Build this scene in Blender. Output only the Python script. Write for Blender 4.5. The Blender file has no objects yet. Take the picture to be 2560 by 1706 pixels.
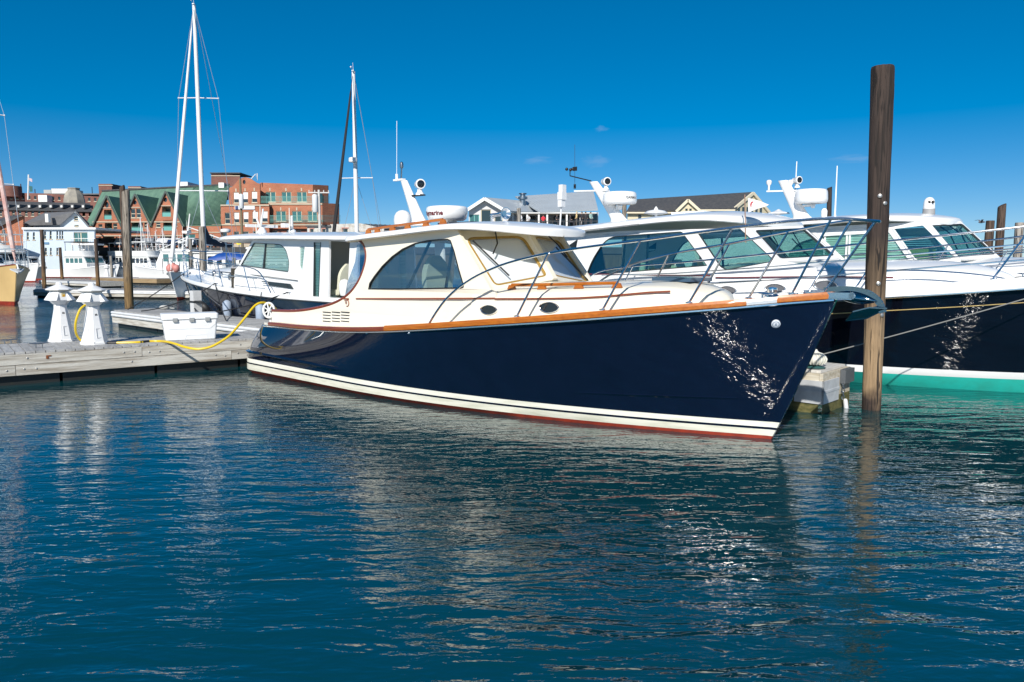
import bpy, bmesh, math, random
from mathutils import Vector, Matrix, noise
from mathutils.geometry import tessellate_polygon
R = math.radians
rng = random.Random(7)
scene = bpy.context.scene
col = scene.collection

# ------------------------------------------------------------------ camera
FPX, CAMH = 1900.0, 2.1                  # focal length in photo pixels, eye height above the water
PITCH = math.atan((853 - 655) / FPX)
cam_d = bpy.data.cameras.new('camera')
cam_d.sensor_width = 36.0
cam_d.lens = FPX / 2560 * 36.0
cam_d.clip_end = 6000
cam_d.clip_start = 0.05
cam = bpy.data.objects.new('camera', cam_d)
col.objects.link(cam)
cam.location = (0, 0, CAMH)
cam.rotation_euler = (math.pi / 2 - PITCH, 0, 0)
scene.camera = cam

# ------------------------------------------------------------------ sun and sky
SUN_AZ, SUN_EL = R(-103), R(34)          # direction towards the sun, azimuth from +X
sdir = Vector((math.cos(SUN_AZ) * math.cos(SUN_EL), math.sin(SUN_AZ) * math.cos(SUN_EL), math.sin(SUN_EL)))
sun_d = bpy.data.lights.new('sun', 'SUN')
sun_d.energy = 4.6
sun_d.angle = R(0.5)
sun_d.color = (1.0, 0.955, 0.88)
sun = bpy.data.objects.new('sun', sun_d)
col.objects.link(sun)
sun.location = (-40, -20, 50)
sun.rotation_euler = sdir.to_track_quat('Z', 'Y').to_euler()

world = bpy.data.worlds.new('World')
scene.world = world
world.use_nodes = True
wn, wl = world.node_tree.nodes, world.node_tree.links
wn.clear()
w_out = wn.new('ShaderNodeOutputWorld')
w_bg = wn.new('ShaderNodeBackground')
w_sky = wn.new('ShaderNodeTexSky')
w_sky.sky_type = 'NISHITA'
w_sky.sun_disc = False
w_sky.sun_elevation = SUN_EL
w_sky.sun_rotation = math.pi / 2 - SUN_AZ
w_sky.altitude = 3000
w_sky.air_density = 1.0
w_sky.dust_density = 0.0
w_sky.ozone_density = 7.0
w_hs = wn.new('ShaderNodeHueSaturation')
w_hs.inputs['Saturation'].default_value = 1.30
w_hs.inputs['Hue'].default_value = 0.501
w_bg.inputs['Strength'].default_value = 0.104
w_gm = wn.new('ShaderNodeGamma')
w_gm.inputs['Gamma'].default_value = 0.8
wl.new(w_sky.outputs[0], w_hs.inputs['Color'])
wl.new(w_hs.outputs[0], w_gm.inputs['Color'])
# a few small faint puffs of cloud low over the harbour
w_tc = wn.new('ShaderNodeTexCoord')
def cloud_mask(px, py, rx, ry, seed):
    d = Vector((px - 1280, FPX * math.cos(PITCH) + (853 - py) * math.sin(PITCH), -FPX * math.sin(PITCH) + (853 - py) * math.cos(PITCH))).normalized()
    mp = wn.new('ShaderNodeMapping'); mp.vector_type = 'TEXTURE'
    mp.inputs['Location'].default_value = d
    mp.inputs['Scale'].default_value = (rx / FPX, 0.2, ry / FPX)
    wl.new(w_tc.outputs['Generated'], mp.inputs['Vector'])
    ln = wn.new('ShaderNodeVectorMath'); ln.operation = 'LENGTH'
    wl.new(mp.outputs[0], ln.inputs[0])
    nz = wn.new('ShaderNodeTexNoise'); nz.inputs['Scale'].default_value = 1.7; nz.inputs['Detail'].default_value = 5
    mp2 = wn.new('ShaderNodeVectorMath'); mp2.operation = 'ADD'; mp2.inputs[1].default_value = (seed, seed * 2, 0)
    wl.new(mp.outputs[0], mp2.inputs[0]); wl.new(mp2.outputs[0], nz.inputs['Vector'])
    a = wn.new('ShaderNodeMath'); a.operation = 'MULTIPLY_ADD'; a.inputs[1].default_value = 1.5
    wl.new(nz.outputs['Fac'], a.inputs[0]); wl.new(ln.outputs['Value'], a.inputs[2])
    mr = wn.new('ShaderNodeMapRange'); mr.interpolation_type = 'SMOOTHSTEP'
    mr.inputs['From Min'].default_value = 1.65; mr.inputs['From Max'].default_value = 0.75
    mr.inputs['To Min'].default_value = 0.0; mr.inputs['To Max'].default_value = 0.13
    wl.new(a.outputs[0], mr.inputs['Value'])
    return mr.outputs[0]
masks = [cloud_mask(1490, 402, 46, 20, 1.0), cloud_mask(1340, 400, 52, 13, 4.0), cloud_mask(2132, 398, 60, 12, 7.0), cloud_mask(1502, 323, 24, 10, 11.0)]
acc = masks[0]
for m_ in masks[1:]:
    mx = wn.new('ShaderNodeMath'); mx.operation = 'MAXIMUM'
    wl.new(acc, mx.inputs[0]); wl.new(m_, mx.inputs[1]); acc = mx.outputs[0]
w_mix = wn.new('ShaderNodeMix'); w_mix.data_type = 'RGBA'
wl.new(acc, w_mix.inputs['Factor'])
wl.new(w_gm.outputs[0], w_mix.inputs[6]); w_mix.inputs[7].default_value = (4.4, 4.7, 5.4, 1)
wl.new(w_mix.outputs[2], w_bg.inputs['Color'])
wl.new(w_bg.outputs[0], w_out.inputs['Surface'])

scene.view_settings.view_transform = 'Standard'
scene.view_settings.look = 'None'
scene.view_settings.exposure = 0.33
scene.view_settings.gamma = 1.0
scene.view_settings.use_curve_mapping = False

# ------------------------------------------------------------------ photo pixels -> places
_fw = Vector((0, math.cos(PITCH), -math.sin(PITCH)))
_up = Vector((0, math.sin(PITCH), math.cos(PITCH)))
_rt = Vector((1, 0, 0))
_C = Vector((0, 0, CAMH))
def ray(x, y): return _fw * FPX + _rt * (x - 1280) + _up * (853 - y)
def G(x, y, z=0.0):                      # where the line of sight meets the level z
    r = ray(x, y); return _C + r * ((z - CAMH) / r.z)
def W(x, y, Y):                          # ... meets the distance Y
    r = ray(x, y); return _C + r * (Y / r.y)
class Frame:
    """a boat's or dock's own axes: x forward, y to port, z up"""
    def __init__(s, ox, oy, deg):
        s.o = Vector((ox, oy, 0)); a = R(deg); s.a = a
        s.u = Vector((math.cos(a), math.sin(a), 0)); s.v = Vector((-math.sin(a), math.cos(a), 0))
    def loc(s, p):
        d = Vector(p) - s.o; return Vector((d.dot(s.u), d.dot(s.v), d.z))
    def w(s, l): return s.o + s.u * l[0] + s.v * l[1] + Vector((0, 0, l[2]))
    def S(s, x, y, yl):                  # pixel on the plane y = yl
        r = ray(x, y); a = (yl - (_C - s.o).dot(s.v)) / r.dot(s.v); return s.loc(_C + r * a)
    def X(s, x, y, xl):                  # pixel on the plane x = xl
        r = ray(x, y); a = (xl - (_C - s.o).dot(s.u)) / r.dot(s.u); return s.loc(_C + r * a)
    def Z(s, x, y, z): return s.loc(G(x, y, z))
    def B(s, x, y, b, side=-1, near=4, far=60):   # pixel on the upright sheet y = side*b(x)
        r = ray(x, y); prev = None
        for k in range(1500):
            a = (near + (far - near) * k / 1500) / FPX
            l = s.loc(_C + r * a); g = (l.y - side * b(l.x)) * (-side)
            if prev is not None and prev[0] < 0 <= g: return l
            prev = (g, l)
        return s.S(x, y, side * 0.05)

# ------------------------------------------------------------------ materials
MATS = {}
def rgb(c): return (c[0], c[1], c[2], 1.0)
def M(name, c, rough=0.5, metal=0.0, var=0.0, scale=6.0, c2=None, stretch=(1, 1, 1), bump=0.0, bscale=None, coat=0.0, spec=0.5, rnd=0.0, detail=5.0, contrast=(0.3, 0.7), ior=1.5, rvar=0.0):
    if name in MATS: return MATS[name]
    m = bpy.data.materials.new(name); m.use_nodes = True
    n, l = m.node_tree.nodes, m.node_tree.links
    p = n['Principled BSDF']
    p.inputs['Base Color'].default_value = rgb(c)
    p.inputs['Roughness'].default_value = rough
    p.inputs['Metallic'].default_value = metal
    p.inputs['Specular IOR Level'].default_value = spec
    p.inputs['IOR'].default_value = ior
    if coat: p.inputs['Coat Weight'].default_value = coat; p.inputs['Coat Roughness'].default_value = 0.03
    src = None
    if var or c2 or bump or rvar:
        tc = n.new('ShaderNodeTexCoord'); mp = n.new('ShaderNodeMapping')
        mp.inputs['Scale'].default_value = stretch
        l.new(tc.outputs['Object'], mp.inputs['Vector'])
        vec = mp.outputs[0]
        if rnd:
            oi = n.new('ShaderNodeObjectInfo'); ad = n.new('ShaderNodeVectorMath'); ad.operation = 'MULTIPLY_ADD'
            ad.inputs[1].default_value = (37, 37, 37)
            l.new(oi.outputs['Random'], ad.inputs[0]); l.new(mp.outputs[0], ad.inputs[2]); vec = ad.outputs[0]
        nz = n.new('ShaderNodeTexNoise'); nz.inputs['Scale'].default_value = scale; nz.inputs['Detail'].default_value = detail
        nz.inputs['Roughness'].default_value = 0.6
        l.new(vec, nz.inputs['Vector'])
        if var or c2:
            mr = n.new('ShaderNodeMapRange'); mr.inputs['From Min'].default_value = contrast[0]; mr.inputs['From Max'].default_value = contrast[1]
            l.new(nz.outputs['Fac'], mr.inputs['Value'])
            mx = n.new('ShaderNodeMix'); mx.data_type = 'RGBA'
            l.new(mr.outputs[0], mx.inputs['Factor'])
            mx.inputs[6].default_value = rgb(c)
            mx.inputs[7].default_value = rgb(c2) if c2 else rgb([k * (1 - var) for k in c])
            l.new(mx.outputs[2], p.inputs['Base Color']); src = mx.outputs[2]
        if rvar:
            mr2 = n.new('ShaderNodeMapRange'); mr2.inputs['To Min'].default_value = max(0, rough - rvar); mr2.inputs['To Max'].default_value = rough + rvar
            l.new(nz.outputs['Fac'], mr2.inputs['Value']); l.new(mr2.outputs[0], p.inputs['Roughness'])
        if bump:
            b2 = n.new('ShaderNodeTexNoise'); b2.inputs['Scale'].default_value = bscale or scale * 3; b2.inputs['Detail'].default_value = 4
            l.new(vec, b2.inputs['Vector'])
            bp = n.new('ShaderNodeBump'); bp.inputs['Strength'].default_value = bump; bp.inputs['Distance'].default_value = 0.02
            l.new(b2.outputs['Fac'], bp.inputs['Height']); l.new(bp.outputs[0], p.inputs['Normal'])
    if rnd:
        oi2 = n.new('ShaderNodeObjectInfo'); hv = n.new('ShaderNodeHueSaturation')
        mr3 = n.new('ShaderNodeMapRange'); mr3.inputs['To Min'].default_value = 1 - rnd; mr3.inputs['To Max'].default_value = 1 + rnd
        l.new(oi2.outputs['Random'], mr3.inputs['Value']); l.new(mr3.outputs[0], hv.inputs['Value'])
        if src is not None: l.new(src, hv.inputs['Color'])
        else: hv.inputs['Color'].default_value = rgb(c)
        l.new(hv.outputs[0], p.inputs['Base Color'])
    MATS[name] = m; return m
def GLASS(name, tint, gloss=(0.9, 0.95, 1.0), ior=1.5, lo=0.0):
    if name in MATS: return MATS[name]
    m = bpy.data.materials.new(name); m.use_nodes = True
    n, l = m.node_tree.nodes, m.node_tree.links; n.clear()
    o = n.new('ShaderNodeOutputMaterial'); t = n.new('ShaderNodeBsdfTransparent'); g = n.new('ShaderNodeBsdfGlossy'); mx = n.new('ShaderNodeMixShader'); fr = n.new('ShaderNodeLayerWeight'); fr.inputs['Blend'].default_value = 0.5
    t.inputs['Color'].default_value = rgb([k ** 0.5 for k in tint]); g.inputs['Color'].default_value = rgb(gloss); g.inputs['Roughness'].default_value = 0.01
    pw = n.new('ShaderNodeMath'); pw.operation = 'POWER'; pw.inputs[1].default_value = 5.0; l.new(fr.outputs['Facing'], pw.inputs[0])
    a = n.new('ShaderNodeMath'); a.operation = 'MULTIPLY_ADD'; a.inputs[1].default_value = 0.96 - lo; a.inputs[2].default_value = 0.035 + lo; a.use_clamp = True; l.new(pw.outputs[0], a.inputs[0]); src = a.outputs[0]
    l.new(src, mx.inputs['Fac']); l.new(t.outputs[0], mx.inputs[1]); l.new(g.outputs[0], mx.inputs[2]); l.new(mx.outputs[0], o.inputs['Surface'])
    MATS[name] = m; return m

# ------------------------------------------------------------------ mesh builder
class MB:
    def __init__(s): s.v = []; s.f = []; s.m = []; s.cur = 0
    def add(s, vs, fs, mi=None):
        n = len(s.v); s.v += [tuple(v) for v in vs]; s.f += [tuple(i + n for i in f) for f in fs]
        s.m += [s.cur if mi is None else mi] * len(fs); return s
    def box(s, c, d, rz=0.0, Mx=None):
        hx, hy, hz = d[0] / 2, d[1] / 2, d[2] / 2
        vs = [Vector((x, y, z)) for x in (-hx, hx) for y in (-hy, hy) for z in (-hz, hz)]
        if rz: q = Matrix.Rotation(rz, 3, 'Z'); vs = [q @ v for v in vs]
        if Mx is not None: vs = [Mx @ v for v in vs]
        c = Vector(c)
        return s.add([v + c for v in vs], [(0, 1, 3, 2), (4, 6, 7, 5), (0, 4, 5, 1), (2, 3, 7, 6), (0, 2, 6, 4), (1, 5, 7, 3)])
    def box2(s, a, b): return s.box([(a[i] + b[i]) / 2 for i in range(3)], [abs(b[i] - a[i]) for i in range(3)])
    def hexa(s, p):  # eight corners: bottom 0-3 ring, top 4-7 ring
        return s.add(p, [(3, 2, 1, 0), (4, 5, 6, 7), (0, 1, 5, 4), (1, 2, 6, 5), (2, 3, 7, 6), (3, 0, 4, 7)])
    def bar(s, a, b, w, h=None, up=(0, 0, 1)):
        a, b = Vector(a), Vector(b); h = h or w; d = (b - a)
        if d.length < 1e-6: return s
        d.normalize(); u = Vector(up)
        if abs(d.dot(u)) > 0.98: u = Vector((1, 0, 0))
        x = d.cross(u).normalized() * (w / 2); y = x.cross(d).normalized() * (h / 2)
        return s.hexa([a - x - y, a + x - y, a + x + y, a - x + y, b - x - y, b + x - y, b + x + y, b - x + y])
    def tube(s, path, r, n=8, closed=False, caps=True):
        P = [Vector(p) for p in path]; N = len(P); rings = []
        ref = None
        for i in range(N):
            if closed: t = P[(i + 1) % N] - P[i - 1]
            else: t = P[min(i + 1, N - 1)] - P[max(i - 1, 0)]
            if t.length < 1e-9: t = Vector((0, 0, 1))
            t.normalize()
            if ref is None: ref = Vector((0, 0, 1)) if abs(t.z) < 0.9 else Vector((1, 0, 0))
            x = ref - t * ref.dot(t)
            if x.length < 1e-6: x = t.orthogonal()
            x.normalize(); ref = x; y = t.cross(x)
            rr = r[i] if isinstance(r, (list, tuple)) else r
            rings.append([P[i] + (x * math.cos(2 * math.pi * k / n) + y * math.sin(2 * math.pi * k / n)) * rr for k in range(n)])
        vs = [v for q in rings for v in q]; fs = []
        for i in range(N if closed else N - 1):
            j = (i + 1) % N
            for k in range(n): fs.append((i * n + k, i * n + (k + 1) % n, j * n + (k + 1) % n, j * n + k))
        if caps and not closed: fs += [tuple(range(n))[::-1], tuple((N - 1) * n + k for k in range(n))]
        return s.add(vs, fs)
    def lathe(s, prof, n=16, Mx=None, ph=0.0):  # prof: (radius, z)
        vs = []; fs = []; k0 = len(prof)
        for i in range(n):
            a = 2 * math.pi * i / n + ph
            for (r, z) in prof:
                v = Vector((r * math.cos(a), r * math.sin(a), z)); vs.append(Mx @ v if Mx is not None else v)
        for i in range(n):
            j = (i + 1) % n
            for k in range(k0 - 1): fs.append((i * k0 + k, j * k0 + k, j * k0 + k + 1, i * k0 + k + 1))
        fs.append(tuple(i * k0 for i in range(n))[::-1]); fs.append(tuple(i * k0 + k0 - 1 for i in range(n)))
        return s.add(vs, fs)
    def grid(s, rows, wrap=False, mis=None, cap=False):
        nr, nc = len(rows), len(rows[0]); base = len(s.v)
        s.v += [tuple(v) for r in rows for v in r]
        for i in range(nr - 1):
            for j in range(nc if wrap else nc - 1):
                k = (j + 1) % nc
                s.f.append((base + i * nc + j, base + i * nc + k, base + (i + 1) * nc + k, base + (i + 1) * nc + j))
                s.m.append(s.cur if mis is None else mis[i])
        if cap:
            s.f.append(tuple(base + j for j in range(nc))[::-1]); s.f.append(tuple(base + (nr - 1) * nc + j for j in range(nc))); s.m += [s.cur, s.cur]
        return s
    def panel(s, outer, holes, fmap, th):   # flat sheet with holes; fmap(u, v, d) -> point
        loops = [list(outer)] + [list(h) for h in holes]
        pts = [p for L in loops for p in L]
        tris = tessellate_polygon([[Vector((p[0], p[1], 0)) for p in L] for L in loops])
        n = len(pts)
        vs = [fmap(p[0], p[1], 0) for p in pts] + [fmap(p[0], p[1], th) for p in pts]
        fs = [tuple(t) for t in tris] + [tuple(i + n for i in t)[::-1] for t in tris]
        b = 0
        for L in loops:
            k = len(L)
            for i in range(k): j = (i + 1) % k; fs.append((b + i, b + j, b + j + n, b + i + n))
            b += k
        return s.add(vs, fs)
    def prism(s, poly, a, b):   # extrude a list of 3D points by vector
        n = len(poly); d = Vector(b) - Vector(a)
        vs = [Vector(p) for p in poly]; vs += [v + d for v in vs]
        return s.add(vs, [tuple(range(n))[::-1], tuple(range(n, 2 * n))] + [(i, (i + 1) % n, (i + 1) % n + n, i + n) for i in range(n)])
    def ball(s, c, r, n=12, m=8, sc=(1, 1, 1)):
        pr = [(math.sin(math.pi * i / m) * 1.0, -math.cos(math.pi * i / m)) for i in range(m + 1)]
        pr[0] = (0.001, -1); pr[-1] = (0.001, 1)
        return s.lathe(pr, n, Matrix.Translation(Vector(c)) @ Matrix.Diagonal((r * sc[0], r * sc[1], r * sc[2], 1)))
    def mesh(s, name, mats, smooth=True, ang=38, world_to=None):
        me = bpy.data.meshes.new(name)
        v = s.v
        if world_to is not None: v = [tuple(world_to @ Vector(q)) for q in v]
        me.from_pydata(v, [], s.f)
        for mt in mats: me.materials.append(mt)
        if len(mats) > 1: me.polygons.foreach_set('material_index', s.m)
        bm = bmesh.new(); bm.from_mesh(me); bmesh.ops.recalc_face_normals(bm, faces=bm.faces); bm.to_mesh(me); bm.free()
        if smooth:
            me.polygons.foreach_set('use_smooth', [True] * len(me.polygons)); me.set_sharp_from_angle(angle=R(ang))
        me.update(); return me
    def build(s, name, mat, parent=None, smooth=True, world=False, ang=38, origin=None):
        mats = mat if isinstance(mat, (list, tuple)) else [mat]
        wt = None
        if world and parent is not None: wt = MW[parent.name].inverted()
        elif origin is not None: wt = Matrix.Translation(Vector(origin)).inverted()
        o = bpy.data.objects.new(name, s.mesh(name, mats, smooth, ang, wt)); col.objects.link(o)
        if parent is not None: o.parent = parent; MW[o.name] = MW[parent.name]
        elif origin is not None: o.location = origin; MW[o.name] = Matrix.Translation(Vector(origin))
        else: MW[o.name] = Matrix.Identity(4)
        return o
MW = {}
def tag(o, label, cat, group=None):
    o['label'] = label; o['category'] = cat
    if group: o['group'] = group
    return o
def thing(name, label, cat, loc=(0, 0, 0), rz=0.0, group=None):
    o = bpy.data.objects.new(name, None); col.objects.link(o); o.empty_display_size = 0.2
    o.location = loc; o.rotation_euler = (0, 0, rz)
    MW[o.name] = Matrix.Translation(Vector(loc)) @ Matrix.Rotation(rz, 4, 'Z')
    return tag(o, label, cat, group)
def struct(o): o['kind'] = 'structure'; return o
def share(src, parent, loc=(0, 0, 0), rz=0.0, name=None):      # another part with the same mesh
    o = bpy.data.objects.new(name or src.data.name, src.data); col.objects.link(o); o.parent = parent
    o.location = loc; o.rotation_euler = (0, 0, rz); MW[o.name] = MW[parent.name] if parent else Matrix.Identity(4); return o
def text_mb(body, size, fmap, th=0.0, bold=0.0):               # letters as real thin shapes
    cu = bpy.data.curves.new('t', 'FONT'); cu.body = body; cu.size = size; cu.align_x = 'CENTER'; cu.align_y = 'CENTER'; cu.offset = bold; cu.resolution_u = 3
    o = bpy.data.objects.new('t', cu); col.objects.link(o)
    dg = bpy.context.evaluated_depsgraph_get(); me = o.evaluated_get(dg).to_mesh()
    mb = MB(); mb.add([fmap(v.co.x, v.co.y) for v in me.vertices], [tuple(p.vertices) for p in me.polygons])
    o.evaluated_get(dg).to_mesh_clear(); bpy.data.objects.remove(o); bpy.data.curves.remove(cu); return mb
def lerp(a, b, t): return a + (b - a) * t
def interp(tab, x):
    if x <= tab[0][0]: return tab[0][1]
    for (a, b), (c, d) in zip(tab, tab[1:]):
        if x <= c: return b + (d - b) * (x - a) / (c - a)
    return tab[-1][1]
def sm_interp(tab, x):     # smooth (Catmull-Rom style) interpolation of a table
    if x <= tab[0][0]: return tab[0][1]
    if x >= tab[-1][0]: return tab[-1][1]
    for i in range(len(tab) - 1):
        if x <= tab[i + 1][0]:
            x0, y0 = tab[i]; x1, y1 = tab[i + 1]; t = (x - x0) / (x1 - x0); h = x1 - x0
            m0 = (y1 - tab[i - 1][1]) / (x1 - tab[i - 1][0]) if i > 0 else (y1 - y0) / h
            m1 = (tab[i + 2][1] - y0) / (tab[i + 2][0] - x0) if i + 2 < len(tab) else (y1 - y0) / h
            return y0 * (2*t**3 - 3*t**2 + 1) + h*m0*(t**3 - 2*t**2 + t) + y1*(-2*t**3 + 3*t**2) + h*m1*(t**3 - t**2)
def spline(pts, n=6, closed=False):
    P = [Vector(p) for p in pts]; out = []; N = len(P)
    for i in range(N if closed else N - 1):
        if closed: a, b, c, d = P[i - 1], P[i], P[(i + 1) % N], P[(i + 2) % N]
        else: a, b, c, d = P[max(i - 1, 0)], P[i], P[i + 1], P[min(i + 2, N - 1)]
        for k in range(n):
            t = k / n
            out.append(0.5 * ((2 * b) + (c - a) * t + (2 * a - 5 * b + 4 * c - d) * t * t + (3 * b - a - 3 * c + d) * t ** 3))
    if not closed: out.append(P[-1])
    return out
def rounded(poly, r, n=4):      # round the corners of a 2D polygon
    out = []; N = len(poly)
    for i in range(N):
        p0, p, p1 = Vector(poly[i - 1][:2]), Vector(poly[i][:2]), Vector(poly[(i + 1) % N][:2])
        rr = r[i] if isinstance(r, (list, tuple)) else r
        a = (p0 - p); b = (p1 - p); k = min(rr, a.length * 0.45, b.length * 0.45)
        if k < 1e-4: out.append((p.x, p.y)); continue
        A = p + a.normalized() * k; B_ = p + b.normalized() * k
        for j in range(n + 1):
            t = j / n; q = A * (1 - t) ** 2 + p * 2 * t * (1 - t) + B_ * t * t; out.append((q.x, q.y))
    return out
def inset2(poly, d):
    N = len(poly); c = Vector((sum(p[0] for p in poly) / N, sum(p[1] for p in poly) / N)); out = []
    A = sum(poly[i][0] * poly[(i + 1) % N][1] - poly[(i + 1) % N][0] * poly[i][1] for i in range(N))
    sg = 1 if A > 0 else -1
    for i in range(N):
        p0, p, p1 = Vector(poly[i - 1]), Vector(poly[i]), Vector(poly[(i + 1) % N])
        e = (p1 - p0)
        if e.length < 1e-9: out.append(tuple(p)); continue
        e.normalize(); nrm = Vector((-e.y, e.x)) * sg; q = p + nrm * d; out.append((q.x, q.y))
    return out
# ------------------------------------------------------------------ palette
WHITE = M('white_gelcoat', (0.80, 0.80, 0.79), 0.22, var=0.04, scale=2.0, coat=0.3)
WHITE_R = M('white_paint', (0.78, 0.78, 0.76), 0.5, var=0.12, scale=3.0, rnd=0.05)
CREAM = M('cream_gelcoat', (0.80, 0.745, 0.62), 0.25, var=0.035, scale=1.6, coat=0.3)
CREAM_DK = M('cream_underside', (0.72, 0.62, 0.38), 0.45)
NAVY = M('navy_gloss', (0.0035, 0.007, 0.022), 0.045, var=0.2, scale=3.0, coat=1.0, ior=1.5)
NAVY_B = M('navy_gloss_worn', (0.005, 0.008, 0.02), 0.07, var=0.3, scale=5.0, coat=0.8)
TEAK = M('varnished_teak', (0.50, 0.155, 0.012), 0.28, c2=(0.30, 0.075, 0.006), scale=3.0, stretch=(1, 14, 14), coat=0.7, contrast=(0.25, 0.75))
TEAK_R = M('red_teak', (0.24, 0.055, 0.02), 0.3, c2=(0.15, 0.032, 0.012), scale=3.0, stretch=(1, 14, 14), coat=0.7)
COVE = M('cove_stripe', (0.22, 0.05, 0.018), 0.3)
GOLD = M('amber_trim', (0.34, 0.20, 0.035), 0.35)
STEEL = M('polished_steel', (0.80, 0.81, 0.82), 0.17, metal=1.0)
STEEL_D = M('dull_steel', (0.42, 0.44, 0.46), 0.32, metal=1.0, var=0.3, scale=9)
BLACK = M('black_rubber', (0.012, 0.012, 0.013), 0.5)
DARKTRIM = M('dark_trim', (0.03, 0.034, 0.038), 0.35)
BOOT = M('boot_white', (0.80, 0.78, 0.68), 0.3, c2=(0.55, 0.55, 0.42), scale=1.4, stretch=(1, 1, 9), contrast=(0.5, 0.8))
BOOT_ST = M('boot_stained', (0.72, 0.70, 0.59), 0.4, c2=(0.46, 0.46, 0.34), scale=2.5, stretch=(1, 1, 7), contrast=(0.45, 0.85))
RED = M('red_bottom', (0.35, 0.035, 0.012), 0.55, c2=(0.17, 0.018, 0.008), scale=5.0)
TEAL = M('teal_bottom', (0.012, 0.50, 0.42), 0.5, c2=(0.02, 0.38, 0.30), scale=3.0)
GLS = GLASS('cabin_glass', (0.66, 0.76, 0.76), lo=0.12)
GLS_G = GLASS('green_tint_glass', (0.46, 0.70, 0.66), lo=0.07)
GLS_D = GLASS('dark_glass', (0.10, 0.14, 0.15), lo=0.05)
PORTG = M('porthole_glass', (0.012, 0.014, 0.016), 0.08, coat=0.5)
CLOTH = M('white_cloth', (0.80, 0.81, 0.84), 0.75, var=0.05, scale=2.0, bump=0.15, bscale=5)
BLIND = M('blind_slat', (0.74, 0.82, 0.79), 0.55)
SEAT = M('seat_vinyl', (0.66, 0.66, 0.52), 0.45, var=0.08, scale=3)
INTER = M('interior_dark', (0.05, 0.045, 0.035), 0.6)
INTER_W = M('interior_pale', (0.42, 0.40, 0.36), 0.6)
NAVYCLOTH = M('navy_canvas', (0.008, 0.014, 0.035), 0.8, var=0.3, scale=4, bump=0.2, bscale=12)
TEXT_R = M('maroon_print', (0.12, 0.012, 0.02), 0.5)
TEXT_K = M('grey_print', (0.07, 0.07, 0.075), 0.5)
ROPE_K = M('black_rope', (0.012, 0.013, 0.016), 0.8, bump=0.4, bscale=60)
ROPE_W = M('pale_rope', (0.42, 0.42, 0.40), 0.85, bump=0.4, bscale=60)
HOSE = M('yellow_hose', (0.72, 0.50, 0.015), 0.4, var=0.1, scale=4)
FENDER = M('grey_blue_fender', (0.33, 0.40, 0.50), 0.6, var=0.15, scale=8)

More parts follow.
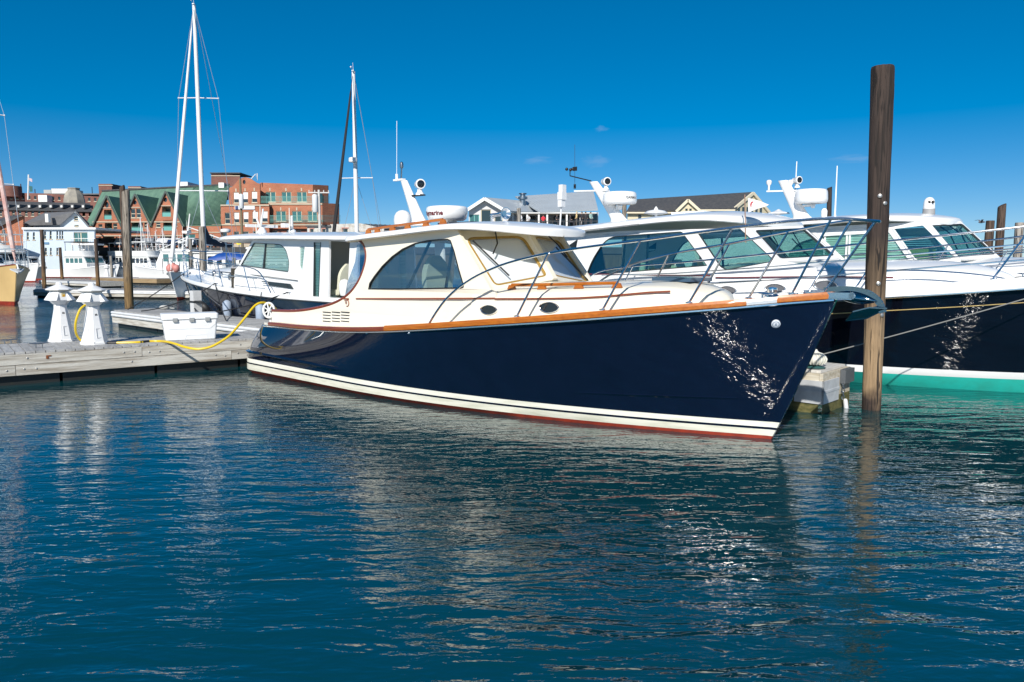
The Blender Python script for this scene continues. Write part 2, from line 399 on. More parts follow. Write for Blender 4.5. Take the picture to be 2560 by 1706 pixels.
# ------------------------------------------------------------------ yacht components (boat axes: x forward, y port, z up)
class Hull:
    def __init__(s, Lw, Ls, sheer, bs, bw, r=0.5, x0s=0.4, bsx=0.45, psh=2.4, pw=1.9, bulge=0.08, flare=0.9, bs0=0.86, x0w=0.0):
        s.__dict__.update(locals()); s.zb = sheer[-1][1]
    def zs(s, x): return sm_interp(s.sheer, x)
    def x0(s, z): return s.x0w + s.x0s * max(0, min(1, z / s.sheer[0][1])) ** 1.5
    def xb(s, z): return s.Lw + (s.Ls - s.Lw) * (max(z, -0.4) / s.zb if z < 0 else (z / s.zb) ** 0.92)
    def BS(s, t):
        if t < s.bsx: return s.bs * (s.bs0 + (1 - s.bs0) * math.sin(t / s.bsx * math.pi / 2))
        return s.bs * max(0, 1 - ((t - s.bsx) / (1 - s.bsx)) ** s.psh)
    def BW(s, t):
        if t < 0.35: return s.bw
        return s.bw * max(0, 1 - ((t - 0.35) / 0.65) ** s.pw)
    def hb(s, t, z, zs):
        k = max(0, min(1, z / zs)); p = 1.0 + s.flare * t * t
        b = s.BW(t) + (s.BS(t) - s.BW(t)) * k ** p + s.bulge * (1 - t) ** 4 * math.sin(math.pi * k)
        if z < 0: b *= max(0.15, 1 + z * 1.1)
        d = t * s.Ls
        if d < s.r: b -= s.r - math.sqrt(max(0, s.r ** 2 - (s.r - d) ** 2))
        return max(b, 0.018)
    def sheer_b(s, x):          # half breadth at the rail at station x
        a = s.x0(s.sheer[0][1]); t = max(0, min(1, (x - a) / (s.Ls - a))); return s.hb(t, 1, 1)
    def side_b(s, x, z):
        a, e = s.x0(z), s.xb(z); t = max(0, min(1, (x - a) / (e - a))); return s.hb(t, z, s.zs(x))
    def build(s, E, bands, mats, name='hull'):
        """bands: list of (z at stern, z at bow, material index of the strip below that line)"""
        ts = sorted(set([0, .002, .006, .012, .02, .03, .042] + [i / 40 for i in range(2, 41)] + [.985, .993]))
        lines = [lambda t, x, q=-0.55: q, lambda t, x, q=-0.2: q]; mis = [bands[0][2]]
        for (a, b, mi) in bands: lines.append(lambda t, x, a=a, b=b: a + (b - a) * t); mis.append(mi)
        zt = lines[-1]
        for k in (.12, .25, .38, .5, .62, .74, .86, .94, 1.0):
            lines.append(lambda t, x, k=k, zt=zt: zt(t, x) + (s.zs(x) - zt(t, x)) * k); mis.append(0)
        mb = MB(); port = []; star = []
        for ln in lines:
            ra, rb = [], []
            for t in ts:
                xg = s.x0(1) + (s.Ls - s.x0(1)) * t
                z = ln(t, xg); x = s.x0(z) + (s.xb(z) - s.x0(z)) * t; z = ln(t, x); b = s.hb(t, z, s.zs(x))
                ra.append((x, -b, z)); rb.append((x, b, z))
            star.append(ra); port.append(rb)
        mb.grid(star, mis=mis); mb.grid(port, mis=mis)
        # transom and stem
        for i in range(len(lines) - 1):
            mb.add([star[i][0], port[i][0], port[i + 1][0], star[i + 1][0]], [(0, 1, 2, 3)], mis[i])
            mb.add([star[i][-1], port[i][-1], port[i + 1][-1], star[i + 1][-1]], [(0, 1, 2, 3)], mis[i])
        o = mb.build(name, mats, E, ang=30)
        return o
    def rail(s, xa, xb, off_o, off_i, h, dz=0.0, n=50, side=1):   # strip on top of the sheer
        mb = MB(); rows = []
        for i in range(n + 1):
            x = xa + (xb - xa) * i / n; b = s.sheer_b(x); z = s.zs(x) + dz
            o, q = b + off_o, max(b - off_i, 0.004)
            rows.append([(x, side * o, z), (x, side * (o + .004), z + h * .55), (x, side * (o - .014), z + h), (x, side * (q + .012), z + h), (x, side * q, z + h * .7), (x, side * q, z)])
        mb.grid(rows, wrap=True, cap=True); return mb
    def line(s, xa, xb, off, dz, r, n=50, side=1, seg=6):
        mb = MB(); mb.tube([(x, side * (s.sheer_b(x) + off), s.zs(x) + dz) for x in [xa + (xb - xa) * i / n for i in range(n + 1)]], r, seg); return mb
    def deck(s, E, xa, mat, inner=None, dz=0.0, name='deck'):
        mb = MB(); rows = []
        for i in range(41):
            x = xa + (s.Ls - 0.03 - xa) * i / 40; b = max(s.sheer_b(x) - 0.01, 0.005); z = s.zs(x) + dz
            rows.append([(x, b * k, z + 0.05 * (1 - k * k) * min(1, b)) for k in (-1, -.75, -.5, -.25, 0, .25, .5, .75, 1)])
        mb.grid(rows)
        if inner:   # narrow side decks beside the cockpit
            for sd in (-1, 1):
                rows = []
                for i in range(25):
                    x = s.x0(1) + 0.02 + (xa - s.x0(1) - 0.02) * i / 24; b = s.sheer_b(x) - 0.01; z = s.zs(x) + dz
                    rows.append([(x, sd * b, z), (x, sd * min(inner, b - .02), z + 0.012)])
                mb.grid(rows)
            x = s.x0(1) + .02
            mb.box2((x, -inner, s.zs(x) - .3), (x + .35, inner, s.zs(x) + .011))
            mb.box2((x + .35, -inner, 0.6), (xa, inner, 0.64))
            mb.box2((x + .33, -inner, 0.6), (x + .35, inner, s.zs(x)))
        return mb.build(name, mat, E)

def trunk(E, x0, x1, w, zside, crown, zdeck, mat, fr=1.2, name='coachroof', n=36, slope=0.03):
    """low rounded house: w(x) half width, zside(x) shoulder height, crown extra height on the centreline"""
    mb = MB(); rows = []
    for i in range(n + 1):
        q = i / n; x = x0 + (x1 - x0) * (q if q < .6 else .6 + .4 * math.sin((q - .6) / .4 * math.pi / 2))
        d = max(0.0, (x - (x1 - fr)) / fr); k = math.sqrt(max(0.0, 1 - d ** 2.6)) if d > 0 else 1.0
        W_ = max(w(x) * k, 0.01); zd = zdeck(x) - 0.03; zt = zside(x); cz = crown * (0.35 + 0.65 * k)
        if d > 0.0: zt = zd + (zt - zd) * (0.22 + 0.78 * max(0.0, 1 - d ** 3) ** 0.5)
        pr = [(1, zd), (1 - slope * .5, lerp(zd, zt, .5)), (1 - slope, zt - .075), (1 - slope - .022, zt - .035), (1 - slope - .06, zt - .008), (.86, zt + .012 + cz * .14), (.65, zt + cz * .5), (.35, zt + cz * .87), (0, zt + cz)]
        rows.append([(x, -W_ * a, z) for a, z in pr] + [(x, W_ * a, z) for a, z in pr[-2::-1]])
    mb.grid(rows)
    c = rows[0]; mb.add(c, [tuple(range(len(c)))])
    return mb.build(name, mat, E, ang=50)

def roof(E, x0, x1, w, zedge, camber, mats, th=0.07, fr=1.0, pw=2.4, aft=0.25, lip=0.0, n=44, droop=0.0):
    mb = MB(); top = []; bot = []
    ks = [-1, -.97, -.9, -.75, -.55, -.3, 0, .3, .55, .75, .9, .97, 1]
    for i in range(n + 1):
        q = i / n; q = 0.5 - 0.5 * math.cos(math.pi * q)
        x = x0 + (x1 - x0) * q; d = (x - (x1 - fr)) / fr; k = max(0.0, 1 - max(0, d) ** pw) ** (1 / pw) if d > 0 else 1.0
        da = (x0 + aft - x) / aft
        if da > 0: k *= max(0.0, 1 - da ** 3) ** (1 / 3) * .12 + .88
        W_ = max(w * k, 0.012); ze = zedge(x)
        cz = camber * (0.25 + 0.75 * k)
        def T_(a):
            q_ = abs(a); sg = 1 if a > 0 else -1
            if q_ < .97: return (x, W_ * a, ze + cz * (1 - q_ ** 2.2))
            if q_ < 1: return (x, sg * W_ * .985, ze - th * .06)
            if q_ < 1.5: return (x, sg * (W_ * .997 + .004), ze - th * .28)
            return (x, sg * (W_ * 1.0 + .005), ze - th * .82)
        top.append([T_(a) for a in [-2] + ks + [2]])
        bot.append([(x, W_ * a * (.985 if abs(a) == 1 else .96), ze - th + cz * .8 * (1 - abs(a) ** 2.2)) for a in ks])
    mb.cur = 0; mb.grid(top); mb.cur = 1; mb.grid(bot); mb.cur = 0
    mb.grid([[r[0] for r in top], [r[0] for r in bot]]); mb.grid([[r[-1] for r in top], [r[-1] for r in bot]])
    mb.grid([top[0][1:-1], bot[0]]); mb.grid([top[-1][1:-1], bot[-1]])
    return mb.build('roof', mats, E, ang=50)

def cabin_panel(E, outline, holes, ymap, th, mat, name='cabin_side'):
    """side wall drawn in (x, z); ymap(x, z) half width; made for both sides"""
    out = []
    for sd in (-1, 1):
        mb = MB(); mb.panel(outline, holes, lambda u, v, d: (u, sd * (ymap(u, v) - d), v), th)
        out.append(mb.build(name, mat, E, ang=30))
    return out
def pane(E, poly, ymap, glass, frame_mat, d=0.025, fr=0.014, name='window', frame=True, sides=(-1, 1), proud=0.0):
    for sd in sides:
        mb = MB(); mb.panel(poly, [], lambda u, v, q: (u, sd * (ymap(u, v) - d - q), v), 0.008)
        g = mb.build(name, glass, E, smooth=False)
        if frame:
            f = MB(); f.panel(poly, [inset2(poly, fr)], lambda u, v, q: (u, sd * (ymap(u, v) + .004 + proud - q), v), d + .012 + proud)
            f.build('window_frame', frame_mat, g, ang=30)
def blinds(E, poly, y, mat, sides=(-1, 1), pitch=0.045):
    zs = [p[1] for p in poly]; z = min(zs) + pitch * .5
    for sd in sides:
        mb = MB(); zz = z
        while zz < max(zs) - .01:
            xs = []
            for i in range(len(poly)):
                a, b = poly[i], poly[(i + 1) % len(poly)]
                if (a[1] - zz) * (b[1] - zz) < 0: xs.append(a[0] + (b[0] - a[0]) * (zz - a[1]) / (b[1] - a[1]))
            if len(xs) >= 2:
                xa, xb = min(xs) - .03, max(xs) + .03
                mb.add([(xa, sd * (y - .006), zz - pitch * .38), (xb, sd * (y - .006), zz - pitch * .38), (xb, sd * (y + .014), zz + pitch * .38), (xa, sd * (y + .014), zz + pitch * .38)], [(0, 1, 2, 3)])
            zz += pitch
        mb.build('window_blind', mat, E, smooth=False)['kind'] = 'stuff'
def quad_panel(E, BL, BR, TR, TL, holes, th, mat, name, rad=None, grow=0.0):
    """panel over four 3D corners, drawn in unit (u, v)"""
    BL, BR, TR, TL = map(Vector, (BL, BR, TR, TL)); nrm = (BR - BL).cross(TL - BL).normalized()
    def f(u, v, d): return (BL * (1 - u) + BR * u) * (1 - v) + (TL * (1 - u) + TR * u) * v - nrm * d
    mb = MB(); o = [(-grow, -grow), (1 + grow, -grow), (1 + grow, 1 + grow), (-grow, 1 + grow)]
    n = 6; o = [(lerp(o[i][0], o[(i + 1) % 4][0], k / n), lerp(o[i][1], o[(i + 1) % 4][1], k / n)) for i in range(4) for k in range(n)]
    mb.panel(o, holes, f, th)
    return mb.build(name, mat, E, ang=30), f
def windshield(E, BL, BR, TR, TL, hole, frame_mat, glass, trim=None, cover=None, th=0.05, name='windshield', cover_d=0.0):
    o, f = quad_panel(E, BL, BR, TR, TL, [hole], th, frame_mat, name)
    mb = MB(); mb.panel(hole, [], lambda u, v, d: f(u, v, d + .016), .008); g = mb.build('windshield_glass', glass, o, smooth=False)
    if trim is not None:
        t = MB(); t.panel(hole, [inset2(hole, .022)], lambda u, v, d: f(u, v, d - .006), .03); t.build('glass_trim', trim, o, ang=30)
    if cover is not None:
        c = MB(); c.panel(inset2(hole, -.02), [], lambda u, v, d: f(u, v, d + th + cover_d), .012); c.build('sun_cover', cover, o)
    return o, f
def wiper(E, p0, p1, p2, b0, b1):     # arm root, elbow, blade joint, blade ends
    mb = MB(); mb.box(p0, (.07, .05, .06)); mb.tube([p0, p1, p2], .011, 6); mb.tube([b0, b1], .012, 6)
    return mb.build('wiper', BLACK, E)
def porthole(E, c, rx, rz, nrm, up=(0, 0, 1), lens=False, gm=None):
    nrm = Vector(nrm).normalized(); z = Vector(up); z = (z - nrm * z.dot(nrm)).normalized(); x = z.cross(nrm); c = Vector(c)
    N = 28
    def pt(a, k, d):
        ca, sa = math.cos(a), math.sin(a)
        if lens: sa = sa * (abs(sa) ** 0.25)
        return c + x * (rx * k * ca) + z * (rz * k * sa) + nrm * d
    mb = MB(); rows = []
    for i in range(N):
        a = 2 * math.pi * i / N; rows.append([pt(a, 1.10, -.01), pt(a, 1.10, .014), pt(a, 1.04, .024), pt(a, .95, .018), pt(a, .93, -.004)])
    mb.grid(rows + [rows[0]])
    o = mb.build('porthole', STEEL, E)
    g = MB(); g.add([pt(2 * math.pi * i / N, .96, .004) for i in range(N)], [tuple(range(N))]); g.build('porthole_glass', gm or PORTG, o, smooth=False)
    return o
def rail_set(E, top, stanchions, r=0.017, mirror=True, name='bow_rail', mids=()):
    for sd in ((1, -1) if mirror else (1,)):
        f = lambda p: (p[0], p[1] * sd, p[2])
        mb = MB(); mb.tube([f(p) for p in top], r, 8); o = mb.build(name, STEEL, E)
        for m in mids: q = MB(); q.tube([f(p) for p in m], r * .75, 6); q.build('mid_rail', STEEL, o)
        for a, b in stanchions:
            q = MB(); q.tube([f(a), f(b)], r * .85, 8); q.lathe([(.045, 0), (.045, .012), (.02, .02)], 10, Matrix.Translation(Vector(f(a)))); q.build('stanchion', STEEL, o)
def radar_dome(E, c, r, h, mat, label=None, tmat=None, ang0=0.0, tsize=0.1, name='radar_dome', flat=False, bold=0.004):
    pr = [(r * .5, 0), (r * .80, h * .02), (r * .92, h * .14), (r * .985, h * .45), (r, h * .72), (r * .985, h * .86), (r * .93, h * .94), (r * .75, h * .985), (.01, h)] if not flat else \
         [(r * .6, 0), (r * .9, h * .03), (r * .97, h * .12), (r, h * .3), (r * .98, h * .75), (r * .94, h * .9), (r * .86, h * .97), (r * .6, h), (.01, h)]
    mb = MB(); mb.lathe(pr, 32, Matrix.Translation(Vector(c))); o = mb.build(name, mat, E, ang=45)
    if label:
        def f(x, y):
            a = ang0 + x / r; zz = h * .47 + y
            rr = interp([(0, r * .9), (h * .14, r * .92), (h * .45, r * .985), (h * .72, r), (h, r * .97)], zz) if not flat else r
            return (c[0] + (rr + .004) * math.cos(a), c[1] + (rr + .004) * math.sin(a), c[2] + zz)
        text_mb(label, tsize, f, bold=bold).build('lettering', tmat, o, smooth=False)
    return o
def searchlight(E, base, aim, r=0.1, mat=None, glass_c=None):
    mat = mat or WHITE; base = Vector(base); d = Vector(aim).normalized()
    mb = MB(); mb.lathe([(.075, 0), (.07, .03), (.045, .06), (.04, .12)], 14, Matrix.Translation(base))
    q = d.to_track_quat('Z', 'Y').to_matrix().to_4x4(); T = Matrix.Translation(base + Vector((0, 0, .12 + r * .8))) @ q
    mb.lathe([(r * .55, -r * 1.5), (r * .75, -r * 1.4), (r * .8, -.2 * r), (r, .1 * r), (r, r * .8), (r * .9, r * .85)], 18, T)
    o = mb.build('searchlight', mat, E)
    g = MB(); g.lathe([(r * .8, r * .84), (r * .72, r * .875), (.005, r * .88)], 18, T); g.build('lens', PORTG, o); return o
def antenna(E, a, b, r=0.012, mat=None, name='whip_antenna'):
    mb = MB(); mb.tube([a, Vector(a).lerp(Vector(b), .08), b], [r * 1.8, r, r * .6], 6); return mb.build(name, mat or WHITE, E)
def cleat(mb, c, L=.22, rz=0.0, h=.06):
    q = Matrix.Translation(Vector(c)) @ Matrix.Rotation(rz, 4, 'Z')
    P = [q @ Vector(p) for p in [(-L / 2, 0, h), (-L / 4, 0, h * .9), (0, 0, h * .85), (L / 4, 0, h * .9), (L / 2, 0, h)]]
    mb.tube(P, [.008, .014, .016, .014, .008], 8)
    for x in (-L / 6, L / 6): mb.tube([q @ Vector((x, 0, 0)), q @ Vector((x, 0, h * .85))], .012, 6)
def sag(a, b, k, n=12):
    a, b = Vector(a), Vector(b); return [a.lerp(b, i / n) - Vector((0, 0, k * 4 * (i / n) * (1 - i / n))) for i in range(n + 1)]
# ------------------------------------------------------------------ water
def water_material():
    m = bpy.data.materials.new('harbour_water'); m.use_nodes = True
    n, l = m.node_tree.nodes, m.node_tree.links; p = n['Principled BSDF']
    p.inputs['Base Color'].default_value = (0.0010, 0.038, 0.047, 1)
    p.inputs['Roughness'].default_value = 0.02
    p.inputs['IOR'].default_value = 2.3
    tc = n.new('ShaderNodeTexCoord')
    def layer(rot, sc, scale, detail, amp, dist=0.0, rough=0.5):
        mp = n.new('ShaderNodeMapping'); mp.inputs['Rotation'].default_value = (0, 0, R(rot)); mp.inputs['Scale'].default_value = (sc[0], sc[1], 1)
        l.new(tc.outputs['Object'], mp.inputs['Vector'])
        t = n.new('ShaderNodeTexNoise'); t.inputs['Scale'].default_value = scale; t.inputs['Detail'].default_value = detail; t.inputs['Distortion'].default_value = dist; t.inputs['Roughness'].default_value = rough
        l.new(mp.outputs[0], t.inputs['Vector'])
        a = n.new('ShaderNodeMath'); a.operation = 'MULTIPLY'; a.inputs[1].default_value = amp; l.new(t.outputs['Fac'], a.inputs[0]); return a.outputs[0]
    hs = [layer(-10, (0.35, 1.0), 0.9, 2, 0.020, 0.3), layer(-13, (0.30, 1.0), 3.2, 3, 0.014, 0.5), layer(16, (0.38, 1.0), 7.0, 3, 0.0135, 0.6), layer(-32, (0.6, 1.0), 19.0, 2, 0.0026, 0.4)]
    # gusts: patches of stronger and weaker ripple
    gu = n.new('ShaderNodeTexNoise'); gu.inputs['Scale'].default_value = 0.22; gu.inputs['Detail'].default_value = 2
    l.new(tc.outputs['Object'], gu.inputs['Vector'])
    gr = n.new('ShaderNodeMapRange'); gr.inputs['From Min'].default_value = 0.35; gr.inputs['From Max'].default_value = 0.65; gr.inputs['To Min'].default_value = 0.6; gr.inputs['To Max'].default_value = 1.3
    l.new(gu.outputs['Fac'], gr.inputs['Value'])
    # ripples grow away from the shelter of the dock
    d0 = n.new('ShaderNodeVectorMath'); d0.operation = 'DOT_PRODUCT'; d0.inputs[1].default_value = (-0.602, 0.799, 0.0); l.new(tc.outputs['Object'], d0.inputs[0])
    d1 = n.new('ShaderNodeMapRange'); d1.inputs['From Min'].default_value = 12.0; d1.inputs['From Max'].default_value = 4.5; d1.inputs['To Min'].default_value = 0.6; d1.inputs['To Max'].default_value = 2.6; l.new(d0.outputs['Value'], d1.inputs['Value'])
    d2 = n.new('ShaderNodeMath'); d2.operation = 'MULTIPLY'; l.new(hs[1], d2.inputs[0]); l.new(d1.outputs[0], d2.inputs[1]); hs[1] = d2.outputs[0]
    s = hs[0]
    for h in hs[1:]:
        a = n.new('ShaderNodeMath'); a.operation = 'ADD'; l.new(s, a.inputs[0]); l.new(h, a.inputs[1]); s = a.outputs[0]
    g2 = n.new('ShaderNodeMath'); g2.operation = 'MULTIPLY'; l.new(s, g2.inputs[0]); l.new(gr.outputs[0], g2.inputs[1])
    # open water beyond the main dock is choppier than the sheltered slip in front of it
    dv = n.new('ShaderNodeVectorMath'); dv.operation = 'DOT_PRODUCT'; dv.inputs[1].default_value = (-0.602, 0.799, 0.0); l.new(tc.outputs['Object'], dv.inputs[0])
    ch = n.new('ShaderNodeMapRange'); ch.interpolation_type = 'SMOOTHSTEP'; ch.inputs['From Min'].default_value = 17.5; ch.inputs['From Max'].default_value = 22.0; ch.inputs['To Min'].default_value = 1.0; ch.inputs['To Max'].default_value = 3.6
    l.new(dv.outputs['Value'], ch.inputs['Value'])
    g3 = n.new('ShaderNodeMath'); g3.operation = 'MULTIPLY'; l.new(g2.outputs[0], g3.inputs[0]); l.new(ch.outputs[0], g3.inputs[1])
    bp = n.new('ShaderNodeBump'); bp.inputs['Strength'].default_value = 1.0; bp.inputs['Distance'].default_value = 1.0
    l.new(g3.outputs[0], bp.inputs['Height']); l.new(bp.outputs[0], p.inputs['Normal'])
    return m
mb = MB(); mb.add([(-3000, -60, 0), (3000, -60, 0), (3000, 5000, 0), (-3000, 5000, 0)], [(0, 1, 2, 3)])
struct(mb.build('harbour_water', water_material(), smooth=False))

# ------------------------------------------------------------------ docks
DECKW = M('dock_deck_wood', (0.42, 0.42, 0.415), 0.8, c2=(0.26, 0.26, 0.26), scale=2.5, stretch=(8, 1.2, 8), rnd=0.14, bump=0.3, bscale=18)
FASCIA = M('weathered_timber', (0.52, 0.50, 0.45), 0.82, c2=(0.22, 0.18, 0.135), scale=1.6, stretch=(0.7, 6, 11), rnd=0.12, bump=0.5, bscale=14, contrast=(0.42, 0.72), detail=9)
FASC_N = M('newer_timber', (0.34, 0.25, 0.14), 0.8, c2=(0.19, 0.12, 0.06), scale=2, stretch=(.6, 5, 9), rnd=0.1)
WETW = M('wet_timber', (0.02, 0.022, 0.014), 0.35, c2=(0.06, 0.065, 0.012), scale=9, contrast=(0.5, 0.8))
ALGAE = M('algae_timber', (0.16, 0.14, 0.05), 0.7, c2=(0.05, 0.055, 0.012), scale=6, stretch=(2, 2, 5))
GALV = M('galvanised', (0.66, 0.68, 0.70), 0.5, metal=0.35, var=0.25, scale=7)
BOLT = M('bolt_steel', (0.5, 0.48, 0.45), 0.4, metal=0.8)
RUST = M('rust', (0.20, 0.06, 0.015), 0.8)
POLY = M('white_bumper', (0.72, 0.73, 0.74), 0.45, var=0.12, scale=5, rnd=0.04)
def floating_dock(label, ox, oy, deg, L, Wd, zt, zb, name='floating_dock', plank=0.15, fascia_rows=2, front=FASCIA, back=None, deckmat=None, seg=3.6, bolts=True, planks=True, bumper=False):
    D = thing(name, label, 'dock', (ox, oy, 0), R(deg)); deckmat = deckmat or DECKW
    b = MB(); b.box2((.02, .05, zb - .02), (L - .02, Wd - .05, zt - .05)); fl = b.build('frame', WETW, D, smooth=False)
    f = MB()
    k = 0.15
    while k < L - 1.0: f.box2((k, .06, -.35), (k + 1.50, Wd - .06, zb - .02)); k += 1.55
    f.build('flotation', M('float_black', (0.012, 0.013, 0.012), 0.5, c2=(.05, .06, .01), scale=14, contrast=(.6, .8)), D, smooth=False)['kind'] = 'stuff'
    if planks:
        p = MB(); p.box((0, 0, 0), (plank - .012, Wd - .02, .038)); n = int(L / plank); first = None
        for i in range(n):
            lc = ((i + .5) * L / n, Wd / 2, zt - .019 + rng.uniform(-.003, .003))
            if first is None: first = p.build('plank', deckmat, D, smooth=False); first.location = lc
            else: share(first, D, lc, rng.uniform(-.002, .002), 'plank')
    else:
        p = MB(); p.box2((0, .01, zt - .04), (L, Wd - .01, zt)); p.build('deck_boards', deckmat, D, smooth=False)
    h = (zt - .035 - zb) / fascia_rows
    for (yy, s) in ((0, -1), (Wd, 1)):
        for r in range(fascia_rows):
            x = 0.0 if r % 2 == 0 else -seg * .45
            while x < L:
                a, e = max(0, x) + .004, min(L, x + seg) - .004
                if e - a > .1:
                    q = MB(); z0 = zb + h * r + .004; z1 = zb + h * (r + 1) - .004; d = .055 + rng.uniform(0, .006)
                    q.box2((a, yy - (d if s < 0 else 0), z0), (e, yy + (d if s > 0 else 0), z1))
                    q.build('fascia_board', front, D, smooth=False)
                    if bolts and s < 0:
                        for bx in (a + .12, a + .3, (a + e) / 2, e - .3, e - .12):
                            t = MB(); t.lathe([(.016, 0), (.016, .006), (.009, .010)], 8, Matrix.Translation((bx, yy - d, (z0 + z1) / 2 + rng.uniform(-.03, .03))) @ Matrix.Rotation(math.pi / 2, 4, 'X')); t.build('bolt', BOLT, D)
                x += seg
    for xx, s in ((0, -1), (L, 1)):
        q = MB(); q.box2((xx + (-.05 if s < 0 else 0), -.05, zb), (xx + (.05 if s > 0 else 0), Wd + .05, zt - .04)); q.build('end_board', front, D, smooth=False)
    if bumper:
        q = MB()
        for s, yy in ((-1, -.06), (1, Wd + .06)):
            for dz in (.07, .16): q.tube([(0.05, yy + s * .02, zt - dz), (L - .05, yy + s * .02, zt - dz)], .042, 8)
        q.build('rub_rail', POLY, D)
    return D
DK = Frame(-8.63, 12.72, 37.0)
DKO = DK.w((-7, 0, 0))
main_dock = floating_dock('long weathered timber dock with grey deck running behind the yachts sterns', DKO.x, DKO.y, 37.0, 32, 1.65, .57, .17, 'main_dock')
# rust stain under a bolt plate
q = MB(); s0 = Frame(DKO.x, DKO.y, 37.0); a = s0.S(118, 893, -.064)
q.box((a.x, -.066, a.z), (.035, .006, .06)); q.box((a.x + .035, -.066, a.z + .022), (.05, .006, .018)); q.build('rust_mark', RUST, main_dock, smooth=False)

B1 = Frame(-4.08, 15.57, -43.0)
FL = B1.w((-12.9, 0.69, 0))
fing = floating_dock('low grey finger dock with white rub rails behind the white cooler', FL.x, FL.y, -43.0, 10.9, 1.3, .53, .12, 'finger_dock', seg=5, fascia_rows=1, bumper=True, bolts=False, front=FASCIA)
FR = B1.w((0.9, 1.95, 0))
fing2 = floating_dock('finger dock ending beside the tall piling with corner bracket and coiled black rope', FR.x, FR.y, -43.0, 8.72, 0.95, .60, .16, 'finger_dock', seg=3, fascia_rows=2, bolts=False, front=M('pale_timber', (0.60, 0.56, 0.47), .8, c2=(.36, .30, .20), scale=3, stretch=(1, 5, 9), rnd=.08), deckmat=M('pale_deck', (.58, .56, .52), .85, var=.3, scale=4, stretch=(6, 1, 6), rnd=.1))
fdx = 8.72
q = MB(); q.box2((fdx - .33, -.085, .14), (fdx + .075, .0 - .057, .46)); q.box2((fdx + .052, -.085, .14), (fdx + .075, .50, .46)); q.box2((fdx - .34, -.092, .29), (fdx + .082, -.05, .325)); q.box2((fdx + .05, -.092, .29), (fdx + .082, .51, .325)); q.build('corner_bracket', GALV, fing2, smooth=False)
q = MB(); q.box2((fdx + .055, .58, .36), (fdx + .13, .94, .56)); q.build('dock_bumper', M('bumper_grey', (.10, .11, .12), .6, var=.2), fing2, smooth=False)
q = MB(); q.box2((fdx + .052, -.05, -.02), (fdx + .058, .98, .2)); q.box2((fdx - .8, -.062, -.02), (fdx, -.056, .2)); q.build('weed_fringe', ALGAE, fing2, smooth=False)
for yy in (.33, .47):
    pass
# deck light (white ribbed dome) on the finger end
def ribbed_lamp(p):
    T = thing('dock_lamp', 'white ribbed dome lamp on the end of the finger dock beside the piling', 'lamp', p)
    b = MB(); b.lathe([(.13, 0), (.15, .015), (.10, .03), (.07, .05)], 16); b.build('base', M('lamp_base', (.03, .10, .10), .4), T)
    b = MB(); b.lathe([(.06, .05), (.115, .065), (.145, .10), (.15, .135), (.13, .175), (.09, .205), (.04, .22), (.005, .222)], 20); b.build('dome', M('lamp_dome', (.55, .54, .47), .45), T)
    for i in range(18):
        a = 2 * math.pi * i / 18; b = MB()
        b.tube([(r * math.cos(a), r * math.sin(a), z) for r, z in ((.115, .062), (.15, .10), (.156, .135), (.136, .178), (.094, .21), (.045, .226))], .0075, 5); b.build('rib', M('lamp_rib', (.72, .70, .62), .4), T)
    b = MB(); b.lathe([(.05, .215), (.05, .235), (.03, .25), (.028, .265), (.005, .275)], 14); b.build('cap', M('lamp_rib', (.7, .7, .6)), T); 
F2 = Frame(FR.x, FR.y, -43)
lp = F2.w((fdx - .16, .18, .60)); ribbed_lamp(lp)
# coil of black rope, chain with white tag, thin pole
c0 = F2.w((fdx - .75, .55, .6)); b = MB()
for k in range(7):
    rr = .20 + rng.uniform(-.05, .07); ox, oy = rng.uniform(-.12, .12), rng.uniform(-.1, .1); ph = rng.uniform(0, 6)
    pts = [Vector((c0.x + ox + rr * 1.5 * math.cos(ph + a * .3), c0.y + oy + rr * math.sin(ph + a * .3), c0.z + .02 + .022 * k * .7 + .015 * math.sin(a * .9 + k))) for a in range(21)]
    b.tube(pts, .016, 6)
tag(b.build('rope_coil', ROPE_K, origin=c0), 'heap of coiled black rope on the finger dock behind the ribbed lamp', 'rope')
ch = thing('chain', 'hanging galvanised chain with a white plastic sleeve on the finger dock end', 'chain', F2.w((fdx + .10, .60, 0)), R(-43))
for i in range(7):
    z = .47 - i * .052; b = MB()
    pts = [(.0 + (0 if i % 2 else .016 * math.cos(a)), (.016 * math.cos(a) if i % 2 else 0), z + .034 * math.sin(a)) for a in [2 * math.pi * k / 10 for k in range(10)]]
    b.tube(pts, .0065, 5, closed=True); b.build('link', STEEL_D, ch)
b = MB(); b.lathe([(.028, -.08), (.034, -.02), (.03, .12), (.022, .14)], 10, Matrix.Translation((.03, .06, .0)) @ Matrix.Rotation(.35, 4, 'X')); b.build('sleeve', POLY, ch)
pl = F2.w((fdx - .55, .62, .6)); b = MB(); b.tube([pl, pl + Vector((0, 0, .86))], .012, 6); b.lathe([(.04, 0), (.04, .02), (.015, .03)], 8, Matrix.Translation(pl))
tag(b.build('thin_pole', M('pole_grey', (.5, .52, .55), .5), origin=pl), 'thin grey upright pole standing on the finger dock by the rope', 'pole')

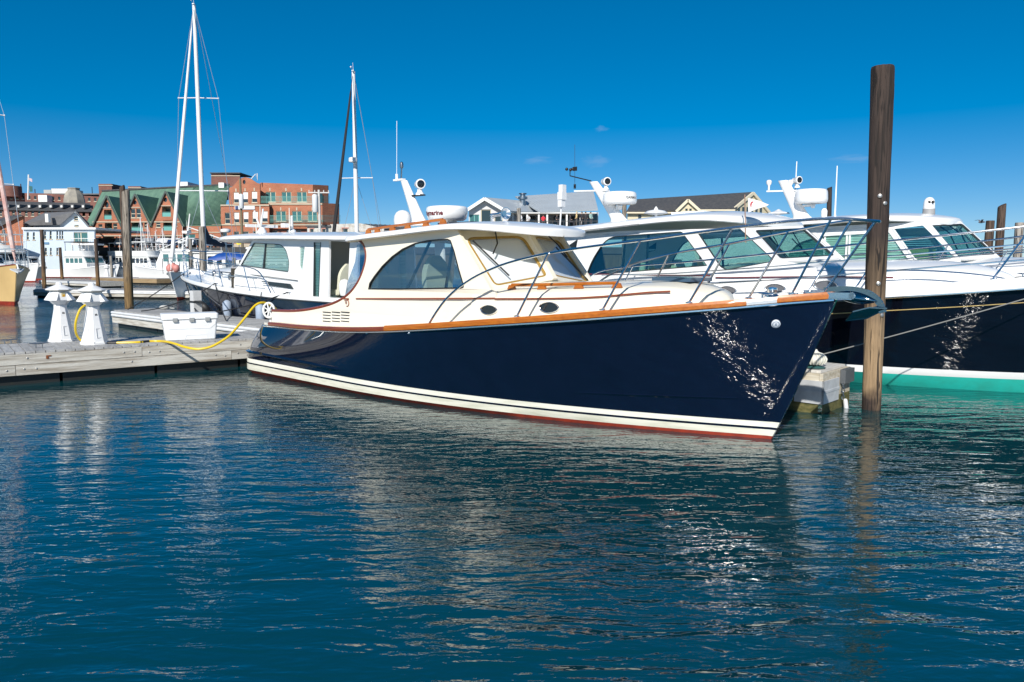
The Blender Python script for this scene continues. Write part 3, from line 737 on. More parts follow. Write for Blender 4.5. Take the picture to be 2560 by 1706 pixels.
# ------------------------------------------------------------------ pilings
def pile_material(name, dark, mid, light, zt, wet=0.25):
    if name in MATS: return MATS[name]
    m = bpy.data.materials.new(name); m.use_nodes = True; n, l = m.node_tree.nodes, m.node_tree.links; p = n['Principled BSDF']; p.inputs['Roughness'].default_value = .85
    tc = n.new('ShaderNodeTexCoord'); sp = n.new('ShaderNodeSeparateXYZ'); l.new(tc.outputs['Object'], sp.inputs[0])
    mp = n.new('ShaderNodeMapping'); mp.inputs['Scale'].default_value = (9, 9, 0.55); l.new(tc.outputs['Object'], mp.inputs[0])
    nz = n.new('ShaderNodeTexNoise'); nz.inputs['Scale'].default_value = 2.2; nz.inputs['Detail'].default_value = 8; nz.inputs['Roughness'].default_value = .65; l.new(mp.outputs[0], nz.inputs[0])
    n2 = n.new('ShaderNodeTexNoise'); n2.inputs['Scale'].default_value = 1.3; n2.inputs['Detail'].default_value = 4; l.new(tc.outputs['Object'], n2.inputs[0])
    ad = n.new('ShaderNodeMath'); ad.operation = 'MULTIPLY_ADD'; ad.inputs[1].default_value = 1.1; l.new(n2.outputs['Fac'], ad.inputs[0]); l.new(sp.outputs['Z'], ad.inputs[2])
    cr = n.new('ShaderNodeMapRange'); cr.inputs['From Min'].default_value = zt - .8 + .55; cr.inputs['From Max'].default_value = zt + 1.0 + .55; l.new(ad.outputs[0], cr.inputs['Value'])
    def ramp(a, b):
        r_ = n.new('ShaderNodeValToRGB'); e = r_.color_ramp.elements; e[0].position = .3; e[0].color = rgb(a); e[1].position = .72; e[1].color = rgb(b); l.new(nz.outputs['Fac'], r_.inputs[0]); return r_.outputs[0]
    up, lo = ramp(dark, mid), ramp([c * .45 for c in light], light)
    mx = n.new('ShaderNodeMix'); mx.data_type = 'RGBA'; l.new(cr.outputs[0], mx.inputs['Factor']); l.new(lo, mx.inputs[6]); l.new(up, mx.inputs[7])
    wt = n.new('ShaderNodeMapRange'); wt.inputs['From Min'].default_value = wet + .62; wt.inputs['From Max'].default_value = wet + .40; l.new(ad.outputs[0], wt.inputs['Value'])
    m2 = n.new('ShaderNodeMix'); m2.data_type = 'RGBA'; l.new(wt.outputs[0], m2.inputs['Factor']); l.new(mx.outputs[2], m2.inputs[6]); m2.inputs[7].default_value = (.03, .018, .014, 1)
    mpc = n.new('ShaderNodeMapping'); mpc.inputs['Scale'].default_value = (16, 16, 0.9); l.new(tc.outputs['Object'], mpc.inputs[0])
    nc = n.new('ShaderNodeTexNoise'); nc.inputs['Scale'].default_value = 1.6; nc.inputs['Detail'].default_value = 3; nc.inputs['Distortion'].default_value = 0.6; l.new(mpc.outputs[0], nc.inputs[0])
    ck = n.new('ShaderNodeMapRange'); ck.inputs['From Min'].default_value = 0.545; ck.inputs['From Max'].default_value = 0.61; l.new(nc.outputs['Fac'], ck.inputs['Value'])
    m3 = n.new('ShaderNodeMix'); m3.data_type = 'RGBA'; l.new(ck.outputs[0], m3.inputs['Factor']); l.new(m2.outputs[2], m3.inputs[6]); m3.inputs[7].default_value = (.012, .008, .006, 1)
    l.new(m3.outputs[2], p.inputs['Base Color'])
    bp = n.new('ShaderNodeBump'); bp.inputs['Strength'].default_value = .9; bp.inputs['Distance'].default_value = .02; l.new(nz.outputs['Fac'], bp.inputs['Height']); l.new(bp.outputs[0], p.inputs['Normal'])
    MATS[name] = m; return m
P_DARK = pile_material('creosote_pile', (.014, .010, .009), (.065, .042, .032), (.40, .27, .15), 1.5)
P_GREY = pile_material('grey_pile', (.10, .085, .07), (.36, .31, .25), (.24, .15, .06), 1.9)
P_BRN = pile_material('brown_pile', (.035, .022, .016), (.13, .085, .06), (.30, .17, .06), 1.0)
P_PALE = pile_material('pale_pile', (.17, .15, .125), (.45, .41, .36), (.40, .36, .30), 0.5)
def piling(base, top, r0, r1, mat, label, seed, bend=0.0, n=26, m=26, chamfer=True, group=None, cut=0.0, bolts=()):
    base, top = Vector(base), Vector(top); rr = random.Random(seed); H = top.z; mb = MB(); rows = []
    cracks = [(rr.uniform(0, 6.28), rr.uniform(.1, .9), rr.uniform(.12, .4), rr.uniform(.02, .07)) for _ in range(12)]
    knots = [(rr.uniform(0, 6.28), rr.uniform(.05, .95)) for _ in range(9)]
    zs = [-.6] + [H * i / m for i in range(m)] + [H - .05, H - .02, H]
    for i, z in enumerate(zs):
        t = max(0, z / H); c = base.lerp(top, t) + Vector((bend * math.sin(t * math.pi), 0, 0)); r = lerp(r0, r1, t); row = []
        if chamfer and z > H - .03: r *= (.985 if z < H else .95)
        for k in range(n):
            a = 2 * math.pi * k / n
            q = r * (1 + .045 * noise.noise(Vector((math.cos(a) * 2, math.sin(a) * 2, z * .9 + seed * 7))) + .02 * noise.noise(Vector((math.cos(a) * 9, math.sin(a) * 9, z * 1.5 + seed))))
            for (ca, ct, cl, cd) in cracks:
                if abs(t - ct) < cl and abs((a - ca + math.pi) % (2 * math.pi) - math.pi) < .13: q -= r * cd
            for (ka, kt) in knots:
                d2 = ((a - ka + math.pi) % (2 * math.pi) - math.pi) ** 2 * 4 + ((t - kt) * H / .09) ** 2
                if d2 < 1: q += r * .05 * (1 - d2)
            row.append((c.x + q * math.cos(a) - base.x, c.y + q * math.sin(a) - base.y, z + (cut * math.cos(a) if i >= len(zs) - 3 else 0)))
        rows.append(row)
    mb.grid(rows, wrap=True, cap=True)
    o = mb.build('piling', mat, None, ang=60); o.location = (base.x, base.y, 0); MW[o.name] = Matrix.Translation((base.x, base.y, 0))
    tag(o, label, 'piling', group)
    for (a, z) in bolts:
        q = MB(); c = base.lerp(top, z / H) - Vector((base.x, base.y, 0)); r = lerp(r0, r1, z / H); cc = Vector((c.x + r * math.cos(a), c.y + r * math.sin(a), z))
        q.lathe([(.03, -.01), (.03, .012), (.015, .02)], 8, Matrix.Translation(cc) @ Vector((math.cos(a), math.sin(a), 0)).to_track_quat('Z', 'Y').to_matrix().to_4x4()); q.build('bolt', BOLT, o)
    return o
pb = G(2189, 1028); D0 = pb.y
pt = W(2219, 161, D0); 
big = piling((pb.x, pb.y + .13, 0), (pt.x, pt.y + .13, pt.z), .124, .150, P_DARK, 'tall dark timber piling at the bow of the navy yacht', 3, n=72, m=90, bolts=[(-1.9, 1.42), (-1.25, 1.36), (-1.75, 1.8), (-1.4, 2.9), (-1.9, 3.0)])
# floating scum ring at the waterline
lb = G(320, 790); lt = W(306, 466, lb.y + .2)
piling((lb.x + .06, lb.y, 0), (W(313, 478, lb.y).x + .02, lb.y, W(313, 478, lb.y).z), .165, .14, P_GREY, 'weathered grey piling with brown base beside the far end of the finger dock', 5, cut=.05)
piling((lb.x - .14, lb.y + .30, 0), (lt.x - .07, lb.y + .30, lt.z), .11, .10, P_BRN, 'slim dark piling strapped behind the grey piling by the finger dock', 6, cut=.06)
# ------------------------------------------------------------------ the cream and navy yacht in front
Y1 = thing('motor_yacht', 'navy hulled motor yacht with cream cabin and varnished rails moored in front', 'yacht', B1.o, R(-43))
H1 = Hull(9.8, 10.5, [(0.3, .93), (1.25, .955), (2.0, .965), (3.4, 1.01), (4.5, 1.08), (5.6, 1.18), (6.5, 1.27), (7.7, 1.39), (8.7, 1.50), (9.6, 1.60), (10.1, 1.66), (10.5, 1.70)], 1.70, 1.60, r=.62, x0s=.42, bulge=.10, flare=.35, x0w=-.22)
H1.build(Y1, [(.085, .04, 2), (.20, .118, 3), (.228, .148, 0), (.305, .215, 1)], [NAVY, BOOT, RED, BOOT_ST])
H1.deck(Y1, 3.25, CREAM, inner=1.22)
for sd in (-1, 1):
    H1.rail(.95, 4.6, .028, .10, .062, side=sd, n=30).build('toe_rail', TEAK_R, Y1, ang=30)
    H1.rail(4.602, 9.70, .030, .11, .076, side=sd, n=50).build('cap_rail', TEAK, Y1, ang=30)
    H1.rail(9.98, 10.46, .030, .11, .076, side=sd, n=12).build('cap_rail', TEAK, Y1, ang=30)
    H1.rail(9.69, 9.99, .026, .12, .065, side=sd, n=8).build('fairlead', M('satin_steel', (.86, .86, .86), .38, metal=.7), Y1, ang=30)
    H1.line(.55, 10.47, .012, -.018, .016, side=sd).build('rub_strake', STEEL, Y1)
# stern moulding and swim platform
b = MB(); rows = []
for i in range(21):
    y = -1.28 + 2.56 * i / 20; k = math.sqrt(max(0, 1 - (abs(y) / 1.34) ** 4)); rows.append([(-.42 * k - .03, y, .40), (-.44 * k - .03, y, .425), (-.42 * k - .03, y, .45), (.12, y, .45), (.12, y, .40)])
b.grid(rows, wrap=True, cap=True); b.build('swim_platform', NAVY, Y1, ang=30)
for sd in (-1, 1):
    b = MB(); rows = []
    for i in range(41):
        x = -.16 + 3.55 * i / 40; z = .44 - .055 * (x / 3.4); bb = H1.side_b(max(x, .12), z); k = 1 if i < 38 else (40 - i) / 2.6
        if x < .12: bb = H1.side_b(.12, z) - (.12 - x) * .55
        rows.append([(x, sd * (bb - .03), z - .035), (x, sd * (bb + .055 * k), z - .012), (x, sd * (bb + .06 * k), z + .006), (x, sd * (bb - .02), z + .028)])
    b.grid(rows, wrap=True, cap=True); b.build('spray_rail', NAVY, Y1, ang=30)
# chine knuckle towards the bow
for sd in (-1, 1):
    b = MB(); rows = []
    for i in range(31):
        x = 7.6 + 2.0 * i / 30; z = .44 + .06 * (i / 30); bb = H1.side_b(x, z); k = math.sin(math.pi * min(1, i / 30 * 1.0)) ** .5
        rows.append([(x, sd * (bb - .01), z - .03), (x, sd * (bb + .016 * k), z - .004), (x, sd * (bb - .01), z + .012)])
    b.grid(rows, wrap=True, cap=True); b.build('chine', NAVY, Y1, ang=30)
# round hull emblem and small hull fittings
hc = B1.B(1947, 809, lambda x: H1.side_b(x, 1.25)); 
nb = Vector((H1.side_b(hc.x - .1, hc.z) - H1.side_b(hc.x + .1, hc.z), -.2, 0)); nb.z = -.12; nb.normalize()
b = MB(); Tq = Matrix.Translation(Vector((hc.x, -H1.side_b(hc.x, hc.z), hc.z)) + nb * .002) @ nb.to_track_quat('Z', 'Y').to_matrix().to_4x4()
b.lathe([(.05, -.02), (.05, .008), (.045, .012), (.005, .013)], 24, Tq); em = b.build('hull_emblem', M('emblem_white', (.62, .66, .72), .4), Y1)
b = MB()
for i in range(20):
    a = 2 * math.pi * i / 20; b.add([Tq @ Vector((r * math.cos(a + s), r * math.sin(a + s), .0136)) for r, s in ((.031, -.1), (.041, -.1), (.041, .1), (.031, .1))], [(0, 1, 2, 3)])
b.add([Tq @ Vector((x, y, .0136)) for x, y in ((-.016, -.014), (.016, -.014), (.006, -.004), (.004, .02), (-.004, .02), (-.006, -.004))], [(0, 1, 2, 3, 4, 5)]); b.build('emblem_print', M('emblem_blue', (.10, .16, .26), .4), em, smooth=False)
for px, py in ((740, 823), (921, 833), (1029, 833)):
    p = B1.B(px, py, lambda x: H1.side_b(x, .85)); b = MB(); b.ball((p.x, -H1.side_b(p.x, p.z), p.z), .022, 8, 6); b.build('through_hull', STEEL, Y1)
# ---- cabin side with the swept cockpit coaming
yc = lambda x, z: 1.27 - .075 * max(0, (z - 1.3)) - (.06 * max(0, x - 5.6))
pxs = lambda x, y: (lambda l: (l.x, l.z))(B1.S(x, y, -1.24))
aft = [(q.x, q.y) for q in spline([Vector((a, c, 0)) for a, c in [(.60, 1.185), (1.4, 1.215), (2.05, 1.29), (2.62, 1.40), (3.02, 1.555), (3.28, 1.76), (3.43, 2.0), (3.475, 2.2), (3.40, 2.37), (3.25, 2.455)]], 4)]
bot = [(x, H1.zs(x) + .01) for x in (6.40, 6.0, 5.5, 5.0, 4.5, 4.0, 3.5, 3.0, 2.5, 2.0, 1.5, 1.0, .60)]
outline = bot + aft + [(4.0, 2.50), (4.8, 2.53), (5.60, 2.56), (6.31, 1.715), (6.40, 1.66)]
win = [pxs(*p) for p in ((921, 724), (923, 708), (934, 690), (952, 665), (975, 641), (1000, 622), (1030, 608), (1060, 601), (1090, 598), (1112, 597), (1120, 601), (1131, 628), (1145, 675), (1158, 714), (1157, 720), (1150, 722), (1080, 723), (1000, 724.5))]
sides = cabin_panel(Y1, outline, [win], yc, .05, CREAM)
pane(Y1, win, yc, GLS, BLACK, d=.02, fr=.018)
# mullions of the sliding window
for (a, c, w) in (((1063, 602), (1012, 723), .03), ((1043, 602), (1000, 640), .0), ((1120, 605), (1108, 722), .035)):
    if w:
        A, C_ = pxs(*a), pxs(*c)
        for sd in (-1, 1):
            b = MB(); b.bar((A[0], sd * (yc(*A) - .05), A[1]), (C_[0], sd * (yc(*C_) - .05), C_[1]), w, .03, up=(0, 1, 0)); b.build('mullion', BLACK, Y1, smooth=False)
# teak trim on the coaming edge and around the cabin's aft edge
for sd in (-1, 1):
    b = MB(); b.tube([(x, sd * (yc(x, z) - .02), z + .004) for x, z in aft], .03, 8); b.build('coaming_trim', TEAK_R, Y1)
# clear curtain closing the cockpit side
cur = [(3.22, 2.42), (3.40, 2.32), (3.45, 2.15), (3.38, 1.90), (3.22, 1.70), (3.0, 1.55), (2.85, 1.48), (2.98, 1.75), (3.1, 2.1)]
for sd in (-1, 1):
    b = MB(); b.panel(cur, [], lambda u, v, d: (u - .03, sd * (yc(u, v) - .06 - d + .03 * math.sin(u * 17 + v * 4)), v), .006)
    b.build('clear_curtain', GLASS('vinyl_curtain', (.45, .58, .70), lo=.25), Y1)
# louvred vents
for i in range(3):
    for j in range(4):
        p = B1.S(817 + i * 23, 781 + j * 7.6, -1.27)
        for sd in (-1, 1):
            b = MB(); b.box((p.x, sd * (yc(p.x, p.z) + .001), p.z), (.235, .010, .014)); b.build('vent_slot', BLACK, Y1, smooth=False)
# wing emblem
e0 = B1.S(865, 755, -1.27); b = MB()
yy = -(yc(e0.x, e0.z) + .005)
b.bar((e0.x - .09, yy, e0.z + .05), (e0.x + .07, yy, e0.z + .05), .006, .022, up=(0, 0, 1))
b.tube([(e0.x + .02 + .05 * math.sin(a), yy, e0.z - .02 + .055 * math.cos(a)) for a in [k * .25 for k in range(15)]], .008, 5)
for k in range(3): b.bar((e0.x - .05 + .012 * k, yy, e0.z + .02 - .025 * k), (e0.x + .015, yy, e0.z + .02 - .025 * k), .006, .012)
b.build('wing_emblem', COVE, Y1, smooth=False)
# ---- coachroof
zsd = lambda x: sm_interp([(5.9, 1.70), (6.4, 1.695), (7.2, 1.715), (8.0, 1.745), (8.7, 1.76), (9.3, 1.74)], x)
wt = lambda x: sm_interp([(5.8, 1.262), (6.3, 1.235), (7.0, 1.17), (7.8, 1.03), (8.5, .84), (9.2, .62)], x)
trunk(Y1, 5.95, 9.22, wt, zsd, .12, lambda x: H1.zs(x), CREAM, fr=1.0)
tr_b = lambda x: wt(x) * math.sqrt(max(0, 1 - max(0, (x - 8.22) / 1.0) ** 2.6)) * .985
for sd in (-1, 1):
    pts = []
    for p in ((890, 747.5), (960, 747.5), (1050, 747.5), (1150, 747), (1230, 747)):
        l = B1.S(*p, -1.26); pts.append((l.x, sd * (yc(l.x, l.z) + .001), l.z))
    b = MB(); b.tube(pts, .013, 6); b.build('cove_stripe', COVE, Y1)
    pts = []
    for p in ((1240, 747.5), (1300, 747.5), (1380, 747), (1450, 745.5), (1510, 742), (1570, 736.5), (1625, 731.5), (1680, 729)):
        l = B1.B(*p, tr_b); pts.append((l.x, sd * (tr_b(l.x) + .002), l.z))
    b = MB(); b.tube(pts, .012, 6); b.build('cove_stripe', COVE, Y1)
for px, py, rx, rz in ((1227, 774.5, .145, .062), (1378, 768.5, .145, .066)):
    l = B1.B(px, py, tr_b); s = (tr_b(l.x + .1) - tr_b(l.x - .1)) / .2
    for sd in (-1, 1): porthole(Y1, (l.x, sd * (tr_b(l.x) + .004), l.z), rx, rz, (-s, sd, .05), lens=True)
# teak grab rails on the coachroof
def grab_rail(E, pts, h, nleg, w=.035, name='grab_rail', mat=TEAK):
    P = spline(pts, 8); b = MB(); b.tube([Vector(p) + Vector((0, 0, h)) for p in P], w * .62, 8)
    for k in range(nleg):
        p = P[int(k * (len(P) - 1) / (nleg - 1))]; q = P[min(len(P) - 1, int(k * (len(P) - 1) / (nleg - 1)) + 1)]; d = (Vector(q) - Vector(p))
        if d.length < 1e-6: d = Vector(P[-1]) - Vector(P[-2])
        d.normalize(); p = Vector(p)
        b.hexa([p - d * .07 + Vector((0, -w * .4, -.005)), p + d * .07 + Vector((0, -w * .4, -.005)), p + d * .07 + Vector((0, w * .4, -.005)), p - d * .07 + Vector((0, w * .4, -.005)),
                p - d * .04 + Vector((0, -w * .4, h)), p + d * .04 + Vector((0, -w * .4, h)), p + d * .04 + Vector((0, w * .4, h)), p - d * .04 + Vector((0, w * .4, h))])
    return b.build(name, mat, E, ang=40)
for sd in (-1, 1):
    grab_rail(Y1, [(x, sd * wt(x) * .86, zsd(x) + .035) for x in (6.55, 6.95, 7.35, 7.75, 8.12)], .055, 4)
# ---- windshield
SBL, SBC, STC, STL = (6.30, -1.20, 1.68), (6.42, 0, 1.845), (5.90, 0, 2.56), (5.52, -1.16, 2.545)
hole = rounded([(.11, .08), (.93, .085), (.90, .90), (.09, .88)], [.08, .08, .14, .12], 5)
holeM = [(1 - u, v) for u, v in hole][::-1]
wsS, fS = windshield(Y1, SBL, SBC, STC, STL, hole, CREAM, GLASS('clear_windshield', (.93, .95, .95)), trim=GOLD, cover=CLOTH)
mir = lambda p: (p[0], -p[1], p[2])
wsP, fP = windshield(Y1, mir(SBC), mir(SBL), mir(STL), mir(STC), holeM, CREAM, MATS['clear_windshield'], trim=GOLD, cover=CLOTH)
b = MB(); b.bar(Vector(SBC) + Vector((.012, 0, 0)), Vector(STC) + Vector((.012, 0, 0)), .10, .05, up=(1, 0, 0)); b.build('centre_post', CREAM, Y1, ang=30)
for f, m in ((fS, 1), (fP, -1)):
    g = lambda u, v, d: Vector(f(u if m > 0 else u, v, d))
    if m > 0: wiper(Y1, g(.52, 1.0, -.06), g(.42, .70, -.08), g(.30, .55, -.05), g(.15, .80, -.03), g(.36, .18, -.03))
    else: wiper(Y1, g(.38, 1.0, -.06), g(.55, .72, -.08), g(.66, .50, -.05), g(.55, .70, -.03), g(.86, .10, -.03))
b = MB(); b.box2((5.95, -1.18, 1.60), (6.36, 1.18, 1.70)); b.build('dash', CREAM, Y1)
# interior floor, helm seats
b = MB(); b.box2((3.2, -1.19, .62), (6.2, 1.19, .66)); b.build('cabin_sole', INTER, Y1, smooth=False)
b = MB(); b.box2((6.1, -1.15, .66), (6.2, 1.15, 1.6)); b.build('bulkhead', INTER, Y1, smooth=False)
for yy in (-.62, .55):
    b = MB(); b.box2((4.55, yy - .26, .66), (4.95, yy + .26, 1.25)); b.build('seat_base', INTER, Y1)
    rows = []
    for i in range(13):
        t = i / 12; z = 1.25 + .95 * t; hw = .27 * (1 - max(0, (t - .55) / .45) ** 2.4 * .75); x = 4.62 - .12 * t
        rows.append([(x - .06, yy + hw * k, z) for k in (-1, -.6, 0, .6, 1)] + [(x + .05, yy + hw * k, z) for k in (1, .6, 0, -.6, -1)])
    b = MB(); b.grid(rows, wrap=True, cap=True); b.box((4.78, yy, 1.30), (.46, .5, .14)); b.box((4.74, yy, 1.5), (.1, .3, .28)); b.build('helm_seat', SEAT, Y1, ang=50)
b = MB(); b.box((5.75, -.62, 1.66), (.3, .9, .12)); b.build('instrument_hood', INTER_W, Y1)
# ---- roof
zed = lambda x: sm_interp([(3.0, 2.50), (3.8, 2.545), (4.6, 2.585), (5.4, 2.625), (5.8, 2.63), (6.2, 2.60), (6.6, 2.545)], x)
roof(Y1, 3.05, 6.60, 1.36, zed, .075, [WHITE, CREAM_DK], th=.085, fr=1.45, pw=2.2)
zr = lambda x, y: zed(x) + .075 * (1 - abs(y / 1.36) ** 2.2)
for sd in (-1, 1):
    grab_rail(Y1, [(x, sd * 1.12, zr(x, 1.12) + .005) for x in (3.45, 4.0, 4.6, 5.25)], .062, 6)
mast_b = Vector((4.35, .12, zr(4.3, .1)))
def raked_mast(E, base, top, w0, w1, mat=WHITE, chord=1.9):
    rows = []; base, top = Vector(base), Vector(top)
    for i in range(9):
        t = i / 8; c = base.lerp(top, t); w = lerp(w0, w1, t) * (1 + .5 * max(0, .15 - t) / .15)
        rows.append([(c.x + w * chord * .5 * math.cos(a), c.y + w * .5 * math.sin(a), c.z) for a in [2 * math.pi * k / 16 for k in range(16)]])
    b = MB(); b.grid(rows, wrap=True, cap=True); return b.build('mast', mat, E, ang=50)
p0 = B1.S(1052, 556, 0); p1 = B1.S(1010, 452, 0)
raked_mast(Y1, (p0.x, 0, p0.z - .06), (p1.x, 0, p1.z), .17, .085)
pt_ = B1.S(1000, 450, 0); b = MB(); b.box((pt_.x - .02, 0, pt_.z), (.26, .07, .03)); b.build('mast_head', WHITE, Y1)
l = B1.S(1003, 448, 0); l2 = B1.S(1004, 415, 0); b = MB(); b.tube([(l.x, 0, l.z), (l2.x, 0, l2.z - .03)], .014, 6); b.lathe([(.03, -.04), (.035, 0), (.03, .05), (.01, .07)], 10, Matrix.Translation((l2.x, 0, l2.z))); b.build('anchor_light', STEEL_D, Y1)
l = B1.S(992, 450, 0); l2 = B1.S(992, 303, 0); b = MB(); b.tube([(l.x, 0, l.z - .02), (l.x, 0, l.z + .10)], .025, 8); b.tube([(l.x, 0, l.z + .1), (l2.x, 0, l2.z)], .005, 4); b.build('whip_antenna', WHITE, Y1)
l = B1.S(1044, 489, 0); sb = MB(); sb.box((l.x + .02, 0, l.z), (.26, .10, .02)); sb.build('light_bracket', BLACK, Y1)
searchlight(Y1, (l.x + .06, 0, l.z), (.9, -.42, -.05), .085)
l = B1.S(1118, 553, 0); b = MB(); b.box((l.x, 0, l.z - .05), (.25, .2, .10)); b.build('dome_mount', WHITE, Y1)
va = math.atan2(-(-4.08 * -.682 + 15.57 * .731) * -1 * 0 - 1, .35)
radar_dome(Y1, (l.x, 0, l.z), .345, .245, WHITE, 'Raymarine', TEXT_R, ang0=R(-91), tsize=.105)
l = B1.S(1007, 566, .35); b = MB(); b.lathe([(.12, 0), (.155, .03), (.165, .12), (.155, .20), (.12, .265), (.07, .30), (.005, .315)], 24, Matrix.Translation((l.x, .35, l.z - .02))); b.build('satellite_dome', WHITE, Y1)
b = MB(); b.box((4.0, .0, zr(4, 0) + .02), (.5, .7, .05)); b.build('dome_plinth', WHITE, Y1)
b = MB(); rows = []
hx, hw = B1.S(1185, 552, 0).x, .42
b.box((hx, 0, zr(hx, 0) + .02), (.8, hw * 2, .06)); b.build('hatch_cover', NAVYCLOTH, Y1)
l = B1.S(1262, 535, -.2); b = MB()
T = Matrix.Translation((l.x, -.25, l.z)) @ Vector((.96, -.25, 0)).normalized().to_track_quat('Z', 'Y').to_matrix().to_4x4()
b.lathe([(.02, -.34), (.022, -.1), (.03, 0), (.05, .05), (.085, .09), (.09, .10), (.08, .10), (.04, .055)], 18, T)
T2 = Matrix.Translation((l.x - .02, -.16, l.z - .01)) @ Vector((.96, -.25, 0)).normalized().to_track_quat('Z', 'Y').to_matrix().to_4x4()
b.lathe([(.03, -.42), (.042, -.38), (.03, -.33), (.018, -.28), (.02, 0)], 14, T2)
b.tube([(l.x - .28, -.2, l.z), (l.x - .28, -.2, l.z - .10)], .015, 6); b.tube([(l.x - .02, -.25, l.z), (l.x - .02, -.25, l.z - .10)], .015, 6); b.build('horn', STEEL, Y1)
# ---- bow rail
rb = lambda x: sm_interp([(4.5, 1.60), (6.0, 1.58), (7.0, 1.48), (8.0, 1.29), (9.0, 1.0), (9.8, .68), (10.4, .38), (10.75, .16), (10.9, .03)], x)
top = []
for p in ((1074, 808), (1090, 782), (1112, 752), (1140, 725), (1180, 697), (1220, 677), (1270, 658), (1340, 640), (1420, 625.5), (1500, 614), (1620, 599), (1740, 582), (1850, 568), (1950, 556), (2030, 549), (2100, 547)):
    l = B1.B(*p, rb); top.append((l.x, l.y, l.z))
top += [(10.72, -.2, 2.545), (10.86, -.08, 2.53), (10.90, 0, 2.525)]
cb = lambda x: max(H1.sheer_b(x) - .05, .02)
stn = []
for a, c in (((1292, 795), (1371, 633)), ((1506, 776), (1601, 602)), ((1722, 757), (1833, 570)), ((1979, 737), (2077, 549))):
    A = B1.B(*a, cb); C_ = B1.B(*c, rb); stn.append(((A.x, A.y, H1.zs(A.x) + .08), (C_.x, C_.y, C_.z)))
b = MB(); b.tube([(10.36, 0, 1.77), (10.86, 0, 2.53)], .014, 8); b.build('stem_stanchion', STEEL, Y1)
rail_set(Y1, spline(top, 3), stn, r=.0165)
# ---- anchor on its roller
b = MB(); b.box2((10.15, -.08, 1.70), (10.70, -.06, 1.765)); b.box2((10.15, .06, 1.70), (10.70, .08, 1.765)); b.box2((10.15, -.08, 1.69), (10.68, .08, 1.705)); b.tube([(10.68, -.08, 1.735), (10.68, .08, 1.735)], .035, 12); b.build('anchor_roller', STEEL, Y1, ang=30)
b = MB()
shank = spline([(10.35, 0, 1.78), (10.60, 0, 1.80), (10.80, 0, 1.77), (10.93, 0, 1.68), (10.98, 0, 1.56)], 4)
for p, q in zip(shank, shank[1:]): b.bar(p, q, .022, .07, up=(0, 0, 1))
an = b.build('anchor', MATS.get('anchor_steel') or M('anchor_steel', (.36, .39, .39), .12, metal=1.0), Y1, ang=40)
for sd in (-1, 1):
    b = MB(); F_ = [(11.02, 0, 1.60), (10.88, sd * .13, 1.61), (10.72, sd * .15, 1.56), (10.60, sd * .02, 1.45), (10.82, 0, 1.485)]
    b.prism(F_, (0, 0, 0), (0, 0, .014)); b.build('fluke', MATS['anchor_steel'], an, smooth=False)
b = MB(); rows = []
for i in range(10):
    t = i / 9; x = 10.50 + .42 * t; w = .08 * math.sin(math.pi * (.15 + .8 * t)) ; z = 1.74 - .06 * t
    rows.append([(x, w * math.cos(a), z + w * .85 * math.sin(a)) for a in [2 * math.pi * k / 14 for k in range(14)]])
b.grid(rows, wrap=True, cap=True); b.build('shank_guard', M('mirror_steel', (.30, .34, .34), .06, metal=1.0), an, ang=50)
# windlass and bow cleats
b = MB(); b.lathe([(.09, 0), (.09, .03), (.05, .06), (.06, .10), (.055, .13), (.01, .14)], 16, Matrix.Translation((9.75, 0, H1.zs(9.75) + .05))); b.build('windlass', STEEL, Y1)
for sd in (-1, 1):
    b = MB(); cleat(b, (9.84, sd * (H1.sheer_b(9.84) - .05), H1.zs(9.84) + .06), .26, R(-25) * -sd); b.build('cleat', STEEL, Y1)
b = MB(); b.box((8.55, 0, zsd(8.5) + .12), (.55, .55, .05)); b.build('deck_hatch', M('hatch_blue', (.05, .09, .14), .15, coat=.5), Y1)
# ------------------------------------------------------------------ the white yacht with a dark hull behind (second berth)
def xz(Fr, y): return lambda x, yy: (lambda l: (l.x, l.z))(Fr.S(x, yy, y))
_o = B1.w((-.3, 6.65, 0)); B2 = Frame(_o.x, _o.y, -43)
Y2 = thing('motor_yacht', 'white cabined yacht with green tinted windows and black hull behind the front yacht', 'yacht', B2.o, R(-43))
H2 = Hull(13.0, 14.2, [(0, 1.10), (3, 1.12), (6, 1.20), (8.2, 1.36), (10.0, 1.53), (10.95, 1.62), (11.8, 1.71), (13, 1.84), (14.2, 1.96)], 2.2, 2.06, psh=3.0, pw=3.2, r=.6, bulge=.05)
NAVY2 = M('black_navy_gloss', (.0035, .005, .011), .05, coat=1.0, var=.3, scale=3)
H2.build(Y2, [(.18, .24, 2), (.32, .35, 1)], [NAVY2, WHITE, TEAL])
H2.deck(Y2, 2.4, WHITE, inner=1.75)
for sd in (-1, 1):
    H2.rail(.6, 14.0, .02, .14, .17, side=sd, n=60).build('bulwark', WHITE, Y2, ang=30)
    H2.line(.7, 14.1, .022, -.005, .017, side=sd).build('rub_strake', STEEL, Y2)
    b = MB(); b.tube([(x, sd * (H2.side_b(x, H2.zs(x) - .22) + .002), H2.zs(x) - .22) for x in [1 + 12.6 * i / 50 for i in range(51)]], .008, 4); b.build('gold_cove_line', M('gold_line', (.55, .40, .16), .35), Y2)
q2 = xz(B2, -1.72); y2 = lambda x, z: 1.76 - .10 * max(0, z - 1.5) - .05 * max(0, x - 7.0)
w2a = rounded([q2(1465, 690), q2(1478, 650), q2(1512, 592), q2(1699, 578.5), q2(1768, 665)], [.05, .2, .35, .05, .03], 5)
w2b = rounded([q2(1736, 578), q2(1842, 569), q2(1930, 649), q2(1922, 656), q2(1816, 676), q2(1800, 668)], [.05, .05, .05, .04, .05, .05], 4)
w2c = rounded([q2(1412, 618), q2(1440, 598), q2(1437, 622), q2(1418, 628)], .03, 3)
A = q2(1868, 571); Bq = q2(1950, 652)
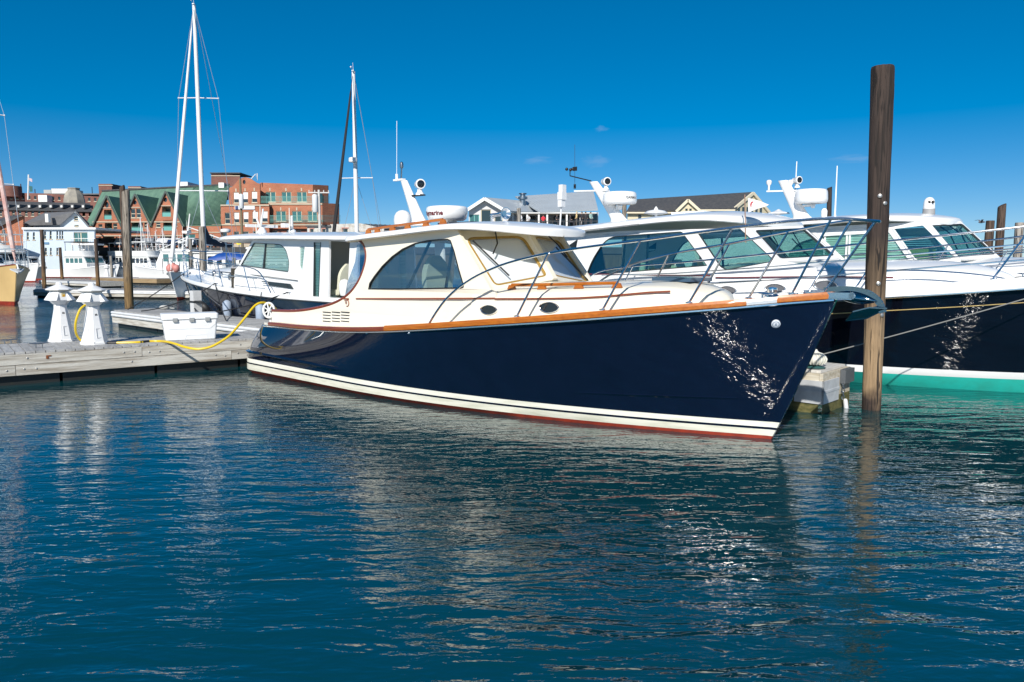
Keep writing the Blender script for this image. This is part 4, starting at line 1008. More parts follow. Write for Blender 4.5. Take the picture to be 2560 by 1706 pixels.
ol = [(x, H2.zs(x) + .02) for x in (8.6, 8, 7, 6, 5, 4, 3, 2, 1.2)] + [(1.2, 1.6), (1.9, 1.75), (2.25, 2.2), (2.2, 2.68), (4.5, 2.76), (A[0], A[1] + .01), (Bq[0], Bq[1]), (8.6, Bq[1] - .12)]
cabin_panel(Y2, ol, [w2a, w2b, w2c], y2, .05, WHITE)
for w_ in (w2a, w2b, w2c): pane(Y2, w_, y2, GLS_G, DARKTRIM, d=.02, fr=.016)
for a, c in (((1613, 586), (1613, 680)), ((1555, 592), (1553, 684))):
    P, Q = q2(*a), q2(*c)
    for sd in (-1, 1): b = MB(); b.bar((P[0], sd * (y2(*P) - .05), P[1]), (Q[0], sd * (y2(*Q) - .05), Q[1]), .045, .03, up=(0, 1, 0)); b.build('mullion', DARKTRIM, Y2, smooth=False)
z2 = lambda x: sm_interp([(7, 1.90), (8.2, 1.93), (9.5, 1.94), (10.5, 1.92), (11.4, 1.88)], x); wd2 = lambda x: sm_interp([(6.5, 1.83), (8, 1.78), (9, 1.60), (10, 1.28), (11, .88), (11.6, .62)], x)
trunk(Y2, 6.6, 11.35, wd2, z2, .20, lambda x: H2.zs(x) + .02, WHITE, fr=1.6)
t2b = lambda x: wd2(x) * .985
for sd in (-1, 1):
    b = MB(); b.tube([(x, sd * (wd2(x) * .985 + .004), z2(x) - .10) for x in [5.2 + 4.6 * i / 30 for i in range(31)] if x > 6.7], .011, 5); b.build('cove_stripe', M('red_stripe', (.16, .02, .025), .4), Y2)
    b = MB(); b.tube([(x, sd * (y2(x, 1.83) + .003), 1.83) for x in (2.2, 4.0, 6.0, 7.3)], .010, 5); b.build('cove_stripe', M('red_stripe', (.16, .02, .025), .4), Y2)
for px, py in ((1820, 727), (1938, 722), (2066, 714)):
    l = B2.B(px, py, t2b); s = (t2b(l.x + .1) - t2b(l.x - .1)) / .2
    for sd in (-1, 1): porthole(Y2, (l.x, sd * (t2b(l.x) + .004), l.z), .185, .085, (-s, sd, .05), lens=True, gm=M('porthole_grey', (.13, .13, .14), .15))
SBL = B2.S(1948, 655, -1.60); STL = B2.S(1872, 570, -1.48); CB = Vector((SBL.x + .52, 0, SBL.z + .07)); CT = Vector((STL.x + .42, 0, STL.z + .08))
hl = rounded([(.06, .08), (.96, .08), (.96, .92), (.06, .92)], .06, 4); hlM = [(1 - u, v) for u, v in hl][::-1]
windshield(Y2, SBL, CB, CT, STL, hl, WHITE, GLS_G, trim=DARKTRIM); mr_ = lambda p: (p[0], -p[1], p[2])
_, f2 = windshield(Y2, CB, mr_(SBL), mr_(STL), CT, hlM, WHITE, GLS_G, trim=DARKTRIM)
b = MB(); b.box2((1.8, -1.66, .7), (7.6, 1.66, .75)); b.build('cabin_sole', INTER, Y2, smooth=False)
b = MB(); b.box2((7.4, -1.6, .75), (7.5, 1.6, 1.95)); b.build('bulkhead', INTER_W, Y2, smooth=False)
def helm_seat(E, x, y, z, mat=SEAT, h=.8):
    rows = []
    for i in range(11):
        t = i / 10; hw = .28 * (1 - max(0, (t - .5) / .5) ** 2.4 * .75); xx = x - .12 * t
        rows.append([(xx - .06, y + hw * k, z + h * t) for k in (-1, -.6, 0, .6, 1)] + [(xx + .05, y + hw * k, z + h * t) for k in (1, .6, 0, -.6, -1)])
    b = MB(); b.grid(rows, wrap=True, cap=True); b.box((x + .2, y, z + .05), (.48, .54, .14)); b.box((x + .15, y, z / 2 + .35), (.2, .25, z - .7)); return b.build('helm_seat', mat, E, ang=50)
for x, y in ((4.6, -.75), (5.3, -.6), (5.0, .8), (3.4, .9)): helm_seat(Y2, x, y, 1.35)
b = MB(); b.box2((5.9, -1.45, 1.5), (7.3, -.2, 1.88)); b.build('dash', INTER_W, Y2)
zed2 = lambda x: sm_interp([(1.0, 2.80), (2.5, 2.82), (4.0, 2.90), (5.5, 2.99), (6.4, 3.0), (7.0, 2.95), (7.5, 2.87)], x)
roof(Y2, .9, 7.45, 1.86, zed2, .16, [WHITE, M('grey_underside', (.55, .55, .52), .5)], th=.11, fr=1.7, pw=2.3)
zr2 = lambda x, y=0: zed2(x) + .16 * (1 - abs(y / 1.86) ** 2.2)
b = MB(); b.tube([(x, -1.865, zed2(x) - .09) for x in (2.2, 3.2, 4.4, 5.0)], .014, 5); b.build('drip_rail', M('grey_trim', (.3, .3, .3), .5), Y2)
pm0 = B2.S(1555, 548, 0); pm1 = B2.S(1484, 455, 0)
raked_mast(Y2, (pm0.x, 0, pm0.z - .12), (pm1.x, 0, pm1.z), .22, .13)
l = B2.S(1447, 478, 0); r_ = B2.S(1520, 477, 0); b = MB(); b.bar((l.x - .1, 0, l.z), (r_.x, 0, r_.z), .14, .035); b.build('spreader', WHITE, Y2)
l = B2.S(1515, 475, 0); searchlight(Y2, (l.x, 0, l.z), (.9, -.5, -.05), .10)
l = B2.S(1549, 512, 0); radar_dome(Y2, (l.x, 0, l.z), .41, .30, WHITE, 'GARMIN', TEXT_K, ang0=R(-12), tsize=.085, flat=True, bold=.001)
b = MB(); b.bar((pm0.x - .1, 0, l.z - .12), (l.x, 0, l.z - .02), .16, .06); b.build('radar_bracket', WHITE, Y2)
b = MB(); a0 = B2.S(1478, 453, 0); a1 = B2.S(1425, 440, 0); b.tube([a0, a1, a1 + Vector((0, 0, .12))], .014, 6)
for k in range(3): b.ball(a1 + Vector((.09 * math.cos(k * 2.1), .09 * math.sin(k * 2.1), .16)), .04, 8, 6)
b.box(a1 + Vector((.16, 0, .16)), (.12, .015, .10)); b.build('wind_sensor', BLACK, Y2)
l = B2.S(1437, 470, .3); l2 = B2.S(1437, 362, .3); b = MB(); b.tube([l + Vector((0, 0, -.02)), l + Vector((0, 0, .09))], .03, 8); b.tube([l, l2], .006, 4); b.build('whip_antenna', BLACK, Y2)
# flat antennas on a post
l0 = B2.S(1400, 565, .6); l1 = B2.S(1407, 458, .6); b = MB(); b.tube([l0, l0.lerp(l1, .45)], .022, 8)
for k in range(3): c = l0.lerp(l1, .53 + .17 * k); b.box(c, (.13 if k != 1 else .16, .16 if k != 1 else .19, .20))
for k in range(2): b.tube([l0.lerp(l1, .60 + .17 * k), l0.lerp(l1, .63 + .17 * k)], .06, 8)
b.build('post_antenna', M('antenna_grey', (.66, .67, .68), .5), Y2)
for px, py in ((1640, 534),): 
    l = B2.S(px, py, 1.0); b = MB(); b.lathe([(.02, -.2), (.03, -.05), (.30, 0), (.22, .06), (.06, .09), (.02, .16), (.005, .17)], 18, Matrix.Translation(l)); b.build('flat_antenna', WHITE, Y2)
b = MB(); b.box((5.3, 0, zr2(5.3) + .02), (.8, .9, .05)); b.build('roof_hatch', WHITE, Y2)
for yy in (-.5, .6):
    b = MB(); p = Vector((7.1, yy, 2.88)); b.box(p, (.08, .06, .1)); b.tube([p, p + Vector((.25, -.05, -.35)), p + Vector((.4, -.08, -.6))], .012, 5); b.tube([p + Vector((.2, -.25, -.3)), p + Vector((.5, .15, -.75))], .012, 5); b.build('wiper', BLACK, Y2)
rb2 = lambda x: max(H2.sheer_b(x) - .12, .05)
tops = [(x, -rb2(x), H2.zs(x) + .17 + h) for x, h in ((3.6, .02), (3.75, .35), (4.1, .58), (5, .68), (6.5, .72), (8, .74), (9.5, .75), (11, .76), (12.4, .78), (13.4, .80))] + [(14.1, -.35, 2.95), (14.35, 0, 2.96)]
mids = [[(x, -rb2(x) - .01, H2.zs(x) + .17 + .5) for x in (4.2, 6, 8, 10, 12, 13.3)], [(x, -rb2(x) - .01, H2.zs(x) + .17 + .26) for x in (4.2, 6, 8, 10, 12, 13.3)]]
st2 = [((x, -rb2(x) - .02, H2.zs(x) + .17), (x + .42, -rb2(x + .42), H2.zs(x + .42) + .17 + .73)) for x in (4.6, 6.4, 9.4, 11.3, 12.7)]
rail_set(Y2, spline(tops, 4), st2, r=.018, mids=mids)
for px in ((2075, 712),):
    pass
for sd in (-1, 1):
    b = MB(); cleat(b, (11.7, sd * (H2.sheer_b(11.7) - .10), H2.zs(11.7) + .17), .26, R(25) * sd); b.build('cleat', STEEL, Y2)
l = B2.S(2010, 679, -.9); b = MB(); b.box((l.x, -.9, l.z), (.55, .30, .03)); b.build('deck_hatch', M('hatch_smoke', (.16, .20, .26), .1, coat=.4), Y2)

# ------------------------------------------------------------------ third yacht
_o = B1.w((-.2, 11.7, 0)); B3 = Frame(_o.x, _o.y, -43)
Y3 = thing('motor_yacht', 'white yacht with closed green blinds and pod camera on its roof at right', 'yacht', B3.o, R(-43))
H3 = Hull(13.0, 14.2, [(0, 1.10), (3, 1.12), (6, 1.22), (8.2, 1.38), (10.0, 1.55), (11.8, 1.72), (13, 1.84), (14.2, 1.96)], 2.1, 1.95, psh=2.8, pw=2.6, r=.6, bulge=.05)
H3.build(Y3, [(.08, .08, 1), (.30, .30, 1)], [NAVY_B, WHITE])
H3.deck(Y3, 2.4, WHITE, inner=1.7)
for sd in (-1, 1): H3.rail(.6, 14.0, .02, .14, .12, side=sd, n=50).build('bulwark', WHITE, Y3, ang=30)
q3 = xz(B3, -1.6); y3 = lambda x, z: 1.66 - .09 * max(0, z - 1.5) - .05 * max(0, x - 7.5)
w3a = rounded([q3(2036, 668), q3(1960, 645), q3(1990, 605), q3(2050, 588), q3(2222, 578), q3(2278, 655), q3(2268, 664)], [.05, .2, .3, .3, .04, .04, .04], 5)
w3b = rounded([q3(2226, 570), q3(2305, 560), q3(2386, 640), q3(2378, 645), q3(2296, 656), q3(2282, 648)], [.04, .04, .05, .04, .05, .05], 4)
A = q3(2316, 556); Bq = q3(2398, 648)
ol = [(x, H3.zs(x) + .02) for x in (9.6, 8, 7, 6, 5, 4, 3, 2.4)] + [(2.4, 2.8), (5, 2.92), (A[0], A[1] + .02), Bq, (9.6, Bq[1] - .1)]
cabin_panel(Y3, ol, [w3a, w3b], y3, .05, WHITE)
pane(Y3, w3a, y3, GLASS('clear_mint_glass', (.74, .93, .89)), WHITE, d=.02, fr=.03, proud=.012); pane(Y3, w3b, y3, GLS_G, WHITE, d=.02, fr=.03, proud=.012)
blinds(Y3, w3a, 1.50, M('green_blind', (.60, .80, .72), .5), pitch=.055)
for a, c in (((2060, 590), (2058, 668)), ((2115, 586), (2113, 666)), ((2122, 586), (2121, 664))):
    P, Q = q3(*a), q3(*c)
    for sd in (-1, 1): b = MB(); b.bar((P[0], sd * (y3(*P) - .035), P[1]), (Q[0], sd * (y3(*Q) - .035), Q[1]), .04, .04, up=(0, 1, 0)); b.build('mullion', WHITE, Y3, smooth=False)
z3 = lambda x: sm_interp([(7.5, 2.0), (9, 2.03), (10.5, 2.02), (12, 1.97)], x); wd3 = lambda x: sm_interp([(7.5, 1.58), (9, 1.5), (10, 1.32), (11, 1.05), (12, .75)], x)
trunk(Y3, 7.5, 12.2, wd3, z3, .18, lambda x: H3.zs(x), WHITE, fr=1.6)
SBL = B3.S(2396, 650, -1.5); STL = B3.S(2316, 557, -1.38); CB = Vector((SBL.x + .5, 0, SBL.z + .06)); CT = Vector((STL.x + .36, 0, STL.z + .08))
windshield(Y3, SBL, CB, CT, STL, hl, WHITE, GLS_G, trim=DARKTRIM); windshield(Y3, CB, mr_(SBL), mr_(STL), CT, hlM, WHITE, GLS_G, trim=DARKTRIM)
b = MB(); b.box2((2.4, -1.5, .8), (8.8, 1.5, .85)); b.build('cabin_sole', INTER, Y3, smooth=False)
b = MB(); b.box2((2.4, -1.55, .85), (2.45, 1.55, 2.8)); b.build('aft_bulkhead', WHITE, Y3, smooth=False)
b = MB(); l = B3.S(2300, 640, -.9); b.box((l.x, -.9, l.z - .05), (.5, .6, .40)); b.build('helm_seat', M('olive_cushion', (.34, .34, .08), .7), Y3)
zed3 = lambda x: sm_interp([(1.5, 2.95), (4, 3.02), (6, 3.10), (7.6, 3.14), (8.5, 3.12), (9.25, 3.05)], x)
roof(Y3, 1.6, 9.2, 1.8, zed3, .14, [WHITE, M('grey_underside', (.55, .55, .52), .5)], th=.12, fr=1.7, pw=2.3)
zr3 = lambda x, y=0: zed3(x) + .14 * (1 - abs(y / 1.8) ** 2.2)
pm0 = B3.S(2010, 538, 0); pm1 = B3.S(1958, 452, 0); raked_mast(Y3, (pm0.x, 0, pm0.z - .15), (pm1.x, 0, pm1.z), .22, .15)
l = B3.S(1918, 479, 0); r_ = B3.S(1998, 477, 0); b = MB(); b.bar((l.x, 0, l.z), (r_.x, 0, r_.z), .10, .04)
for px in (1922, 1976): p = B3.S(px, 476, 0); b.lathe([(.025, 0), (.03, .12), (.07, .18), (.075, .24), (.05, .27), (.005, .28)], 12, Matrix.Translation(p))
b.build('spreader', WHITE, Y3)
l = B3.S(1993, 470, 0); searchlight(Y3, (l.x, 0, l.z), (.9, -.5, 0), .10)
l = B3.S(2027, 510, 0); radar_dome(Y3, (l.x, 0, l.z), .42, .38, WHITE, flat=True); b = MB(); b.bar((pm0.x - .2, 0, l.z - .06), (l.x + .1, 0, l.z - .04), .12, .05); b.lathe([(.05, 0), (.05, .06)], 10, Matrix.Translation((l.x + .1, -.1, l.z - .12))); b.build('radar_bracket', WHITE, Y3)
for (x0_, ya, yb, yl) in ((1991, 478, 404, .2), (2092, 545, 415, -.5)):
    a, c = B3.S(x0_ - 5, ya + 40 if ya < 500 else ya, yl), B3.S(x0_ + 1, yb, yl); antenna(Y3, a, c, .022)
for px, py, yl in ((1946, 535, .3), (2060, 545, .2)):
    l = B3.S(px, py, yl); b = MB()
    if px < 2000: b.lathe([(.03, -.25), (.03, -.03), (.30, 0), (.28, .03), (.12, .07), (.03, .12), (.005, .13)], 18, Matrix.Translation(l)); b.build('flat_antenna', WHITE, Y3)
    else: b.lathe([(.05, -.05), (.075, .0), (.08, .18), (.05, .24), (.005, .25)], 14, Matrix.Translation(l)); b.build('gps_dome', WHITE, Y3)
l = B3.S(2322, 530, 0); b = MB(); b.lathe([(.14, -.06), (.135, .0), (.135, .07)], 18, Matrix.Translation(l)); cm = b.build('camera_base', M('grey_trim', (.3, .3, .3), .5), Y3)
b = MB(); b.lathe([(.13, .07), (.125, .2), (.11, .28), (.07, .33), (.005, .35)], 18, Matrix.Translation(l)); b.build('thermal_camera', WHITE, Y3)
b = MB()
for k, (dx, dz) in enumerate(((-.02, .22), (.06, .22))): b.ball(l + Vector((.05 + dx, -.115, dz)), .035, 8, 6, (1, .3, 1))
b.build('camera_lens', BLACK, Y3)
l = B3.S(2440, 672, -1.25); b = MB(); b.box((l.x, -wd3(l.x) * .97, l.z), (.62, .05, .12)); b.build('trunk_window', M('blue_glass', (.04, .07, .13), .08, coat=.5), Y3)
for sd in (-1, 1):
    b = MB(); b.tube([(x, sd * (wd3(x) * .985 + .006), H3.zs(x) + .17) for x in [8.6 + 3 * i / 20 for i in range(21)]], .011, 5); b.build('cove_stripe', M('dark_stripe', (.02, .02, .03), .4), Y3)
rb3 = lambda x: max(H3.sheer_b(x) - .1, .05)
rail_set(Y3, spline([(x, -rb3(x), H3.zs(x) + .12 + h) for x, h in ((7, .0), (7.2, .4), (8, .6), (10, .64), (12, .66), (13.4, .7))] + [(14.2, 0, 2.8)], 4), [((x, -rb3(x), H3.zs(x) + .12), (x + .3, -rb3(x + .3), H3.zs(x + .3) + .74)) for x in (8.5, 10.2, 11.8)], r=.015)
for yy in (-.6, .5):
    b = MB(); p = Vector((8.75, yy, 3.06)); b.box(p, (.3, .08, .1)); b.tube([p, p + Vector((.4, -.05, -.3)), p + Vector((.6, -.08, -.7))], .016, 5); b.build('wiper', BLACK, Y3)

# ------------------------------------------------------------------ yacht at left, bow away from us
_o = B1.w((-1.75, 4.05, 0)); B4 = Frame(_o.x, _o.y, 137)
Y4 = thing('motor_yacht', 'white and navy yacht with pale blinds and open cabin door beyond the cooler', 'yacht', B4.o, R(137))
H4 = Hull(12.0, 13.05, [(0, 1.08), (2, 1.10), (4, 1.14), (6.5, 1.25), (8.5, 1.38), (10.5, 1.52), (13.05, 1.68)], 1.95, 1.8, psh=2.6, pw=2.0, r=.5, bulge=.05)
H4.build(Y4, [(.08, .08, 1), (.2, .2, 1)], [NAVY_B, BOOT])
H4.deck(Y4, 2.1, WHITE, inner=1.5)
for sd in (-1, 1):
    H4.rail(.6, 12.95, .025, .14, .11, side=sd, n=40).build('bulwark', WHITE, Y4, ang=30)
    H4.line(.7, 12.95, .03, -.02, .016, side=sd).build('rub_strake', DARKTRIM, Y4)
q4 = xz(B4, 1.46); y4 = lambda x, z: 1.50 - .06 * max(0, z - 1.4) - .06 * max(0, x - 5.5)
w4a = rounded([q4(598, 664), q4(632, 607), q4(700, 611), q4(714, 625), q4(723.5, 657), q4(722, 681)], [.05, .06, .2, .12, .1, .05], 5)[::-1]
w4b = rounded([q4(746, 616), q4(761, 616), q4(757, 686), q4(749, 668)], .04, 4)[::-1]
w4d = [q4(782, 606), q4(800, 606), q4(801, 742), q4(786, 742)][::-1]
w4e = [q4(820, 603), q4(872, 605), q4(872, 746), q4(824, 748)][::-1]
Aq, Bq = q4(590, 668), q4(628, 600)
ol = [(x, H4.zs(x) + .02) for x in (.3, .9, 1.5, 2.2, 3.0, 4, 5, 6, 7, Aq[0] + .2)] + [(Aq[0] + .2, Aq[1] - .1), Aq, Bq, (4, 2.74), (.3, 2.70)]
cabin_panel(Y4, ol, [w4a, w4b, w4d, w4e], y4, .06, WHITE)
pane(Y4, w4a, y4, GLASS('mint_glass', (.78, .94, .91)), DARKTRIM, d=.025, fr=.02); pane(Y4, w4b, y4, MATS['mint_glass'], WHITE, d=.025, fr=.014); pane(Y4, w4d, y4, GLS_G, DARKTRIM, d=.025, fr=.03, name='door_glass')
blinds(Y4, w4a, 1.385, BLIND, pitch=.042); blinds(Y4, w4b, 1.40, BLIND, pitch=.042); blinds(Y4, w4d, 1.40, BLIND, pitch=.042)
P, Q = q4(660, 609), q4(657, 672)
for sd in (-1, 1): b = MB(); b.bar((P[0], sd * (y4(*P) - .03), P[1]), (Q[0], sd * (y4(*Q) - .03), Q[1]), .05, .04, up=(0, 1, 0)); b.build('mullion', DARKTRIM, Y4, smooth=False)
zt4 = lambda x: sm_interp([(5.5, 1.82), (7, 1.84), (9, 1.80), (11, 1.72)], x); wt4 = lambda x: sm_interp([(5, 1.42), (6.5, 1.35), (8, 1.18), (9.5, .92), (11, .55)], x)
trunk(Y4, 5.6, 11.3, wt4, zt4, .14, lambda x: H4.zs(x), WHITE, fr=1.5)
for px, py in ((535, 684), (553.5, 688.5), (576.5, 692.5)):
    l = B4.B(px, py, lambda x: wt4(x) * .985, side=1); s = (wt4(l.x + .1) - wt4(l.x - .1)) / .2
    for sd in (-1, 1): porthole(Y4, (l.x, sd * (wt4(l.x) * .985 + .004), l.z), .13, .10, (-s, sd, .05), gm=M('porthole_grey', (.13, .13, .14), .15))
b = MB(); pts = []
for p in ((538, 678), (600, 684), (660, 691), (745, 702)): l = B4.B(*p, lambda x: max(wt4(x), 0) if x > 5.8 else 1.5, side=1); pts.append((l.x, l.y + .012, l.z))
b.tube(pts, .010, 5); b.build('cove_stripe', DARKTRIM, Y4)
v4 = rounded([q4(655, 703), q4(668, 703.5), q4(728, 710), q4(737, 723), q4(675, 714)], .03, 3)
b = MB(); b.panel(v4, [], lambda u, v, d: (u, y4(u, v) + .008 - d, v), .02); b.build('engine_vent', PORTG, Y4, smooth=False)
for k in range(2): b = MB(); P = q4(658, 706 + 4 * k); Q = q4(675, 708 + 4 * k); b.bar((P[0], y4(*P) + .014, P[1]), (Q[0], y4(*Q) + .014, Q[1]), .01, .02); b.build('vent_slat', WHITE, Y4, smooth=False)
b = MB(); b.box2((.9, -1.4, .85), (7.2, 1.4, .9)); b.build('cabin_sole', INTER, Y4, smooth=False)
b = MB(); b.box2((7.0, -1.35, .9), (7.05, 1.35, 1.9)); b.build('bulkhead', INTER, Y4, smooth=False)
b = MB(); b.box2((2.9, -.3, .9), (3.0, 1.40, 2.68)); b.build('inner_bulkhead', INTER_W, Y4, smooth=False)
b = MB(); b.box((2.0, .2, 1.3), (.8, .7, .9)); b.build('settee', SEAT, Y4); helm_seat(Y4, 1.6, .9, 1.25)
l = B4.S(862, 715, 1.2); b = MB(); b.lathe([(.12, -.25), (.15, -.1), (.15, .05), (.10, .15), (.01, .18)], 14, Matrix.Translation(l)); b.build('deck_box', WHITE, Y4)
zed4 = lambda x: sm_interp([(.2, 2.72), (3, 2.80), (6, 2.86), (7.2, 2.85), (8.0, 2.78)], x)
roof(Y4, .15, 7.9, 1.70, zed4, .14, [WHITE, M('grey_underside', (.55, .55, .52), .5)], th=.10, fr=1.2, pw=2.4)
zr4 = lambda x, y=0: zed4(x) + .14 * (1 - abs(y / 1.7) ** 2.2)
# radar arrays and aerials on that roof
l = B4.S(655, 583, 0); b = MB(); b.lathe([(.16, -.03), (.15, .06), (.10, .14), (.09, .18)], 14, Matrix.Translation((l.x, 0, l.z)))
b.box((l.x, 0, l.z + .22), (.10, 1.1, .09)); b.tube([(l.x, .05, l.z + .1), (l.x - .3, .1, l.z + .75)], .03, 8); b.tube([(l.x, .05, l.z + .1), (l.x + .35, .05, l.z + .72)], .03, 8); b.build('radar_array', WHITE, Y4)
l = B4.S(730, 583, 0); b = MB(); b.lathe([(.14, -.03), (.12, .08), (.06, .12)], 14, Matrix.Translation((l.x, 0, l.z))); b.tube([(l.x, 0, l.z + .1), (l.x - .18, .1, l.z + .50)], [.05, .035], 8); b.box((l.x - .05, .25, l.z + .22), (.22, .18, .12)); b.build('spotlight', WHITE, Y4)
for px, yb in ((651, 515), (724, 520), (641, 560)):
    a, c = B4.S(px, 582, .3), B4.S(px - 1, yb, .3); antenna(Y4, (a.x, .3, zr4(a.x, .3) - .02), (c.x, .3, c.z), .02, M('aerial_pale', (.70, .66, .58), .5))
rb4 = lambda x: max(H4.sheer_b(x) - .1, .04)
tops = [(x, rb4(x), H4.zs(x) + .11 + h) for x, h in ((3.9, .0), (4.2, .35), (4.7, .62), (6, .68), (8, .70), (10, .72), (11.5, .75))] + [(12.9, .25, 2.50), (13.2, 0, 2.52)]
rail_set(Y4, spline(tops, 4), [((x, rb4(x), H4.zs(x) + .11), (x + .3, rb4(x + .3), H4.zs(x + .3) + .11 + .68)) for x in (5.0, 6.6, 8.2, 9.8, 11.3)], r=.016, mids=[[(x, rb4(x), H4.zs(x) + .46) for x in (4.6, 6, 8, 10, 12.0)]])
b = MB(); cleat(b, (7.0, H4.sheer_b(7.0) - .08, H4.zs(7.0) + .11), .26); cleat(b, (10.6, H4.sheer_b(10.6) - .08, H4.zs(10.6) + .11), .24, -.3); cleat(b, (3.0, H4.sheer_b(3) - .08, H4.zs(3.0) + .11), .26); b.build('cleat', STEEL, Y4)
# searchlight-like pole radar on the bow, dome on a post
# ------------------------------------------------------------------ things on the docks
def pedestal(px, py, label, text):
    p = G(px, py, .57); T = thing('power_pedestal', label, 'power pedestal', p, R(37 + 12), 'lighthouse shaped power pedestals on the dock')
    PW = M('pedestal_white', (.80, .80, .80), .42, var=.05, scale=4); n = 8; ph = math.pi / 8
    b = MB(); b.lathe([(.245, 0), (.245, .035), (.225, .05), (.212, .10), (.118, .60), (.112, .64), (.112, .70)], n, None, ph); b.build('base', PW, T, ang=20)
    b = MB(); b.lathe([(.10, .70), (.135, .73), (.165, .765), (.19, .80), (.168, .97), (.165, .985)], n, None, ph); hd = b.build('head', PW, T, ang=20)
    for k in range(4):      # flared socket hoods
        a = math.pi / 2 * k + math.pi / 4; d = Vector((math.cos(a), math.sin(a), 0)); s = Vector((-math.sin(a), math.cos(a), 0)); z = Vector((0, 0, 1)); b = MB()
        b.hexa([d * .12 + s * .072 + z * .78, d * .12 - s * .072 + z * .78, d * .262 - s * .072 + z * .80, d * .262 + s * .072 + z * .80,
                d * .12 + s * .066 + z * .935, d * .12 - s * .066 + z * .935, d * .168 - s * .066 + z * .935, d * .168 + s * .066 + z * .935]); b.build('socket_hood', PW, T, smooth=False)
    b = MB(); b.lathe([(.17, .985), (.232, .992), (.235, 1.008), (.225, 1.018), (.075, 1.085), (.055, 1.09), (.055, 1.115), (.035, 1.14), (.005, 1.145)], n, None, ph); b.build('cap', PW, T, ang=20)
    b = MB(); b.lathe([(.178, .968), (.222, .984), (.222, .99), (.17, .99)], n, None, ph); b.build('lens_band', M('lens_grey', (.30, .29, .24), .3), T, ang=20)
    for k in (0, 1):        # framed service panels on the two faces towards us
        a = R(-90 - 49 + 12) + (R(45) * k); d = Vector((math.cos(a), math.sin(a), 0)); s = Vector((-math.sin(a), math.cos(a), 0))
        def f(u, v, q):
            r = lerp(.212, .118, (v - .10) / .5) * math.cos(ph); return d * (r + .006 - q) + s * u + Vector((0, 0, v))
        b = MB(); b.panel([(-.058, .12), (.058, .12), (.052, .30), (-.052, .30)], [[(-.05, .13), (.05, .13), (.045, .29), (-.045, .29)]], f, .006); b.build('service_panel', M('panel_line', (.60, .60, .61), .5), T, smooth=False)
    a = R(-90 - 49 + 12 + 45); d = Vector((math.cos(a), math.sin(a), 0)); s = Vector((-math.sin(a), math.cos(a), 0))
    def ft(x, y): v = .55 + y; r = lerp(.212, .118, (v - .10) / .5) * math.cos(ph); return d * (r + .004) + s * (x - .0) + Vector((0, 0, v))
    text_mb(text, .055, ft, bold=.001).build('maker_lettering', TEXT_K, T, smooth=False)
    b = MB()
    for k in range(8):
        a = math.pi / 4 * k + ph; b.lathe([(.014, 0), (.014, .012)], 8, Matrix.Translation((.235 * math.cos(a), .235 * math.sin(a), .035)))
    b.build('foot_bolts', BOLT, T)
    return T
PA = pedestal(156, 853, 'lighthouse shaped white power pedestal on the dock, the left one without a hose', 'Ma')
PB = pedestal(237, 860, 'lighthouse shaped white power pedestal on the dock with the yellow hose plugged in', 'Ma')
b = MB(); b.box((-.02, -.175, .90), (.085, .01, .11)); 
q = MB(); a = R(-90 - 49 + 8 + 45); d = Vector((math.cos(a), math.sin(a), 0)); s = Vector((-math.sin(a), math.cos(a), 0))
q.hexa([d * .158 + s * x + Vector((0, 0, z)) for x, z in ((-.035, .86), (.035, .86), (.035, .955), (-.035, .955))] + [d * .168 + s * x + Vector((0, 0, z)) for x, z in ((-.035, .86), (.035, .86), (.035, .955), (-.035, .955))]); q.build('meter_label', M('label_cream', (.66, .58, .36), .6), PA, smooth=False)
q = MB(); q.hexa([d * .169 + s * x + Vector((0, 0, z)) for x, z in ((-.018, .865), (.030, .865), (.030, .91), (-.018, .91))] + [d * .172 + s * x + Vector((0, 0, z)) for x, z in ((-.018, .865), (.030, .865), (.030, .91), (-.018, .91))]); q.build('meter_print', M('label_orange', (.65, .35, .03), .6), PA, smooth=False)

# cooler
ca, cb_ = G(409, 854, .57), G(546, 848, .57)
CO = thing('ice_cooler', 'large white ice cooler with three latches standing on the dock', 'cooler', (ca + cb_) / 2, math.atan2((cb_ - ca).y, (cb_ - ca).x)); Lc = (cb_ - ca).length; CW = M('cooler_white', (.80, .81, .82), .38, var=.04, scale=6)
def rbox(mb, x0, x1, y0, y1, z0, z1, tx=0.0, ty=0.0, r=.04):
    rows = []
    for z, k in ((z0, 0), (z0 + .015, -.012), (lerp(z0, z1, .5), -.012), (z1 - .015, -.012), (z1, 0)):
        t = (z - z0) / (z1 - z0); ex, ey = tx * (1 - t), ty * (1 - t); g = .012 if k == 0 else 0
        P = rounded([(x0 + ex + g, y0 + ey + g), (x1 - ex - g, y0 + ey + g), (x1 - ex - g, y1 - ey - g), (x0 + ex + g, y1 - ey - g)], r, 4); rows.append([(a, c, z) for a, c in P])
    mb.grid(rows, wrap=True, cap=True)
b = MB(); rbox(b, -Lc / 2, Lc / 2, 0, .50, .0, .40, .045, .03); b.build('body', CW, CO, ang=30)
b = MB(); rbox(b, -Lc / 2 - .02, Lc / 2 + .02, -.02, .52, .405, .52, 0, 0, .05); b.build('lid', CW, CO, ang=30)
for x in (-.28, .02, .31):
    b = MB(); b.box((x * Lc, -.026, .405), (.085, .02, .075)); b.box((x * Lc, -.036, .398), (.085, .008, .018)); b.build('latch', M('latch_grey', (.30, .31, .31), .5), CO)
fz = lambda u, v, q: (u, .03 * (1 - v / .4) - .006 - q * -1, v)
